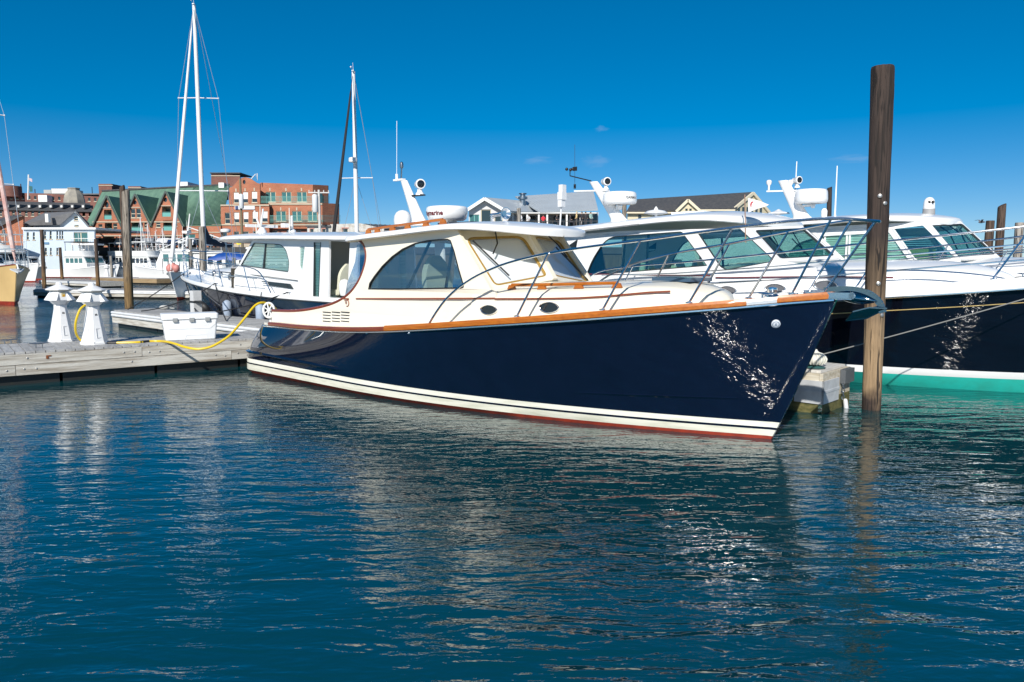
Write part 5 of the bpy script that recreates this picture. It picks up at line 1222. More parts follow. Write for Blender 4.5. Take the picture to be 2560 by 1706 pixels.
b = MB(); b.panel([(-.40 * Lc, .24), (.33 * Lc, .24), (.42 * Lc, .33), (.42 * Lc, .36), (.46 * Lc, .36), (.46 * Lc, .31), (.36 * Lc, .225), (-.40 * Lc, .225)], [], fz, .02); b.panel([(-.12 * Lc, .025), (-.09 * Lc, .11), (.28 * Lc, .11), (.31 * Lc, .025), (.30 * Lc, .025), (.272 * Lc, .098), (-.082 * Lc, .098), (-.108 * Lc, .025)], [], fz, .02); b.build('moulded_rib', CW, CO, smooth=False)
b = MB(); b.box((-Lc / 2 + .012, .25, .27), (.03, .2, .05)); b.box((-Lc / 2 + .03, .25, .07), (.03, .05, .05)); b.build('handle_recess', M('latch_grey', (.3, .31, .31)), CO)

# yellow shore hose
def at(px, py, Y): return W(px, py, Y)
h1 = [at(213, 763, 14.05), at(200, 775, 13.95), at(190, 803, 13.9), at(189, 828, 13.95), at(196, 845, 14.05), at(207, 853, 14.15), G(222, 853, .585), G(250, 856.5, .585), G(270, 857.5, .585)]
h2 = [G(288, 857.5, .585), G(320, 857, .585), G(350, 856, .585), G(372, 854, .585), G(400, 853.5, .585), G(418, 855, .60), at(438, 860, 14.0), at(462, 868, 13.85), at(492, 873, 13.8), at(522, 869, 13.85), at(548, 857, 13.95), at(575, 838, 14.1), at(600, 810, 14.35), at(620, 785, 14.5), at(636, 766, 14.65), at(650, 758, 14.75), at(664, 758, 14.85), at(680, 765, 14.95), at(694, 778, 15.1), at(700, 790, 15.2)]
b = MB(); b.tube(spline(h1, 6), .021, 8); b.tube(spline(h2, 6), .023, 8); ho = b.build('shore_hose', HOSE, origin=h1[0]); tag(ho, 'yellow shore hose looping from the pedestal along the dock to the yacht stern', 'hose')
b = MB(); b.tube([h1[-1] - Vector((.03, 0, 0)), h2[0] + Vector((.03, .0, 0))], .026, 8); b.tube([h2[2], h2[3]], .027, 8); q = b.build('coupling', BLACK, ho, world=True); 
# cleats on the docks
for k, (px, py, lab) in enumerate(((20, 861, 'small steel dock cleat near the left edge of the picture'), (98, 870, 'steel dock cleat on the front edge of the main dock'), (273, 847, 'steel dock cleat on the back edge of the main dock'))):
    p = G(px, py, .57); b = MB(); cleat(b, p, .30, R(37), .09); tag(b.build('dock_cleat', STEEL_D, origin=p), lab, 'cleat', 'cleats on the main dock')
# white spoked reel at the yacht's stern
l = B1.w(B1.S(672, 776, -1.1)); HR = thing('hose_reel', 'white spoked wheel reel at the stern of the front yacht', 'reel', (l.x, l.y, 0))
nrm = Vector((.28, -.96, .1)).normalized(); Tq = Matrix.Translation((0, 0, l.z)) @ nrm.to_track_quat('Z', 'Y').to_matrix().to_4x4()
b = MB(); b.tube([Tq @ Vector((.10 * math.cos(a), .14 * math.sin(a), 0)) for a in [2 * math.pi * k / 24 for k in range(24)]], .022, 8, closed=True); b.build('rim', WHITE_R, HR)
for k in range(7): a = 2 * math.pi * k / 7; b = MB(); b.bar(Tq @ Vector((0, 0, 0)), Tq @ Vector((.10 * math.cos(a), .14 * math.sin(a), 0)), .028, .02); b.build('spoke', WHITE_R, HR)
b = MB(); b.lathe([(.03, -.03), (.04, 0), (.03, .03)], 12, Tq); b.build('hub', WHITE_R, HR)
b = MB(); b.tube([(.02, .05, .93), Tq @ Vector((0, 0, -.04))], .03, 8); b.build('stand', WHITE_R, HR)
# post, buoy, plank of the left finger dock
p = B1.w((-8.55, 1.45, .53)); PT = thing('dock_post', 'square white dock post with dark bracket on the finger dock behind the cooler', 'post', p, R(-43))
hz = W(437, 727, p.y).z - .53
b = MB(); b.box((0, 0, hz / 2), (.24, .24, hz)); b.build('shaft', M('post_white', (.60, .60, .60), .6, var=.2, scale=4), PT, smooth=False)
b = MB(); b.box((0, 0, hz * .55), (.27, .27, .05)); b.hexa([(.13, -.10, hz * .52), (.42, -.05, hz * .50), (.42, .05, hz * .50), (.13, .1, hz * .52), (.13, -.10, hz * .60), (.40, -.05, hz * .54), (.40, .05, hz * .54), (.13, .1, hz * .60)]); b.build('bracket', BLACK, PT, smooth=False)
p = G(410, 772, .56); b = MB(); b.ball(p + Vector((0, 0, .04)), .11, 12, 8, (1.4, 1, .7)); b.tube([p + Vector((-.2, 0, 0)), p + Vector((-.05, .05, .03)), p + Vector((.3, .1, 0))], .02, 6); tag(b.build('rope_bundle', ROPE_W, origin=p), 'white rope bundle lying on the finger dock by the post', 'rope')
# fenders of the left yacht
for k, (px, pt_, pb_, lab) in enumerate(((568, 753, 793, 'pale blue fender hanging on the navy hull beyond the cooler'), (651, 762, 806, 'pale blue fender hanging on the navy hull behind the yellow hose'))):
    yl = H4.side_b(B4.S(px, 770, 1.9).x, .7) + .13; a, c = B4.S(px, pt_, yl), B4.S(px, pb_, yl); r = .13; h = a.z - c.z
    A = B4.w(((a.x + c.x) / 2, yl, 0)); F_ = thing('fender', lab, 'fender', (A.x, A.y, 0), R(137), 'fenders of the left yacht')
    b = MB(); b.lathe([(.02, c.z - .02), (r * .7, c.z), (r, c.z + .06), (r, a.z - .06), (r * .75, a.z - .01), (.03, a.z + .03)], 14); b.build('body', FENDER, F_)
    b = MB(); b.tube([(0, 0, a.z + .02), (0, -.05, H4.zs(4) + .13)], .012, 5); b.build('line', ROPE_K, F_)
# black ball fender at that yacht's bow
l = B4.w(B4.S(505, 770, 1.2)); F_ = thing('fender', 'round black fender under the bow of the left navy yacht', 'fender', (l.x, l.y, 0), 0, 'fenders of the left yacht')
b = MB(); b.ball((0, 0, l.z - .12), .30, 16, 10, (1, 1, 1.15)); b.build('body', BLACK, F_); b = MB(); b.tube([(0, 0, l.z + .2), (.25, .3, 1.5)], .012, 5); b.build('line', ROPE_K, F_)
# mooring lines
def line(px, r, mat, lab, name='mooring_line', k=0.0):
    P = [Vector(p) for p in px]; P = sag(P[0], P[1], k) if len(P) == 2 else spline(P, 6)
    b = MB(); b.tube(P, r, 6); tag(b.build(name, mat, origin=P[0]), lab, 'rope', 'mooring lines')
c4 = lambda x: B4.w((x, H4.sheer_b(x) - .05, H4.zs(x) + .17))
fd = lambda x, y=.9: B1.w((x, y, .56))
line([c4(7.0), fd(-11.2)], .016, ROPE_K, 'black mooring line from the left yacht midships to the finger dock far end', k=.16)
line([c4(7.0), fd(-5.6)], .016, ROPE_K, 'black mooring line from the left yacht amidships cleat towards the cooler', k=.12)
line([c4(10.6), fd(-12.3)], .016, ROPE_K, 'black bow line of the left yacht running down to the finger dock end', k=.05)
line([c4(10.6), fd(-7.2)], .016, ROPE_K, 'long black spring line hanging below the bow of the left yacht', k=.12)
line([c4(3.0), fd(-8.3, 1.3)], .016, ROPE_K, 'black stern spring line along the left yacht hull', k=.10)
pw = B2.w((12.6, -H2.sheer_b(12.6) - .03, H2.zs(12.6) + .1)); line([pw, F2.w((fdx - .5, .8, .66))], .009, M('grey_rope', (.20, .20, .19), .85), 'grey mooring line from the black hulled yacht down to the piling', k=.03)
p1_, p2_ = G(395, 703, .6), G(300, 722, .4)
# ------------------------------------------------------------------ more pilings
def pile_px(px, top, Y, wpx, mat, lab, seed, px2=None, cut=0.0):
    t = W(px, top, Y); bx = W(px2 if px2 is not None else px, 640, Y).x; r = wpx * Y / FPX / 2
    piling((bx, Y, 0), (t.x, Y, t.z), r, r * .92, mat, lab, seed, n=14, m=12, cut=cut)
pile_px(104, 574, 62, 9.5, P_BRN, 'dark slender piling in front of the pale blue clapboard house', 11, 106)
pile_px(150, 619, 85, 7.5, P_BRN, 'short dark piling left of the blue lobster boat', 12, 152)
pile_px(239, 598, 58, 9, P_BRN, 'dark piling at the right of the blue lobster boat', 13, 241)
pile_px(277, 640, 80, 6.5, P_PALE, 'short grey piling beside the far white pedestals', 14)
pile_px(504, 567, 40.5, 17, P_PALE, 'pale flat topped piling in front of the left sailboat mast', 15, 506, cut=.02)
pile_px(475, 598, 56, 10, P_PALE, 'slim pale piling left of the flat topped pale piling', 16)
pile_px(585, 645, 60, 10, P_PALE, 'stub of a pale piling behind the left yacht foredeck', 17)
pile_px(2074, 469, 46, 12.5, P_DARK, 'dark piling standing behind the roof of the third yacht', 18, 2073, cut=.05)
pile_px(2476, 552, 30, 21, P_BRN, 'shorter dark piling of the pair at the far right', 19, 2466)
pile_px(2505, 514, 30.4, 20, P_BRN, 'taller brown piling of the pair at the far right', 20, 2495, cut=.08)
pile_px(2549, 557, 24, 21, P_PALE, 'grey weathered piling at the right edge of the picture', 21, 2544)
pile_px(1297, 521, 60, 11, P_PALE, 'grey piling in front of the metal roofed restaurant', 22)
pile_px(1561, 512, 60, 12, P_GREY, 'dark grey piling behind the labelled radar dome', 23)
# ------------------------------------------------------------------ far docks
def dock_px(pa, pb, zt, Wd, lab, seg, front, planks, bump, rows=1):
    a, c = G(*pa, zt), G(*pb, zt); d = math.degrees(math.atan2((c - a).y, (c - a).x))
    return floating_dock(lab, a.x, a.y, d, (c - a).length, Wd, zt, .12, 'floating_dock', seg=seg, fascia_rows=rows, bolts=False, front=front, planks=planks, plank=.3, bumper=bump)
dock_px((86, 723), (500, 728), .5, 2.2, 'grey floating dock with white rub rail beyond the finger dock', 5, FASCIA, True, True)
dock_px((100, 700), (245, 705), .5, 2.0, 'far floating dock with white rail behind the left pedestal', 5, FASCIA, False, True)
dock_px((230, 694), (392, 697), .55, 3.0, 'brown timber dock in front of the small white trawler', 6, FASC_N, False, False)
dock_px((2330, 640), (2560, 636), .6, 2.0, 'far dock behind the third yacht at right', 5, FASCIA, False, False) if False else None
for k, (px, py, lab) in enumerate(((268, 692, 'small white far pedestal left of the thin grey piling'), (285, 692, 'small white far pedestal right of the thin grey piling'))):
    p = G(px, py, .55); T = thing('power_pedestal', lab, 'power pedestal', p, 0, 'far power pedestals'); b = MB(); PW = MATS['pedestal_white']
    b.lathe([(.28, 0), (.15, .7), (.15, .8)], 8); b.build('base', PW, T, ang=20); b = MB(); b.lathe([(.15, .8), (.30, .95), (.2, 1.12)], 8); b.build('head', PW, T, ang=20); b = MB(); b.lathe([(.3, 1.12), (.28, 1.16), (.05, 1.3)], 8); b.build('cap', PW, T, ang=20)
# ------------------------------------------------------------------ other boats
BLUEH = M('blue_hull', (.03, .16, .30), .3, var=.15, scale=2); TANH = M('tan_hull', (.62, .43, .19), .35, c2=(.54, .37, .16), scale=.8); GREYH = M('grey_hull', (.08, .10, .12), .3)
WINK = M('dark_window', (.015, .02, .025), .08, coat=.3); WING = M('teal_window', (.06, .16, .17), .1, coat=.3)
SAILRED = M('furled_red', (.45, .22, .19), .8, c2=(.62, .52, .48), scale=2, stretch=(1, 1, 1.5)); SAILW = M('furled_white', (.72, .71, .70), .8, var=.2, scale=3); SAILK = M('furled_black', (.012, .013, .016), .8)
ALU = M('mast_white', (.74, .74, .74), .35, var=.06); WIRE = M('rigging_wire', (.45, .50, .55), .4, metal=.5)
def sailboat(label, bow, heading, L, beam, hullmat, mast_x, mast_h, sail, boom=None, spreaders=((.6, 1.2), (.33, 1.4)), freeb=1.35, extras=None, bottom=None, lean=(0, 0), wire=.012):
    a = R(heading); u = Vector((math.cos(a), math.sin(a), 0)); o = Vector((bow[0], bow[1], 0)) - u * L
    E = thing('sailboat', label, 'sailboat', o, a); Hs = Hull(L * .93, L, [(0, freeb * .78), (L * .4, freeb * .75), (L * .7, freeb * .84), (L, freeb)], beam / 2, beam / 2 * .86, r=.4, x0s=-.2, psh=2.1, pw=1.7, bulge=.03)
    Hs.build(E, [(.10, .12, 1), (.16, .18, 1)], [hullmat, bottom or RED]); Hs.deck(E, .1, WHITE)
    for sd in (-1, 1): Hs.rail(.3, L - .05, .015, .06, .05, side=sd, n=30).build('toe_rail', TEAK_R if hullmat is TANH else WHITE, E)
    trunk(E, L * .25, L * .72, lambda x: beam * .27, lambda x: Hs.zs(x) + .32, .1, lambda x: Hs.zs(x), WHITE, fr=.8, name='coachroof')
    for sd in (-1, 1):
        for k in range(3): b = MB(); b.box((L * (.32 + .1 * k), sd * (beam * .27 * .985 + .002), Hs.zs(L * .4) + .17), (.5, .015, .13)); b.build('cabin_window', WINK, E, smooth=False)
    mh = Vector((mast_x + lean[0], lean[1], mast_h)); mb_ = Vector((mast_x, 0, Hs.zs(mast_x) + .3))
    b = MB(); b.tube([mb_ - Vector((0, 0, .5)), mb_.lerp(mh, .5), mh], [.0105 * mast_h, .010 * mast_h, .0075 * mast_h] if mast_h < 11 else [.135, .13, .10], 12); m = b.build('mast', ALU, E)
    b = MB(); b.box(mh + Vector((0, 0, .05)), (.3, .12, .06)); b.tube([mh, mh + Vector((.12, 0, .5))], .01, 4); b.tube([mh + Vector((0, 0, .05)), mh + Vector((.45, 0, .12))], .012, 4); b.ball(mh + Vector((.45, 0, .17)), .05, 8, 6); b.build('masthead_gear', WHITE, m)
    fs = Vector((L - .15, 0, Hs.zs(L) + .1))
    b = MB(); top = mh - Vector((-.15, 0, .25)); P = [fs.lerp(top, t) for t in (0, .03, .06, .3, .6, .9, .93, 1)]; b.tube(P, [.02, .06, .11, .105, .085, .055, .02, .012] if mast_h > 11 else [.01, .03, .05, .05, .04, .03, .01, .01], 8); b.build('furled_sail', sail, E)
    b = MB(); b.tube([mh - Vector((.1, 0, .05)), (.1, 0, Hs.zs(0) + .1)], wire, 4); bs_ = b.build('backstay', WIRE, E)
    for fr, hw in spreaders:
        c = mb_.lerp(mh, fr); b = MB(); b.tube([c + Vector((-.1, -hw, 0)), c, c + Vector((-.1, hw, 0))], .03, 6)
        for sd in (-1, 1): b.ball(c + Vector((-.1, sd * hw, 0)), .05, 6, 5)
        b.build('spreader', ALU, m)
    for sd in (-1, 1):
        P = [(mast_x - .1, sd * (beam / 2 - .12), Hs.zs(mast_x))] + [tuple(mb_.lerp(mh, f) + Vector((-.1, sd * h_, 0))) for f, h_ in sorted(spreaders)] + [tuple(mh)]
        b = MB(); b.tube(P, wire, 4); b.build('shroud', WIRE, E)
        b = MB(); f0 = sorted(spreaders)[0]; b.tube([(mast_x - .5, sd * (beam / 2 - .12), Hs.zs(mast_x)), tuple(mb_.lerp(mh, f0[0]))], wire, 4); b.build('lower_shroud', WIRE, E)
    if boom:
        bl, bz, mat = boom; c = Vector((mast_x - .15, 0, bz)); e = Vector((mast_x - bl, 0, bz - .05)); b = MB(); b.tube([c, e], .07, 8); b.build('boom', ALU, E)
        rows = []
        for i in range(15):
            t = i / 14; p = c.lerp(e, t); h = .30 + 1.25 * math.exp(-t * 6.5) + .05 * math.sin(t * 20); w = .16 + .06 * (1 - t)
            rows.append([(p.x, w * .5 * math.cos(q) * (1 - .5 * max(0, math.sin(q))), p.z - .08 + (h * .5) * (1 + math.sin(q))) for q in [2 * math.pi * k / 12 for k in range(12)]])
        b = MB(); b.grid(rows, wrap=True, cap=True); b.build('sail_cover', mat, E, ang=60)
    # pulpit
    zt = Hs.zs(L) + .75; b = MB(); b.tube(spline([(L - 1.9, -beam * .28, zt - .05), (L - .5, -.3, zt), (L + .05, 0, zt), (L - .5, .3, zt), (L - 1.9, beam * .28, zt - .05)], 5), .022, 6)
    for x, y in ((L - 1.8, beam * .27), (L - .6, .28)):
        for sd in (-1, 1): b.tube([(x, sd * y, zt - .03), (x - .05, sd * y, Hs.zs(x))], .02, 6)
    b.build('pulpit', STEEL, E)
    for sd in (-1, 1):
        b = MB(); P = [(x, sd * (Hs.sheer_b(x) - .08), Hs.zs(x) + .68) for x in [1 + (L - 2.8) * k / 6 for k in range(7)]]; b.tube(P, .008, 4)
        for p in P: b.tube([p, (p[0], p[1], Hs.zs(p[0]))], .014, 5)
        b.build('lifeline', STEEL_D, E)
    return E, Hs
# tan sailboat at the left edge
tb = G(47, 764); E7, H7 = sailboat('tan hulled sailboat with red bottom, bow at the left edge of the picture', (tb.x + .25, tb.y - .35), -43, 11.5, 3.6, TANH, 6.4, 15, SAILRED, boom=(4.2, 2.9, NAVYCLOTH), freeb=1.95)
b = MB(); b.tube([(11.2, 0, 2.0), (11.6, 0, 1.98), (11.75, 0, 1.75)], .04, 6); b.hexa([(11.55, -.3, 1.72), (11.85, -.05, 1.55), (11.85, .05, 1.55), (11.55, .3, 1.72), (11.5, -.3, 1.78), (11.9, -.05, 1.62), (11.9, .05, 1.62), (11.5, .3, 1.78)]); b.build('anchor', GALV, E7)
# tall white masted sailboat
bw = W(424, 668, 40.8); E5, H5 = sailboat('tall masted white sailboat with navy sail cover, bow facing us at left', (bw.x, bw.y), -87, 13.5, 4.0, WHITE, 13.5 - 5.4, 17.0, SAILW, boom=(5.4, 3.15, NAVYCLOTH), freeb=1.55, spreaders=((.66, 1.15), (.31, 1.5)), lean=(0, 0), wire=.014)
b = MB()
for k in range(3): b.ball((13.25 - .12 * k, .25 - .22 * k, 1.75 + .1 * (k % 2)), .19, 10, 8, (1, 1, 1.15))
b.build('bow_fenders', M('faded_red', (.62, .25, .22), .6, var=.3, scale=5), E5)
# black furled jib sailboat
bw = W(818, 606, 41.5); E6, H6 = sailboat('sailboat with black furled jib and mast radar behind the left yacht', (bw.x, bw.y), -97, 12, 3.7, WHITE, 12 - 5.0, 13.3, SAILK, boom=(4.6, 2.9, NAVYCLOTH), freeb=1.4, spreaders=((.48, 1.0),), wire=.012)
b = MB(); b.lathe([(.25, -.1), (.27, 0), (.25, .14), (.15, .18)], 16, Matrix.Translation((7.4, .0, 8.1))); b.bar((7.0, 0, 8.0), (7.4, 0, 8.0), .08); b.build('mast_radar', WHITE, E6)
def prow_boat(label, bow, heading, L, beam, hullmat, freeb, cab, name='motor_boat', cat='boat', wheel=None, fly=False, rails=True, mastgear=True, win=WINK, nwin=4):
    a = R(heading); u = Vector((math.cos(a), math.sin(a), 0)); o = Vector((bow[0], bow[1], 0)) - u * L
    E = thing(name, label, cat, o, a, 'motor boats at the far docks'); Hs = Hull(L * .93, L, [(0, freeb * .6), (L * .4, freeb * .64), (L * .7, freeb * .8), (L, freeb)], beam / 2, beam / 2 * .9, r=.3, x0s=.1, psh=2.4, pw=1.9)
    Hs.build(E, [(.08, .10, 1), (.14, .16, 1)], [hullmat, RED]); Hs.deck(E, .1, WHITE)
    for sd in (-1, 1): Hs.rail(.2, L - .05, .02, .08, .10, side=sd, n=24).build('gunwale', WHITE, E)
    x0, x1, h = cab; w = beam * .36; z0 = Hs.zs(x0)
    pts = [(x0, z0 - .1), (x1 + .35, z0 + .05), (x1 + .3, z0 + h * .45), (x1 - .25, z0 + h), (x0, z0 + h)]
    nx = nwin; zb_, zt_ = z0 + h * .52, z0 + h * .88; holes = [[(x0 + .25 + (x1 - x0 - .55) * k / nx, zb_), (x0 + .10 + (x1 - x0 - .55) * (k + 1) / nx, zb_), (x0 + .10 + (x1 - x0 - .55) * (k + 1) / nx, zt_), (x0 + .25 + (x1 - x0 - .55) * k / nx, zt_)] for k in range(nx)]
    for sd in (-1, 1):
        b = MB(); b.panel(pts, holes, lambda u_, v_, d: (u_, sd * (w - d), v_), .05); b.build('cabin_side', WHITE_R, E, smooth=False)
        for hh in holes: b = MB(); b.panel(hh, [], lambda u_, v_, d: (u_, sd * (w - .03 - d), v_), .01); b.build('window', win, E, smooth=False)
    b = MB(); b.hexa([(x1 + .29, -w + .052, z0 + h * .45), (x1 + .29, w - .052, z0 + h * .45), (x1 + .24, w - .052, z0 + h * .45), (x1 + .24, -w + .052, z0 + h * .45), (x1 - .26, -w + .052, z0 + h), (x1 - .26, w - .052, z0 + h), (x1 - .31, w - .052, z0 + h), (x1 - .31, -w + .052, z0 + h)]); b.build('cabin_front', WHITE_R, E, smooth=False); b = MB(); b.box2((x1 + .25, -w + .052, z0), (x1 + .29, w - .052, z0 + h * .45 - .003)); b.build('front_bulkhead', WHITE_R, E, smooth=False); b = MB(); b.box2((x0 + .01, -w + .052, z0 - .1), (x0 + .06, w - .052, z0 + h)); b.build('aft_bulkhead', WHITE_R, E, smooth=False)
    for k in range(3):
        y0, y1 = -w + .1 + (2 * w - .2) * k / 3 + .04, -w + .1 + (2 * w - .2) * (k + 1) / 3 - .04; P = []
        for t, y in ((.55, y0), (.55, y1), (.92, y1), (.92, y0)): s = (t - .45) / .55; P.append((x1 + .305 - .55 * s, y, z0 + h * t))
        b = MB(); b.prism(P, (0, 0, 0), (-.03, 0, 0)); b.build('windshield', win, E, smooth=False)
    roof(E, x0 - .5, x1 + .15, w + .12, lambda x: z0 + h + .06, .08, [WHITE_R, WHITE_R], th=.06, fr=.6)
    if fly:
        b = MB(); rows = []
        for z, k in ((z0 + h + .1, 1.0), (z0 + h + .75, 1.06)): rows.append([(x, y * k, z) for x, y in ((x0, -w), (x1 - .9, -w), (x1 - .5, -w * .7), (x1 - .4, 0), (x1 - .5, w * .7), (x1 - .9, w), (x0, w))])
        b.grid(rows, wrap=False); b.build('flybridge', WHITE_R, E, ang=50)
        b = MB(); b.box2((x0 + .1, -w, z0 + h + 1.85), (x1 - .6, w, z0 + h + 1.95)); 
        for x, y in ((x0 + .2, -w + .1), (x0 + .2, w - .1), (x1 - .9, -w + .1), (x1 - .9, w - .1)): b.tube([(x, y, z0 + h + .3), (x, y, z0 + h + 1.9)], .03, 6)
        b.build('bimini_top', WHITE_R if fly == 1 else NAVYCLOTH, E)
    if mastgear:
        zc = z0 + h + .1; xm = (x0 + x1) / 2; b = MB(); b.tube([(xm, 0, zc), (xm - .15, 0, zc + 1.3)], [.08, .05], 8); b.box((xm - .1, 0, zc + .8), (.1, .9, .05)); b.lathe([(.22, 0), (.24, .1), (.2, .17)], 14, Matrix.Translation((xm + .2, 0, zc + .75))); b.tube([(xm - .2, .4, zc), (xm - .3, .4, zc + 2.4)], .018, 4); b.tube([(xm - .2, -.4, zc), (xm - .35, -.4, zc + 3.0)], .016, 4); b.build('radio_mast', WHITE_R, E)
    if rails:
        P = [(x, -Hs.sheer_b(x) + .08, Hs.zs(x) + .65) for x in [x1 + .3 + (L - x1 - .4) * k / 6 for k in range(7)]]; Q = [(p[0], -p[1], p[2]) for p in P[::-1]]; b = MB(); b.tube(P + Q, .02, 5)
        for p in P + Q: b.tube([p, (p[0] - .05, p[1], Hs.zs(p[0]))], .016, 4)
        b.build('bow_rail', STEEL, E)
    return E, Hs
g = lambda px, py: (lambda p: (p.x, p.y))(G(px, py))
LB, HB = prow_boat('blue hulled lobster boat with white wheelhouse between two dark pilings', g(229, 695), -52, 10, 3.7, BLUEH, 1.75, (3.2, 6.2, 1.75))
b = MB()
for k in range(4): b.tube([(1.0 + .5 * k, 1.2 - .2 * k, 1.2), (1.3 + .5 * k, .8 - .2 * k, 4.6)], .04, 5)
b.tube([(.8, 0, 4.2), (3.2, 0, 4.8)], .06, 5); b.tube([(4.5, 0, 3.2), (.6, .3, 4.6)], .03, 5); b.build('gallows_frame', WHITE_R, LB)
TR, HT = prow_boat('small white trawler with grey door behind the brown timber dock', (W(335, 680, 76).x, 76), 176, 11, 4.0, WHITE, 1.7, (4.2, 7.6, 2.0), win=WING)
b = MB(); b.box2((1.0, -1.3, 1.0), (4.2, 1.3, 2.9)); b.build('aft_cabin', WHITE_R, TR); b = MB(); b.box2((.6, -1.5, 2.95), (4.4, 1.5, 3.03)); b.build('aft_awning', WHITE_R, TR)
for x in (1.6, 2.5, 3.3): b = MB(); b.box((x, 1.305, 2.25), (.5, .02, .8)); b.build('aft_window', WINK, TR, smooth=False)
b = MB(); b.tube([(5.5, 0, 3.6), (5.0, 0, 6.8)], [.12, .06], 8); b.tube([(5.2, 0, 5.5), (1.5, 0, 4.2)], .05, 5); b.tube([(5.2, 0, 4.6), (8.5, 0, 3.2)], .04, 5); b.box((5.4, 0, 5.0), (.5, .9, .25)); b.build('mast_and_boom', WHITE_R, TR)
prow_boat('white flybridge cruiser behind the tan sailboat bow', (W(128, 690, 80).x, 78), -28, 12, 4.2, WHITE, 1.9, (3.6, 7.6, 1.9), fly=1)
prow_boat('grey hulled white cruiser between the two left dark pilings', (W(162, 690, 92).x, 88), -35, 10, 3.6, GREYH, 1.6, (3, 6, 1.6))
prow_boat('white cruiser with dark canopy behind the far white pedestals', (W(300, 690, 98).x, 98), -20, 11, 4, WHITE, 1.7, (3.2, 6.8, 1.7), fly=2, win=WING)
prow_boat('white cruiser under blue canvas behind the pale piling', (W(520, 690, 62).x, 60), -150, 9, 3.2, WHITE, 1.4, (2.4, 5.4, 1.3), mastgear=False)
prow_boat('teal trimmed white boat behind the left yacht bow', (W(470, 690, 70).x, 70), -160, 10, 3.4, M('teal_hull', (.02, .20, .19), .4), 1.5, (3, 6, 1.5))
prow_boat('white express cruiser moored at the far left edge', (W(60, 690, 66).x, 66), -20, 10, 3.6, WHITE, 1.6, (3, 6, 1.6), fly=1)
prow_boat('white fishing boat moored behind the lobster boat', (W(215, 690, 116).x, 112), -25, 11, 3.8, WHITE, 1.8, (3.2, 6.4, 1.9))
prow_boat('white cruiser half hidden behind the large grey piling', (W(345, 690, 106).x, 104), -165, 11, 4, WHITE, 1.8, (3.2, 6.6, 1.8), fly=2)
prow_boat('white boat moored behind the trawler stern', (W(470, 690, 100).x, 98), -20, 10, 3.6, WHITE, 1.7, (3, 6.2, 1.7), fly=1)
prow_boat('low white boat beyond the third yacht at the right edge', (W(2590, 650, 33).x, 31), -40, 9, 3.2, WHITE, 1.7, (2.5, 6.0, 1.25), win=WINK, mastgear=False)
extra = [(262, 110, -30, 'white flybridge boat below the left gable of the brick flats', WHITE, 2), (318, 113, -150, 'white boat with dark canopy right of the large piling', GREYH, 2), (372, 112, -30, 'white cabin boat below the middle gable', WHITE, 1), (405, 109, -160, 'white flybridge boat below the third gable', WHITE, 1), (445, 112, -25, 'white boat left of the tall mast at the quay', GREYH, 2), (545, 92, -25, 'white boat with canopy behind the blue tarpaulin', WHITE, 1), (90, 104, -30, 'white flybridge boat in front of the brick warehouse', WHITE, 1), (28, 96, -25, 'white cabin boat at the left edge behind the tan sailboat', WHITE, 2)]
for px, Y, hd, lab, hm, fl in extra: prow_boat(lab, (W(px + 22, 690, Y).x, Y - 2), hd, 11, 3.9, hm, 1.8, (3.2, 6.8, 1.8), fly=fl)
for px, Y, top_, lab in ((351, 109, 548, 'small far sailboat mast below the second gable'), (369, 112, 562, 'small far sailboat between second and third gable'), (389, 108, 580, 'short masted far sailboat below the third gable'), (406, 111, 572, 'far sailboat just left of the furled white sail')):
    t = W(px, top_, Y); sailboat(lab, (t.x + 2.2, Y - 2.4), -48, 8, 2.6, WHITE, 4.6, t.z, SAILW, freeb=1.1, spreaders=((.6, .7),), wire=.012)
# blue tarpaulin heap on that boat deck
p = W(578, 640, 61); b = MB(); rows = []
for i in range(9):
    x = -1.7 + 3.4 * i / 8; h = .55 * (1 - (x / 1.9) ** 2) + .1; rows.append([(p.x + x, p.y + .7 * math.cos(q), p.z - .35 + h * max(0, math.sin(q)) + .06 * math.sin(x * 5 + q * 3)) for q in [math.pi * k / 8 for k in range(9)]])
b.grid(rows); tag(b.build('tarpaulin', M('blue_tarp', (.01, .07, .32), .5, var=.3, scale=3), origin=(p.x, p.y, p.z - .3)), 'bright blue tarpaulin draped over a boat behind the left yacht', 'tarpaulin')
# small dome radar on its own pole beyond the left yacht foredeck
p = W(567, 660, 33); t = W(567, 582, 33); T = thing('radar_pole', 'white radar dome on a thin pole behind the left yacht foredeck', 'radar pole', (p.x, p.y, 0))
b = MB(); b.tube([(0, 0, .2), (0, 0, t.z)], .03, 8); b.tube([(.25, .1, .2), (.25, .1, t.z - .3)], .02, 6); b.bar((0, 0, t.z - .5), (.25, .1, t.z - .5), .03); b.build('pole', STEEL_D, T); b = MB(); b.lathe([(.12, 0), (.19, .02), (.215, .08), (.2, .14), (.1, .17), (.005, .175)], 18, Matrix.Translation((0, 0, t.z))); b.build('dome', WHITE, T)
b = MB(); b.box((0, 0, .1), (.7, .7, .34)); b.build('float', FASCIA, T, smooth=False)
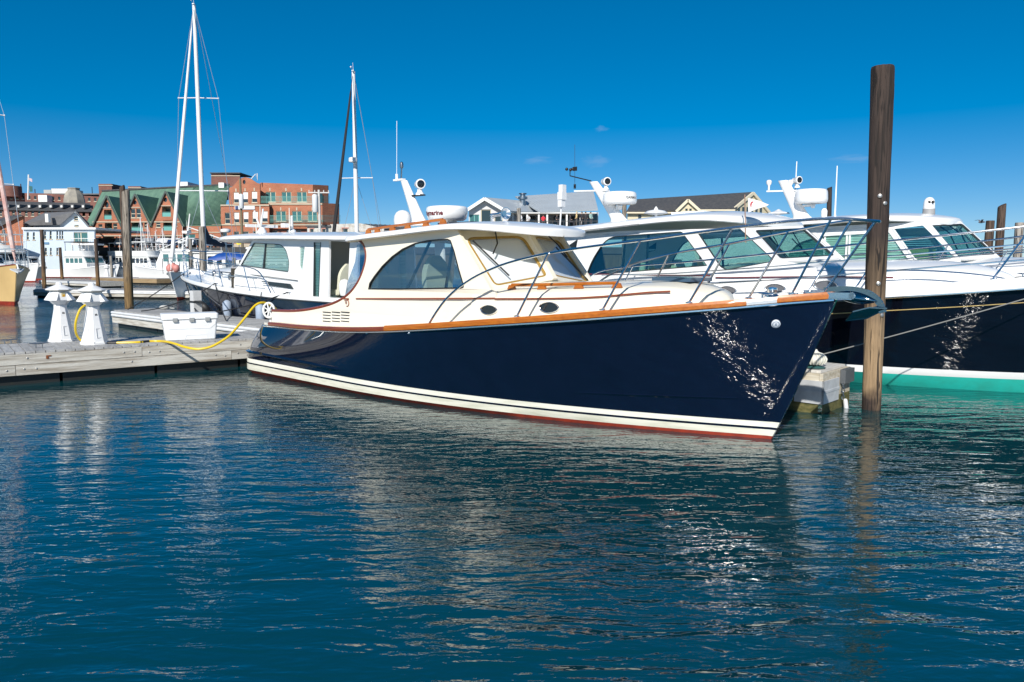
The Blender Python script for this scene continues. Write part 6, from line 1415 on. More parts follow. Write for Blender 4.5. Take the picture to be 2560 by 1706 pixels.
# ------------------------------------------------------------------ wharf and town
def brick_mat(name, c1, c2, mortar, sc=1.0):
    m = bpy.data.materials.new(name); m.use_nodes = True; n, l = m.node_tree.nodes, m.node_tree.links; p = n['Principled BSDF']; p.inputs['Roughness'].default_value = .85
    tc = n.new('ShaderNodeTexCoord'); mp = n.new('ShaderNodeMapping'); mp.inputs['Rotation'].default_value = (math.pi / 2, 0, 0); l.new(tc.outputs['Object'], mp.inputs[0])
    br = n.new('ShaderNodeTexBrick'); br.inputs['Color1'].default_value = rgb(c1); br.inputs['Color2'].default_value = rgb(c2); br.inputs['Mortar'].default_value = rgb(mortar); br.inputs['Scale'].default_value = 1.0
    br.inputs['Brick Width'].default_value = .42 * sc; br.inputs['Row Height'].default_value = .15 * sc; br.inputs['Mortar Size'].default_value = .018 * sc; l.new(mp.outputs[0], br.inputs['Vector'])
    nz = n.new('ShaderNodeTexNoise'); nz.inputs['Scale'].default_value = .35; nz.inputs['Detail'].default_value = 6; l.new(tc.outputs['Object'], nz.inputs[0])
    mr = n.new('ShaderNodeMapRange'); mr.inputs['From Min'].default_value = .3; mr.inputs['From Max'].default_value = .7; mr.inputs['To Min'].default_value = .78; mr.inputs['To Max'].default_value = 1.12; l.new(nz.outputs['Fac'], mr.inputs['Value'])
    hv = n.new('ShaderNodeHueSaturation'); l.new(mr.outputs[0], hv.inputs['Value']); l.new(br.outputs['Color'], hv.inputs['Color']); l.new(hv.outputs[0], p.inputs['Base Color'])
    MATS[name] = m; return m
BRICK = brick_mat('orange_brick', (.42, .115, .05), (.33, .085, .038), (.42, .27, .18)); BRICK_D = brick_mat('dark_brick', (.22, .07, .05), (.16, .05, .035), (.24, .16, .13))
COPPER = M('copper_roof', (.14, .25, .175), .6, c2=(.085, .165, .125), scale=.5, stretch=(4, 1, .6), contrast=(.35, .7)); STONE = M('pale_stone', (.52, .44, .33), .8, var=.2, scale=1)
SLATE = M('slate_roof', (.05, .052, .058), .8, c2=(.10, .095, .09), scale=2.5, contrast=(.4, .75)); GREYROOF = M('grey_metal_roof', (.40, .44, .47), .45, var=.12, scale=.6); GREYSH = M('grey_shingle', (.16, .16, .165), .85, var=.3, scale=1.5)
CLAPB = M('pale_blue_clapboard', (.52, .60, .68), .7, var=.08, scale=.8); YELLOW = M('cream_clapboard', (.62, .55, .38), .75, var=.1, scale=.7); TRIMW = M('trim_white', (.74, .74, .72), .6); TRIMC = M('trim_cream', (.68, .60, .44), .6)
WGL = M('window_glass', (.03, .045, .05), .06, coat=.4); WGT = M('teal_pane', (.05, .14, .14), .08, coat=.4); SHADE_W = M('roller_shade', (.70, .71, .74), .7); TEALRAIL = M('teal_rail', (.12, .36, .33), .5); DARKIN = M('dark_room', (.03, .025, .02), .9)
GROUND = M('wharf_asphalt', (.07, .07, .07), .9, var=.3, scale=.5)
WZ = 4.3
b = MB(); b.box2((-110, 116, WZ - 1.0), (62, 520, WZ)); struct(b.build('wharf_ground', GROUND, smooth=False))
WALLT = M('wharf_timber', (.045, .038, .03), .9, c2=(.10, .08, .05), scale=.8, stretch=(6, 1, .4))
b = MB(); b.box2((-110, 116.2, -1), (62, 118, WZ - 1.0)); tag(b.build('quay_wall', WALLT, smooth=False, origin=(-24, 116.2, 0)), 'dark timber quay wall below the parked cars and buildings', 'quay wall')
def wpx(px, py, Y): p = W(px, py, Y); return (p.x, p.z)
class Bld:
    """a building whose front stands across the view at distance Y"""
    def __init__(s, name, label, px0, px1, base, Y, cat='building'):
        a, c = W(px0, base, Y), W(px1, base, Y); s.Y = Y; s.E = thing(name, label, cat, ((a.x + c.x) / 2, Y, WZ)); s.o = Vector(s.E.location)
    def L(s, p): return Vector(p) - s.o
    def wall(s, outline_px, wins, mat, Y=None, th=.35, name='wall', zmin=None):
        """outline and windows in photo pixels; wins: (x0, y0, x1, y1, kind)"""
        Y = Y or s.Y; o = [wpx(x, y, Y) for x, y in outline_px]
        if zmin is not None: o = [(a, max(c, zmin)) for a, c in o]
        hs = []
        for w_ in wins:
            if w_[4] == 'oval':
                cx, cy = (w_[0] + w_[2]) / 2, (w_[1] + w_[3]) / 2; hs.append([wpx(cx + (w_[2] - w_[0]) / 2 * math.cos(k * .524), cy + (w_[3] - w_[1]) / 2 * math.sin(k * .524), Y) for k in range(12)])
            else: hs.append([wpx(w_[0], w_[3], Y), wpx(w_[2], w_[3], Y), wpx(w_[2], w_[1], Y), wpx(w_[0], w_[1], Y)])
        b = MB(); b.panel(o, hs, lambda u, v, d: (u - s.o.x, Y + d - s.o.y, v - s.o.z), th); b.build(name, mat, s.E, smooth=False)
        for w_, h in zip(wins, hs): s.window(h, w_[4], Y, th)
    def window(s, h, kind, Y, th):
        xs = [p[0] for p in h]; zs = [p[1] for p in h]; x0, x1, z0, z1 = min(xs), max(xs), min(zs), max(zs); f = lambda x, y, z: (x - s.o.x, Y + y - s.o.y, z - s.o.z); fr = min(.09, (x1 - x0) * .1)
        if kind == 'oval':
            b = MB(); b.panel(h, [], lambda u, v, d: f(u, th * .6 + d, v), .03); b.build('oval_window', WGL, s.E, smooth=False); return
        if kind in ('balc', 'deck'):
            d = 1.6; b = MB(); b.box2(f(x0, d, z0), f(x1, d + .1, z1)); b.box2(f(x0 - .1, th, z0), f(x0, d, z1)); b.box2(f(x1, th, z0), f(x1 + .1, d, z1)); b.box2(f(x0, th, z1), f(x1, d, z1 + .1)); b.box2(f(x0, 0.02, z0 - .12), f(x1, d, z0)); b.build('balcony_recess', STONE if kind == 'balc' else DARKIN, s.E, smooth=False)
            b = MB(); b.box2(f(lerp(x0, x1, .08), d - .08, z0 + .05), f(lerp(x0, x1, .55), d - .02, z0 + (z1 - z0) * .82)); b.build('balcony_door', WGT, s.E, smooth=False)
            b = MB(); z = z0 + min(1.0, (z1 - z0) * .45); b.bar(f(x0, .12, z), f(x1, .12, z), .06); b.box2(f(x0, .10, z0), f(x1, .13, z - .1)); b.build('balcony_rail', TEALRAIL if kind == 'balc' else TRIMW, s.E, smooth=False); return
        gm = {'teal': WGT, 'dark': WGL, 'shade': WGL, 'sash': WGL, 'door': WGT, 'open': DARKIN}.get(kind, WGL)
        b = MB(); b.box2(f(x0 + fr, .16, z0 + fr), f(x1 - fr, .19, z1 - fr)); w = b.build('window', gm, s.E, smooth=False)
        b = MB(); b.panel([(x0, z0), (x1, z0), (x1, z1), (x0, z1)], [[(x0 + fr, z0 + fr), (x1 - fr, z0 + fr), (x1 - fr, z1 - fr), (x0 + fr, z1 - fr)]], lambda u, v, d: f(u, .10 + d, v), .12); 
        if kind in ('sash', 'shade'): b.box2(f(x0 + fr, .12, lerp(z0, z1, .42)), f(x1 - fr, .155, lerp(z0, z1, .42) + .08))
        if kind in ('door', 'teal'): b.box2(f((x0 + x1) / 2 - .05, .12, z0 + fr), f((x0 + x1) / 2 + .05, .155, z1 - fr))
        b.build('window_frame', TRIMC if kind != 'teal' else TEALRAIL, w, smooth=False)
        if kind == 'shade': b = MB(); b.box2(f(x0 + fr, .125, lerp(z0, z1, .36)), f(x1 - fr, .15, z1 - fr)); b.build('roller_shade', SHADE_W, w, smooth=False)
        b = MB(); b.box2(f(x0 - .06, -.07, z0 - .12), f(x1 + .06, .10, z0)); b.build('sill', STONE, w, smooth=False)
    def box(s, name, mat, px0, py0, px1, py1, Y, depth, proud=0.0):
        a, c = wpx(px0, py0, Y), wpx(px1, py1, Y); b = MB(); b.box2((a[0] - s.o.x, Y - proud - s.o.y, min(a[1], c[1]) - s.o.z), (c[0] - s.o.x, Y + depth - s.o.y, max(a[1], c[1]) - s.o.z)); return b.build(name, mat, s.E, smooth=False)
    def quad(s, name, mat, pts, th=.12):   # pts: (px, py, Y)
        P = [s.L(W(*p)) for p in pts]; n = (P[1] - P[0]).cross(P[2] - P[0]).normalized() * th; b = MB(); b.prism(P, (0, 0, 0), n); return b.build(name, mat, s.E, smooth=False)
# ---- brick gabled flats with green roofs
K = Bld('brick_flats', 'orange brick flats with three pointed gables and green copper roofs', 205, 552, 622, 130); Yk = 130
K.wall([(232, 640), (232, 572), (267, 493), (302, 566), (303, 640)], [(262, 505, 272, 520, 'oval'), (260, 525, 279, 549, 'balc'), (262, 558, 280, 583, 'balc'), (257, 592, 286, 615, 'balc'), (246, 561, 256, 575, 'sash'), (283, 559, 293, 574, 'sash'), (247, 593, 253, 607, 'sash'), (289, 593, 294, 606, 'sash')], BRICK)
K.wall([(303.5, 640), (303.5, 566), (338, 489), (376, 566), (376, 640)], [(332, 501, 342, 512, 'oval'), (327, 522, 338, 545, 'sash'), (341, 522, 352, 545, 'sash'), (328, 555, 357, 579, 'balc'), (361, 555, 367, 570, 'sash'), (329, 589, 362, 614, 'balc'), (312, 558, 322, 573, 'sash'), (313, 592, 322, 606, 'sash')], BRICK)
K.wall([(376.5, 640), (376.5, 566), (414, 482), (456, 566), (456, 640)], [(409, 494, 418, 506, 'oval'), (405, 517, 427, 542, 'balc'), (390, 553, 401, 569, 'sash'), (408, 552, 430, 577, 'balc'), (437, 552, 443, 566, 'sash'), (401, 587, 436, 614, 'balc'), (438, 588, 444, 600, 'sash'), (383, 588, 393, 606, 'sash')], BRICK)
K.wall([(456.5, 640), (456.5, 566), (552, 566), (552, 640)], [(468, 563 + 5, 478, 580, 'sash'), (460, 586, 488, 611, 'teal'), (500, 586, 512, 606, 'sash'), (522, 586, 534, 606, 'sash')], BRICK, Y=130.6)
for (a, c) in ((232, 303), (303.5, 376), (376.5, 456)):
    for y in (554, 588.5, 619): 
        if y > 560 or True: K.box('stone_band', STONE, a, y, c, y + 2.6, Yk, .2, .09)
K.box('stone_band', STONE, 456.5, 580, 552, 582.5, 130.6, .2, .09)
for a, c, y in ((256, 278, 519.5), (326, 352, 518), (401, 428, 514)): K.box('stone_band', STONE, a, y, c, y + 2, Yk, .2, .09)
# roofs: one long slope, three cross gables
K.quad('roof', COPPER, [(214, 566, 130.8), (553, 566, 130.8), (575, 466, 141), (256, 482, 141)]); K.quad('roof', COPPER, [(214, 566, 131), (256, 482, 141), (240, 520, 152)])
for (l_, ax, ay, r_, ey) in ((232, 267, 493, 303, 570), (303, 338, 489, 377, 570), (376, 414, 482, 457, 570)):
    for (ex, s_) in ((l_, -1), (r_, 1)):
        A0 = W(ax, ay - 1.5, Yk - .2); E0 = W(ex + s_ * .3, ey - 2, Yk - .2); A1 = A0 + Vector((0, 10.5, 0)); t_ = E0 + Vector((0, 1.2, 0))
        P = [K.L(q) for q in (A0, A1, t_, E0)]; n = (P[1] - P[0]).cross(P[3] - P[0]).normalized(); n = n if n.z > 0 else -n; b = MB(); b.prism([p + n * .05 for p in P], (0, 0, 0), n * .2); b.build('gable_roof', COPPER, K.E, smooth=False)
        b = MB(); b.bar(K.L(A0) + Vector((0, -.12, .12)), K.L(E0) + Vector((0, -.08, .12)), .12, .22); b.build('verge_board', M('verge_dark', (.06, .08, .075), .7), K.E, smooth=False)
for k in range(34):
    t = k / 33; b = MB(); b.bar(K.L(W(lerp(456, 552, t), 565.5, 130.7)) + Vector((0, 0, .22)), K.L(W(lerp(484, 574, t), lerp(471, 466.5, t), 140.9)) + Vector((0, 0, .22)), .07, .12); b.build('roof_seam', COPPER, K.E, smooth=False)
K.quad('ridge_cap', SLATE, [(256, 481.5, 141), (575, 465.5, 141), (575, 463, 141.3), (256, 479, 141.3)], .3)
for x, y in ((462, 488), (473, 487), (484, 486), (495, 485), (452, 527), (498, 540), (514, 540), (527, 540), (534, 540)):
    Yr = lerp(130.8, 141, (566 - y) / (566 - 472)); c = K.L(W(x, y, Yr - .25)); sl = Matrix.Rotation(math.atan2(7.2, 10.2), 3, 'X'); b = MB(); b.box(c, (.55, 1.9, .16), Mx=sl); b.build('skylight', WGL if y > 500 else SHADE_W, K.E, smooth=False)
for (a, y0, c, y1, m) in ((246, 460, 282, 492, BRICK_D), (320, 466, 353, 488, BRICK_D), (384, 471, 399, 484, BRICK_D), (415, 470, 425, 482, BRICK_D), (470, 464, 477, 475, BRICK_D), (488, 465, 499, 476, BRICK_D), (512, 467, 520, 476, BRICK_D), (447, 455, 471, 480, TRIMW)): K.box('chimney', m, a, y0, c, y1 + 22, 146, 5)
for (a, y0, c) in ((246, 463, 282), (320, 469, 353)): K.box('chimney_band', STONE, a, y0, c, y0 + 1.8, 145.9, .3)
# ---- brick office with terraces
O = Bld('brick_office', 'orange brick office with teal balcony rails and curved parapet', 515, 847, 622, 132)
par = [(573, 560), (573, 470), (580, 468), (588, 460), (596, 450), (605, 445), (613, 443.5), (622, 445), (632, 451), (641, 457), (650, 460), (650, 560)]
O.wall(par, [(607, 450, 614, 461, 'oval'), (584, 481, 597, 508, 'shade'), (607, 480, 620, 508, 'shade'), (629, 479, 643, 507, 'shade')], BRICK, Y=133)
O.wall([(650.5, 560), (650.5, 457), (782, 462), (782, 560)], [(664, 480, 689, 506, 'door'), (704, 480, 728, 506, 'door'), (742, 480, 767, 506, 'door')], BRICK, Y=135.5)
P = [O.L(W(*q)) for q in ((782, 560, 135.5), (820, 560, 139), (820, 464, 139), (782, 462, 135.5))]; b = MB(); b.prism(P, (0, 0, 0), (0, .4, 0)); b.build('wall', BRICK, O.E, smooth=False)
P = [O.L(W(*q)) for q in ((793, 506, 136.3), (806, 506, 137.5), (806, 484, 137.5), (793, 484, 136.3))]; b = MB(); b.prism(P, (0, 0, 0), (0, .05, 0)); b.build('window', WGT, O.E, smooth=False)
O.box('roof', GREYSH, 575, 466, 778, 470, 136, 9)
O.wall([(552, 640), (552, 512), (673, 510.5), (673, 640)], [(562, 532, 575, 560, 'sash'), (585, 531, 598, 558, 'shade'), (608, 530, 621, 558, 'shade'), (631, 529, 645, 557, 'shade'), (655, 528, 669, 556, 'shade'), (541 + 15, 580, 553 + 15, 606, 'sash'), (585, 579, 598, 606, 'sash'), (608, 579, 622, 606, 'sash'), (632, 578, 646, 604, 'sash')], BRICK, Y=131)
O.wall([(673.5, 640), (673.5, 507.5), (806, 508), (806, 640)], [(690, 528, 715, 554, 'door'), (730, 528, 754, 554, 'door'), (769, 528, 793, 554, 'door'), (681, 577, 694, 592, 'sash'), (716, 576, 730, 592, 'sash'), (742, 576, 752, 592, 'sash')], BRICK, Y=132.3)
P = [O.L(W(*q)) for q in ((806, 640, 132.3), (847, 640, 136), (847, 510, 136), (806, 508, 132.3))]; b = MB(); b.prism(P, (0, 0, 0), (0, .4, 0)); b.build('wall', BRICK, O.E, smooth=False)
O.box('terrace', STONE, 552, 512, 673, 515.5, 131, 4, .15); O.box('terrace', STONE, 673.5, 509, 806, 512.5, 132.3, 4, .15); O.box('stone_band', STONE, 530, 561, 806, 564, 131, .3, .15); O.box('stone_band', STONE, 520, 610, 700, 618, 130.9, .3, .1)
O.wall([(528, 500), (528, 433), (600, 440), (600, 500)], [], BRICK_D, Y=142); O.box('stone_band', STONE, 528, 439, 600, 441, 142, .2, .1); O.box('parapet_cap', SLATE, 526, 432, 602, 434.5, 142, 6, .3)
O.box('cooling_unit', TRIMW, 546, 457, 560, 470, 140, 1.2)
for (x0, x1, y0, y1, Y) in ((650, 782, 491, 507, 133.2), (674, 806, 539, 555, 131.2)):
    for k in range(6): O.box('balcony_rail', TEALRAIL, x0, y0 + (y1 - y0) * k / 5, x1, y0 + (y1 - y0) * k / 5 + .9, Y, .06)
    for k in range(9): xx = x0 + (x1 - x0) * k / 8; O.box('rail_post', TEALRAIL, xx - .5, y0, xx + .5, y1 + 3, Y + .07, .06)
for (xa, Ya, xb, Yb, y0, y1) in ((782, 133.2, 824, 137.5, 491, 507), (806, 131.2, 851, 135.5, 539, 555)):
    for k in range(6): y = y0 + (y1 - y0) * k / 5; b = MB(); b.bar(O.L(W(xa, y, Ya)), O.L(W(xb, y, Yb)), .06); b.build('balcony_rail', TEALRAIL, O.E, smooth=False)
for px, py, Y in ((675, 470.5, 135.5), (715, 470.5, 135.5), (754, 470.5, 135.5), (702, 519, 132.3), (742, 519, 132.3), (781, 519, 132.3), (590, 472, 133), (613, 471, 133), (636, 470, 133)): O.box('keystone', STONE, px - 1.8, py, px + 1.8, py + 8, Y, .15, .06)
sg = O.box('name_board', SHADE_W, 587, 515, 637, 524, 130.9, .1, .05); O.box('board_emblem', M('emblem_navy', (.02, .05, .16), .5), 588, 515.5, 595, 523.5, 130.75, .05)
b = MB(); q = O.L(W(636, 437, 134)); b.tube([q + Vector((-.8, 0, -1)), q + Vector((.2, 0, .1)), q + Vector((.5, 0, -1)), q + Vector((.5, 0, .2))], .1, 6); b.build('roof_unit', TRIMW, O.E)
# ---- pale blue clapboard house
Hb = Bld('clapboard_house', 'pale blue clapboard building with white trim at left', 48, 236, 640, 108)
Hb.wall([(58, 680), (58, 573), (236, 569), (236, 680)], [(67, 581, 72, 600, 'sash'), (82, 581, 87, 600, 'sash'), (110, 579, 115, 598, 'sash'), (124, 578, 129, 598, 'sash'), (141, 578, 145, 598, 'sash'), (148, 578, 152, 598, 'sash'), (154, 578, 158, 598, 'sash'), (112, 620, 117, 638, 'sash'), (125, 620, 129, 638, 'sash'), (141, 620, 145, 638, 'sash'), (184, 581, 219, 606, 'door')], CLAPB)
Hb.box('roof', TRIMW, 54, 569, 239, 574, 107.6, 16)
for k in range(22): y = 578 + k * 4.4; Hb.box('clapboard', CLAPB, 58.2, y, 66, y + 3.9, 107.97, .05) if k < 14 else None
Hb.box('balcony_deck', TRIMW, 178, 609, 237, 613, 105.5, 2.4)
for k in range(12): xx = 179 + 57 * k / 11; Hb.box('baluster', TRIMW, xx, 597, xx + .8, 609, 105.5, .06)
Hb.box('hand_rail', TRIMW, 178, 596, 237, 597.3, 105.5, .08)
for xx in (180, 200, 220, 235): Hb.box('deck_post', TRIMW, xx, 613, xx + 2, 660, 105.6, .25)
Hb.box('sign', M('sign_blue', (.10, .22, .36), .6), 110, 606, 122, 611, 107.9, .05)
G2 = Bld('gabled_house', 'grey shingled house with pale gable behind the clapboard building', 48, 218, 640, 118)
G2.wall([(150, 660), (150, 562), (187, 530), (219, 568), (219, 660)], [(185, 541, 195, 552, 'sash'), (186, 563, 197, 570, 'sash')], CLAPB); G2.quad('roof', GREYSH, [(45, 565, 117.6), (152, 562, 117.6), (188, 529, 117.4), (112, 532, 126)]); G2.quad('roof', GREYSH, [(188, 529, 117.4), (222, 568, 117.4), (222, 560, 128), (188, 527, 128)])
G2.wall([(48, 660), (48, 564), (150, 562), (150, 660)], [(60, 566, 68, 571, 'dark'), (75, 566, 83, 571, 'dark')], CLAPB, Y=118.4)
G2.box('stack', TRIMW, 112, 535, 121, 556, 116, .6)
# ---- red brick gable at the far left
Rb = Bld('brick_warehouse', 'red brick warehouse with dark roof at the left edge', -60, 58, 640, 112)
Rb.wall([(-60, 680), (-60, 570), (-10, 570), (58, 540), (58, 680)], [(20, 575, 28, 590, 'dark'), (5, 575, 13, 590, 'dark')], BRICK); Rb.quad('roof', SLATE, [(-60, 571, 111.6), (-8, 571, 111.6), (60, 538, 111.6), (20, 540, 122)])
# ---- terrace and dome behind
T_ = Bld('brick_terrace', 'long dark brick terrace along the skyline at left', -60, 250, 560, 175)
T_.wall([(-60, 590), (-60, 480), (0, 478), (40, 480), (60, 483), (110, 484), (170, 488), (248, 492), (248, 590)], [(x, 488 + x * .03, x + 6, 497 + x * .03, 'dark') for x in range(-50, 240, 15) if not (x > 28 and x < 34)], BRICK_D); T_.box('roof', GREYSH, -60, 484, 248, 487, 176, 10)
b = MB(); b.lathe([(2.2, 0), (2.2, 2.4)], 18, Matrix.Translation(T_.L(W(28, 493, 174)))); b.build('round_tower', BRICK_D, T_.E); T_.box('penthouse', TRIMW, 95, 488, 118, 505, 173, 4); T_.box('roof_units', M('unit_white', (.66, .64, .6), .7), 128, 472, 173, 490, 182, 6); T_.box('roof_tank', M('unit_grey', (.4, .41, .4), .7), 109, 475, 128, 490, 182, 6)
for x, y in ((51, 460), (86, 473), (229, 468)): T_.box('chimney_pipe', BRICK_D, x, y, x + 1.4, 492, 178, .3)
Ms = Bld('slate_terrace', 'slate roofed brick row with pale chimneys below the skyline terrace', -60, 230, 560, 150)
Ms.wall([(-60, 620), (-60, 524), (150, 526), (232, 530), (232, 620)], [(x, 528, x + 7, 541, 'sash') for x in range(-50, 225, 16)], BRICK_D); Ms.quad('roof', SLATE, [(-60, 524, 149.6), (232, 531, 149.6), (225, 510, 156), (-60, 503, 156)])
for x in range(-40, 220, 27): Ms.box('dormer', GREYSH, x, 511.5, x + 9, 520, 150.5, 3); Ms.box('dormer_window', TRIMW, x + 2, 514, x + 7, 519, 150.4, .08)
b = MB(); b.tube([Ms.L(W(70, 500, 160)), Ms.L(W(71.5, 437, 160))], .16, 6); fp = b.build('flagpole', TRIMW, Ms.E); b = MB(); c = Ms.L(W(73, 445, 160)); b.panel([(0, 0), (1.4, -.4), (1.3, -1.5), (0, -1.0)], [], lambda u, v, d: (c.x + u * .5, c.y + d + .2 * math.sin(u * 3), c.z + v * .6), .03); b.build('flag', M('flag_pale', (.5, .4, .45), .8), fp)
c = Ms.L(W(73, 465, 160)); b = MB(); b.panel([(0, 0), (1.3, -.3), (1.2, -3), (0, -3)], [], lambda u, v, d: (c.x + u * .5, c.y + d, c.z + v * .4), .03); b.build('flag', M('flag_teal', (.03, .12, .12), .8), fp)
Dm = Bld('domed_hall', 'stone dome of a hall rising over the left rooftops', 160, 214, 560, 150)
c = Dm.L(W(187, 520, 158)); rr = 25 * 158 / FPX
STD = M('dome_stone', (.36, .33, .27), .8, c2=(.20, .19, .17), scale=.8); b = MB(); b.lathe([(rr, 0), (rr * 1.0, .7), (rr * .96, 1.6), (rr * .87, 2.4), (rr * .72, 3.05), (rr * .55, 3.45), (rr * .53, 3.8), (rr * .57, 3.85), (rr * .57, 4.0), (.05, 4.05)], 8, Matrix.Translation(c)); b.build('dome', STD, Dm.E, ang=20)
b = MB(); b.lathe([(rr * .92, -12), (rr * .92, 0)], 8, Matrix.Translation(c)); b.build('drum', TRIMC, Dm.E, ang=20); b = MB(); b.lathe([(rr * 1.08, -.3), (rr * 1.08, .1)], 8, Matrix.Translation(c)); b.build('cornice', STD, Dm.E, ang=20)
for k in range(8): a = math.pi / 4 * (k + .5); b = MB(); b.box(c + Vector((math.cos(a) * rr * .86, math.sin(a) * rr * .86, -2.4)), (.3, 1.1, 2.6), rz=a); b.build('drum_window', WGL, Dm.E, smooth=False)
# ---- low stone shed in the middle
S1 = Bld('stone_shed', 'low whitewashed stone shed with pink framed windows behind the left yacht roof', 768, 960, 620, 100)
STW = M('whitewashed_stone', (.55, .53, .49), .85, c2=(.33, .28, .22), scale=2.2, contrast=(.45, .7))
S1.wall([(768, 640), (768, 566), (825, 566), (826, 561), (902, 559), (960, 572), (960, 640)], [(776, 573, 784, 585, 'dark'), (806, 573, 814, 585, 'dark'), (856, 572, 870, 588, 'dark')], STW); S1.box('roof', GREYSH, 764, 563, 826, 566.5, 99.7, 9)
for (x0, y0, x1, y1) in ((776, 573, 784, 585), (806, 573, 814, 585), (856, 572, 870, 588)): S1.box('lintel', M('pink_frame', (.45, .22, .18), .8), x0 - 2, y0 - 3, x1 + 2, y0 - .3, 100, .1, .05); S1.box('jamb', MATS['pink_frame'], x0 - 2, y0 - .2, x0 - .2, y1, 100, .1, .05)
S2 = Bld('pier_shed', 'long grey pier sheds on the far side beyond the satellite dome', 895, 1010, 620, 140)
S2.wall([(895, 640), (895, 570), (1010, 573), (1010, 640)], [], M('shed_grey', (.30, .30, .30), .9, var=.3, scale=1)); S2.quad('roof', SLATE, [(893, 571, 139.6), (1012, 574, 139.6), (1012, 566, 146), (893, 561, 146)])
for k in range(9): S2.box('roof_vent', GREYSH, 900 + k * 12, 559 + k * .5, 904 + k * 12, 564 + k * .5, 146, .8)
# ---- restaurant with metal roofs
Q = Bld('restaurant', 'grey metal roofed restaurant with open deck behind the front yacht roof', 1168, 1495, 600, 95)
Q.wall([(1172, 640), (1172, 527), (1211, 500), (1266, 531), (1266, 640)], [(1173 + 1, 537, 1198, 560, 'teal'), (1202, 524, 1228, 560, 'dark'), (1236, 534, 1258, 560, 'dark')], M('pale_grey_board', (.62, .60, .60), .7, var=.06, scale=.8))
Q.quad('roof', GREYROOF, [(1211.5, 496.5, 94.3), (1269, 530, 94.3), (1362, 534, 104), (1330, 507, 104)], .15); Q.quad('roof', GREYROOF, [(1211.5, 496.5, 94.3), (1330, 507, 104), (1290, 512, 104), (1166, 526, 94.3)], .15)
for (a, c) in (((1211.5, 497), (1166, 526.5)), ((1211.5, 497), (1270, 531.5))): b = MB(); b.bar(Q.L(W(*a, 94.2)), Q.L(W(*c, 94.2)), .15, .38); b.build('verge_board', TRIMW, Q.E, smooth=False)
Q.quad('roof', GREYROOF, [(1350, 533.5, 97), (1495, 527, 97), (1483, 481, 108), (1288, 494, 108)], .15)
for k in range(26):
    t = k / 25; b = MB(); b.bar(Q.L(W(lerp(1352, 1494, t), lerp(533, 526.6, t), 96.95)) + Vector((0, 0, .1)), Q.L(W(lerp(1290, 1482.5, t), lerp(493.6, 480.7, t), 107.95)) + Vector((0, 0, .1)), .09, .12); b.build('roof_seam', GREYROOF, Q.E, smooth=False)
Q.box('back_wall', M('pale_grey_board', (.62, .6, .6)), 1266, 531, 1495, 600, 104, .3); Q.box('soffit', TRIMW, 1272, 531.5, 1492, 534, 97, 6)
for x in (1280, 1300, 1316, 1345, 1366, 1415, 1450, 1477): Q.box('post', TRIMW, x, 533, x + 4, 568, 97.2, .3)
for (x0, x1) in ((1304, 1314), (1319, 1338), (1386, 1412), (1419, 1446), (1457, 1475), (1478, 1492)): Q.box('open_window', WGL, x0, 536, x1, 566, 103.6, .2)
Q.box('terrace_deck', M('deck_timber', (.2, .17, .13), .9), 1266, 566, 1495, 570, 94, 9); Q.box('hand_rail', SLATE, 1266, 552.5, 1495, 554, 94.2, .1)
for x in range(1268, 1495, 14): Q.box('baluster', SLATE, x, 554, x + .9, 566, 94.25, .06)
b = MB(); c = Q.L(W(1307, 505, 101)); b.lathe([(.35, -.9), (.35, .3), (.62, .35), (.62, .65), (.35, .7), (.35, .95), (.55, 1.0), (.5, 1.1)], 14, Matrix.Translation(c)); b.build('roof_vent', STEEL_D, Q.E)
# ---- cream building with dark roof
Cb = Bld('cream_inn', 'cream clapboard inn with dark shingled roof and front gable', 1569, 1922, 600, 120)
Cb.wall([(1569, 640), (1569, 531), (1837, 523), (1837, 640)], [(1595, 536, 1604, 549, 'sash'), (1632, 535, 1641, 548, 'sash'), (1675, 533, 1684, 546, 'sash'), (1760, 529, 1769, 534, 'dark'), (1790, 528, 1799, 533, 'dark'), (1806, 527, 1815, 532, 'dark')], YELLOW)
Cb.quad('roof', SLATE, [(1566, 532, 119.4), (1840, 523.5, 119.4), (1884, 483, 128), (1583, 502, 128)], .2)
Cb.wall([(1692, 560), (1692, 529), (1720, 502), (1748, 527), (1748, 560)], [(1713, 522, 1720, 534, 'sash'), (1723, 522, 1730, 534, 'sash')], YELLOW, Y=118.4)
for (a, c) in (((1720, 500.5), (1690, 529.5)), ((1720, 500.5), (1750, 527.5))):
    A0, E0 = W(*a, 118), W(*c, 118); P = [Cb.L(q) for q in (A0, A0 + Vector((0, 7, 0)), E0 + Vector((0, 2.0, 0)), E0)]; b = MB(); b.prism(P, (0, 0, 0), (0, 0, .2)); b.build('gable_roof', SLATE, Cb.E, smooth=False); b = MB(); b.bar(P[0], P[3], .2, .4); b.build('verge_board', TRIMC, Cb.E, smooth=False)
Cb.box('eaves_board', TRIMC, 1567, 530.5, 1692, 534, 119.3, .3); Cb.box('eaves_board', TRIMC, 1748, 524, 1838, 527.5, 119.3, .3)
P = [Cb.L(W(*q)) for q in ((1837, 640, 120), (1922, 640, 126), (1922, 532, 126), (1883, 485, 123.5), (1837, 523, 120))]; b = MB(); b.prism(P, (0, 0, 0), (-.1, .3, 0)); b.build('gable_wall', YELLOW, Cb.E, smooth=False)
for (a, c) in (((1883, 483.5, 123.2), (1834, 524, 119.6)), ((1883, 483.5, 123.2), (1925, 534, 126))): b = MB(); b.bar(Cb.L(W(*a)), Cb.L(W(*c)), .3, .45); b.build('verge_board', TRIMC, Cb.E, smooth=False)
for k in range(6): xx = 1845 + 11 * k; Yq = lerp(120, 126, (xx - 1837) / 85) - .15; Cb.box('gable_window', WGL, xx, 518, xx + 5, 533, Yq, .1)
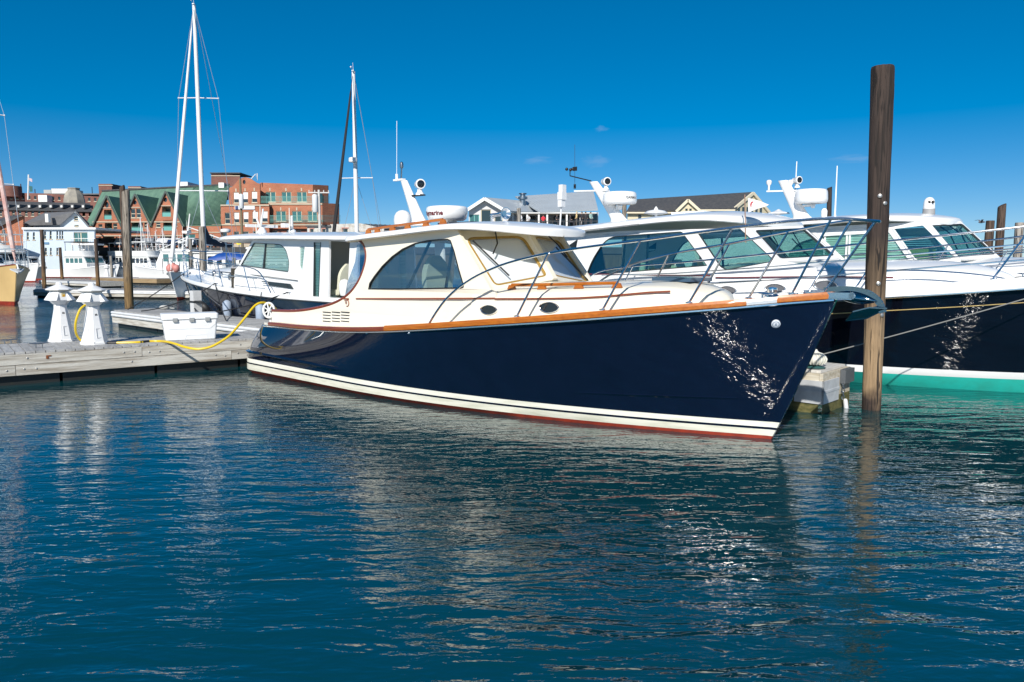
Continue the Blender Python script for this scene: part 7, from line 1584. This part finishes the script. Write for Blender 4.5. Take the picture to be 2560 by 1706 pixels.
# ---- utility poles, signs
def utility_pole(lab, px, top, Y, wpx_, mat, trans, arm):
    t = W(px, top, Y); T = thing('utility_pole', lab, 'utility pole', (t.x, Y, WZ - .2)); h = t.z - WZ + .2; r = wpx_ * Y / FPX / 2
    b = MB(); b.tube([(0, 0, 0), (0, 0, h)], [r * 1.15, r * .9], 10); b.build('pole', mat, T)
    b = MB(); c = W(px + trans[0], trans[1], Y); b.lathe([(.3, -1.2), (.36, -1.1), (.36, .9), (.3, 1.0), (.1, 1.1)], 12, Matrix.Translation((c.x - t.x, -.3, c.z - WZ + .2))); b.build('transformer', M('transformer_grey', (.60, .62, .63), .5), T)
    if arm: b = MB(); c = W(px, arm, Y); b.bar((-1.3, -.15, c.z - WZ + .2), (1.3, .15, c.z - WZ + .2), .14); [b.lathe([(.06, 0), (.08, .1), (.05, .25)], 8, Matrix.Translation((x, .15 * x / 1.3, c.z - WZ + .27))) for x in (-1.2, -.5, .6, 1.2)]; b.build('cross_arm', mat, T)
utility_pole('brown utility pole with white transformer in front of the brick office', 600, 447, 121, 6, M('pole_brown', (.22, .18, .11), .9, var=.3), (5, 503), None)
utility_pole('pale utility pole with transformer and cross arm at the brick office corner', 797, 475, 98, 6.5, M('pole_pale', (.60, .59, .57), .8, var=.2), (-8, 508), 482)
p = W(597, 606, 117); T = thing('road_sign', 'small yellow sign at the foot of the brown utility pole', 'sign', (p.x, 117, WZ)); b = MB(); b.tube([(0, 0, 0), (0, 0, p.z - WZ)], .04, 6); b.build('post', STEEL_D, T); b = MB(); b.lathe([(.42, -.02), (.42, .02)], 20, Matrix.Translation((0, -.06, p.z - WZ)) @ Matrix.Rotation(math.pi / 2, 4, 'X')); b.build('disc', M('sign_yellow', (.75, .62, .02), .5), T)
# ---- parked cars on the wharf
CARW = [M('car_white', (.70, .70, .70), .25, coat=.5), M('car_dark', (.02, .022, .026), .25, coat=.5), M('car_silver', (.38, .39, .40), .25, metal=.4, coat=.5), M('car_blue', (.03, .06, .14), .25, coat=.5)]
def parked_car(px, Y, ci, lab, rz):
    p = W(px, 620, Y); T = thing('parked_car', lab, 'car', (p.x, Y, WZ), rz, 'cars parked along the wharf'); m = CARW[ci]
    prof = [(-2.2, .35), (-2.25, .75), (-2.0, .92), (-1.55, 1.38), (-.9, 1.50), (.3, 1.48), (1.05, .98), (1.95, .85), (2.25, .65), (2.25, .35)]
    b = MB(); rows = [[(x, y * (1 if z < .95 else .86), z) for x, z in prof] for y in (-.88, -.8, .8, .88)]; rows[0] = [(x, y, max(.4, z - .03)) for x, y, z in rows[0]]; rows[3] = [(x, y, max(.4, z - .03)) for x, y, z in rows[3]]
    b.grid(rows, wrap=True, cap=True); b.build('body', m, T, ang=40)
    for sd in (-1, 1):
        b = MB(); b.panel([(-1.65, .97), (.85, .97), (.28, 1.40), (-1.35, 1.36)], [], lambda u, v, d: (u, sd * (.79 - d), v), .01) if False else b.prism([(-1.7, sd * .80, .98), (.9, sd * .80, .98), (.25, sd * .745, 1.42), (-1.35, sd * .745, 1.38)], (0, 0, 0), (0, sd * .03, 0)); b.build('side_window', WGL, T, smooth=False)
        for x in (-1.4, 1.4): b = MB(); b.lathe([(.2, -.1), (.34, -.1), (.34, .1), (.2, .1)], 14, Matrix.Translation((x, sd * .80, .34)) @ Matrix.Rotation(math.pi / 2, 4, 'X')); b.build('wheel', BLACK, T)
cl = ['white car parked under the left end of the brick flats', 'dark car parked beside the grey piling', 'white car parked right of the large piling', 'dark hatchback parked below the second gable', 'silver car parked below the middle gable balcony', 'white car parked below the third gable', 'dark blue car parked left of the white mast', 'white car parked near the pale piling', 'dark car parked behind the radar pole', 'silver car parked near the yellow sign']
for k in range(10): parked_car(247 + 34 * k, 119.0 + .5 * (k % 3), [0, 1, 0, 1, 2, 0, 3, 0, 1, 2][k], cl[k], R(82 + 6 * (k % 3)))
# ---- people on the restaurant terrace
def body_mesh(seated):
    me = bpy.data.meshes.new('person'); hip = .52 if seated else .92
    if seated: V = [(0, 0, .55), (0, 0, .85), (0, 0, 1.08), (0, -.01, 1.18), (0, -.03, 1.31), (.2, 0, 1.05), (.25, -.1, .82), (.2, -.3, .78), (-.2, 0, 1.05), (-.25, -.1, .82), (-.2, -.3, .78), (.10, -.02, .52), (.11, -.42, .50), (.11, -.44, .08), (-.10, -.02, .52), (-.11, -.42, .50), (-.11, -.44, .08), (.11, -.56, .04), (-.11, -.56, .04)]
    else: V = [(0, 0, .95), (0, 0, 1.2), (0, 0, 1.42), (0, 0, 1.53), (0, -.02, 1.66), (.2, 0, 1.40), (.26, -.02, 1.12), (.24, -.14, .90), (-.2, 0, 1.40), (-.26, -.02, 1.12), (-.24, -.14, .90), (.10, 0, .90), (.11, -.02, .48), (.12, .02, .07), (-.10, 0, .90), (-.12, -.02, .48), (-.13, .03, .07), (.13, -.12, .04), (-.14, -.12, .04)]
    Ed = [(0, 1), (1, 2), (2, 3), (3, 4), (2, 5), (5, 6), (6, 7), (2, 8), (8, 9), (9, 10), (0, 11), (11, 12), (12, 13), (0, 14), (14, 15), (15, 16), (13, 17), (16, 18)]
    rad = [.15, .16, .15, .06, .105, .07, .05, .04, .07, .05, .04, .10, .075, .05, .10, .075, .05, .045, .045]
    me.from_pydata(V, Ed, []); o = bpy.data.objects.new('tmp', me); col.objects.link(o); o.modifiers.new('s', 'SKIN'); sv = me.skin_vertices[0].data
    for i, r in enumerate(rad): sv[i].radius = (r, r * (.8 if i in (0, 1, 2) else 1))
    sv[0].use_root = True; o.modifiers.new('d', 'SUBSURF').levels = 1
    dg = bpy.context.evaluated_depsgraph_get(); m2 = bpy.data.meshes.new_from_object(o.evaluated_get(dg)); bpy.data.objects.remove(o); m2.name = 'person_body'; return m2
BM = {k: body_mesh(k) for k in (False, True)}
SKIN = M('skin', (.42, .26, .19), .6); HAIR = M('hair', (.05, .035, .025), .7)
def person(px, py, Y, shirt, trou, seated, lab, rz=0.0, hat=None):
    p = W(px, py, Y); me = BM[seated].copy(); ms = [SKIN, M('shirt_%g_%g_%g' % shirt, shirt, .8), M('trousers_%g_%g_%g' % trou, trou, .8)]
    for m in ms: me.materials.append(m)
    for q in me.polygons:
        z, x = q.center.z, abs(q.center.x); sh = 1.24 if seated else 1.53; wa = .62 if seated else .95
        q.material_index = 0 if z > sh or (x > .19 and z < (.84 if seated else 1.0) and q.center.y < -.05) else (1 if z > wa else 2); q.use_smooth = True
    o = bpy.data.objects.new('person', me); col.objects.link(o); o.location = p; o.rotation_euler = (0, 0, rz); MW[o.name] = Matrix.Translation(p) @ Matrix.Rotation(rz, 4, 'Z'); tag(o, lab, 'person', 'people on the restaurant terrace')
    hz = 1.31 if seated else 1.66; b = MB(); b.ball((0, .02, hz + .03), .118, 10, 8, (1, 1.05, 1.0)); 
    b2 = [i for i, f in enumerate(b.f) if all(b.v[j][2] > hz - .01 or b.v[j][1] > .05 for j in f)]; b.f = [b.f[i] for i in b2]; b.m = [0] * len(b.f); b.build('hair' if not hat else 'hat', hat or HAIR, o)
people = [(1304, 566, (.60, .60, .62), (.08, .09, .12), True, 'seated person in pale top left of the terrace'), (1322, 566, (.45, .45, .46), (.05, .05, .06), True, 'seated person in grey top by the dark terrace window'), (1358, 566, (.62, .03, .05), (.06, .06, .07), True, 'seated person in a bright red top on the terrace'), (1392, 566, (.03, .03, .035), (.03, .03, .04), True, 'seated person in black left of the terrace post'), (1425, 566, (.05, .05, .06), (.03, .03, .04), True, 'seated person in dark clothes at the middle of the terrace'), (1441, 566, (.62, .46, .22), (.10, .09, .08), False, 'standing person in tan top and yellow hat on the terrace'), (1454, 566, (.02, .02, .025), (.02, .02, .03), False, 'standing person in black beside the tan top person'), (1464, 566, (.025, .025, .03), (.04, .04, .05), False, 'standing person in dark jacket right of the person in black'), (1477, 566, (.30, .45, .42), (.05, .05, .06), False, 'standing person in pale green top near the terrace end')]
for k, a in enumerate(people): person(a[0], a[1], 95.6 + .25 * (k % 3), a[2], a[3], a[4], a[5], rz=R(40 * (k % 5) - 80), hat=M('yellow_hat', (.6, .48, .2), .8) if k == 5 else None)
# ---- pennant and gull
p = W(1866, 547, 14.5); t = W(1862, 487, 14.5); T = thing('pennant', 'white pennant with a red emblem on a staff behind the second yacht roof', 'flag', (p.x, p.y, p.z))
b = MB(); b.tube([(0, 0, -.45), Vector(t) - Vector(p)], .011, 6); b.build('staff', M('staff_pole', (.32, .20, .14), .5), T); q0 = Vector(t) - Vector(p)
fl = lambda u, v, d: (q0.x + .06 + u, d + .02 * math.sin(u * 14), q0.z - .01 + v - u * .10)
b = MB(); b.panel([(0, -.05), (.10, -.06), (.2, -.08), (.30, -.11), (.40, -.14), (.30, -.19), (.2, -.23), (.1, -.28), (.02, -.32)], [], fl, .006); f_ = b.build('cloth', M('pennant_white', (.74, .72, .70), .8), T)
b = MB(); b.panel([(.10 + .05 * math.cos(a), -.17 + .065 * math.sin(a)) for a in [k * .52 for k in range(12)]], [[(.10 + .02 * math.cos(a), -.16 + .03 * math.sin(a)) for a in [k * .52 for k in range(12)]]], lambda u, v, d: Vector(fl(u, v, d)) - Vector((0, .006, 0)), .003); b.build('emblem', M('pennant_red', (.45, .02, .04), .8), f_, smooth=False)
p = W(2452, 556, 60); T = thing('gull', 'small dark gull flying in the sky near the right pilings', 'bird', p); b = MB(); b.ball((0, 0, 0), .1, 10, 8, (2.0, .8, .8)); b.lathe([(.07, 0), (.05, .12), (.005, .22)], 8, Matrix.Translation((.16, 0, .02)) @ Matrix.Rotation(math.pi / 2, 4, 'Y')); b.build('body', M('gull_grey', (.10, .10, .11), .8), T)
for sd in (-1, 1): b = MB(); b.grid([[(-.08, sd * .05, .03), (.10, sd * .05, .03)], [(-.1, sd * .25, .20), (.06, sd * .25, .20)], [(-.18, sd * .55, .16), (-.10, sd * .58, .15)]]); b.build('wing', MATS['gull_grey'], T)
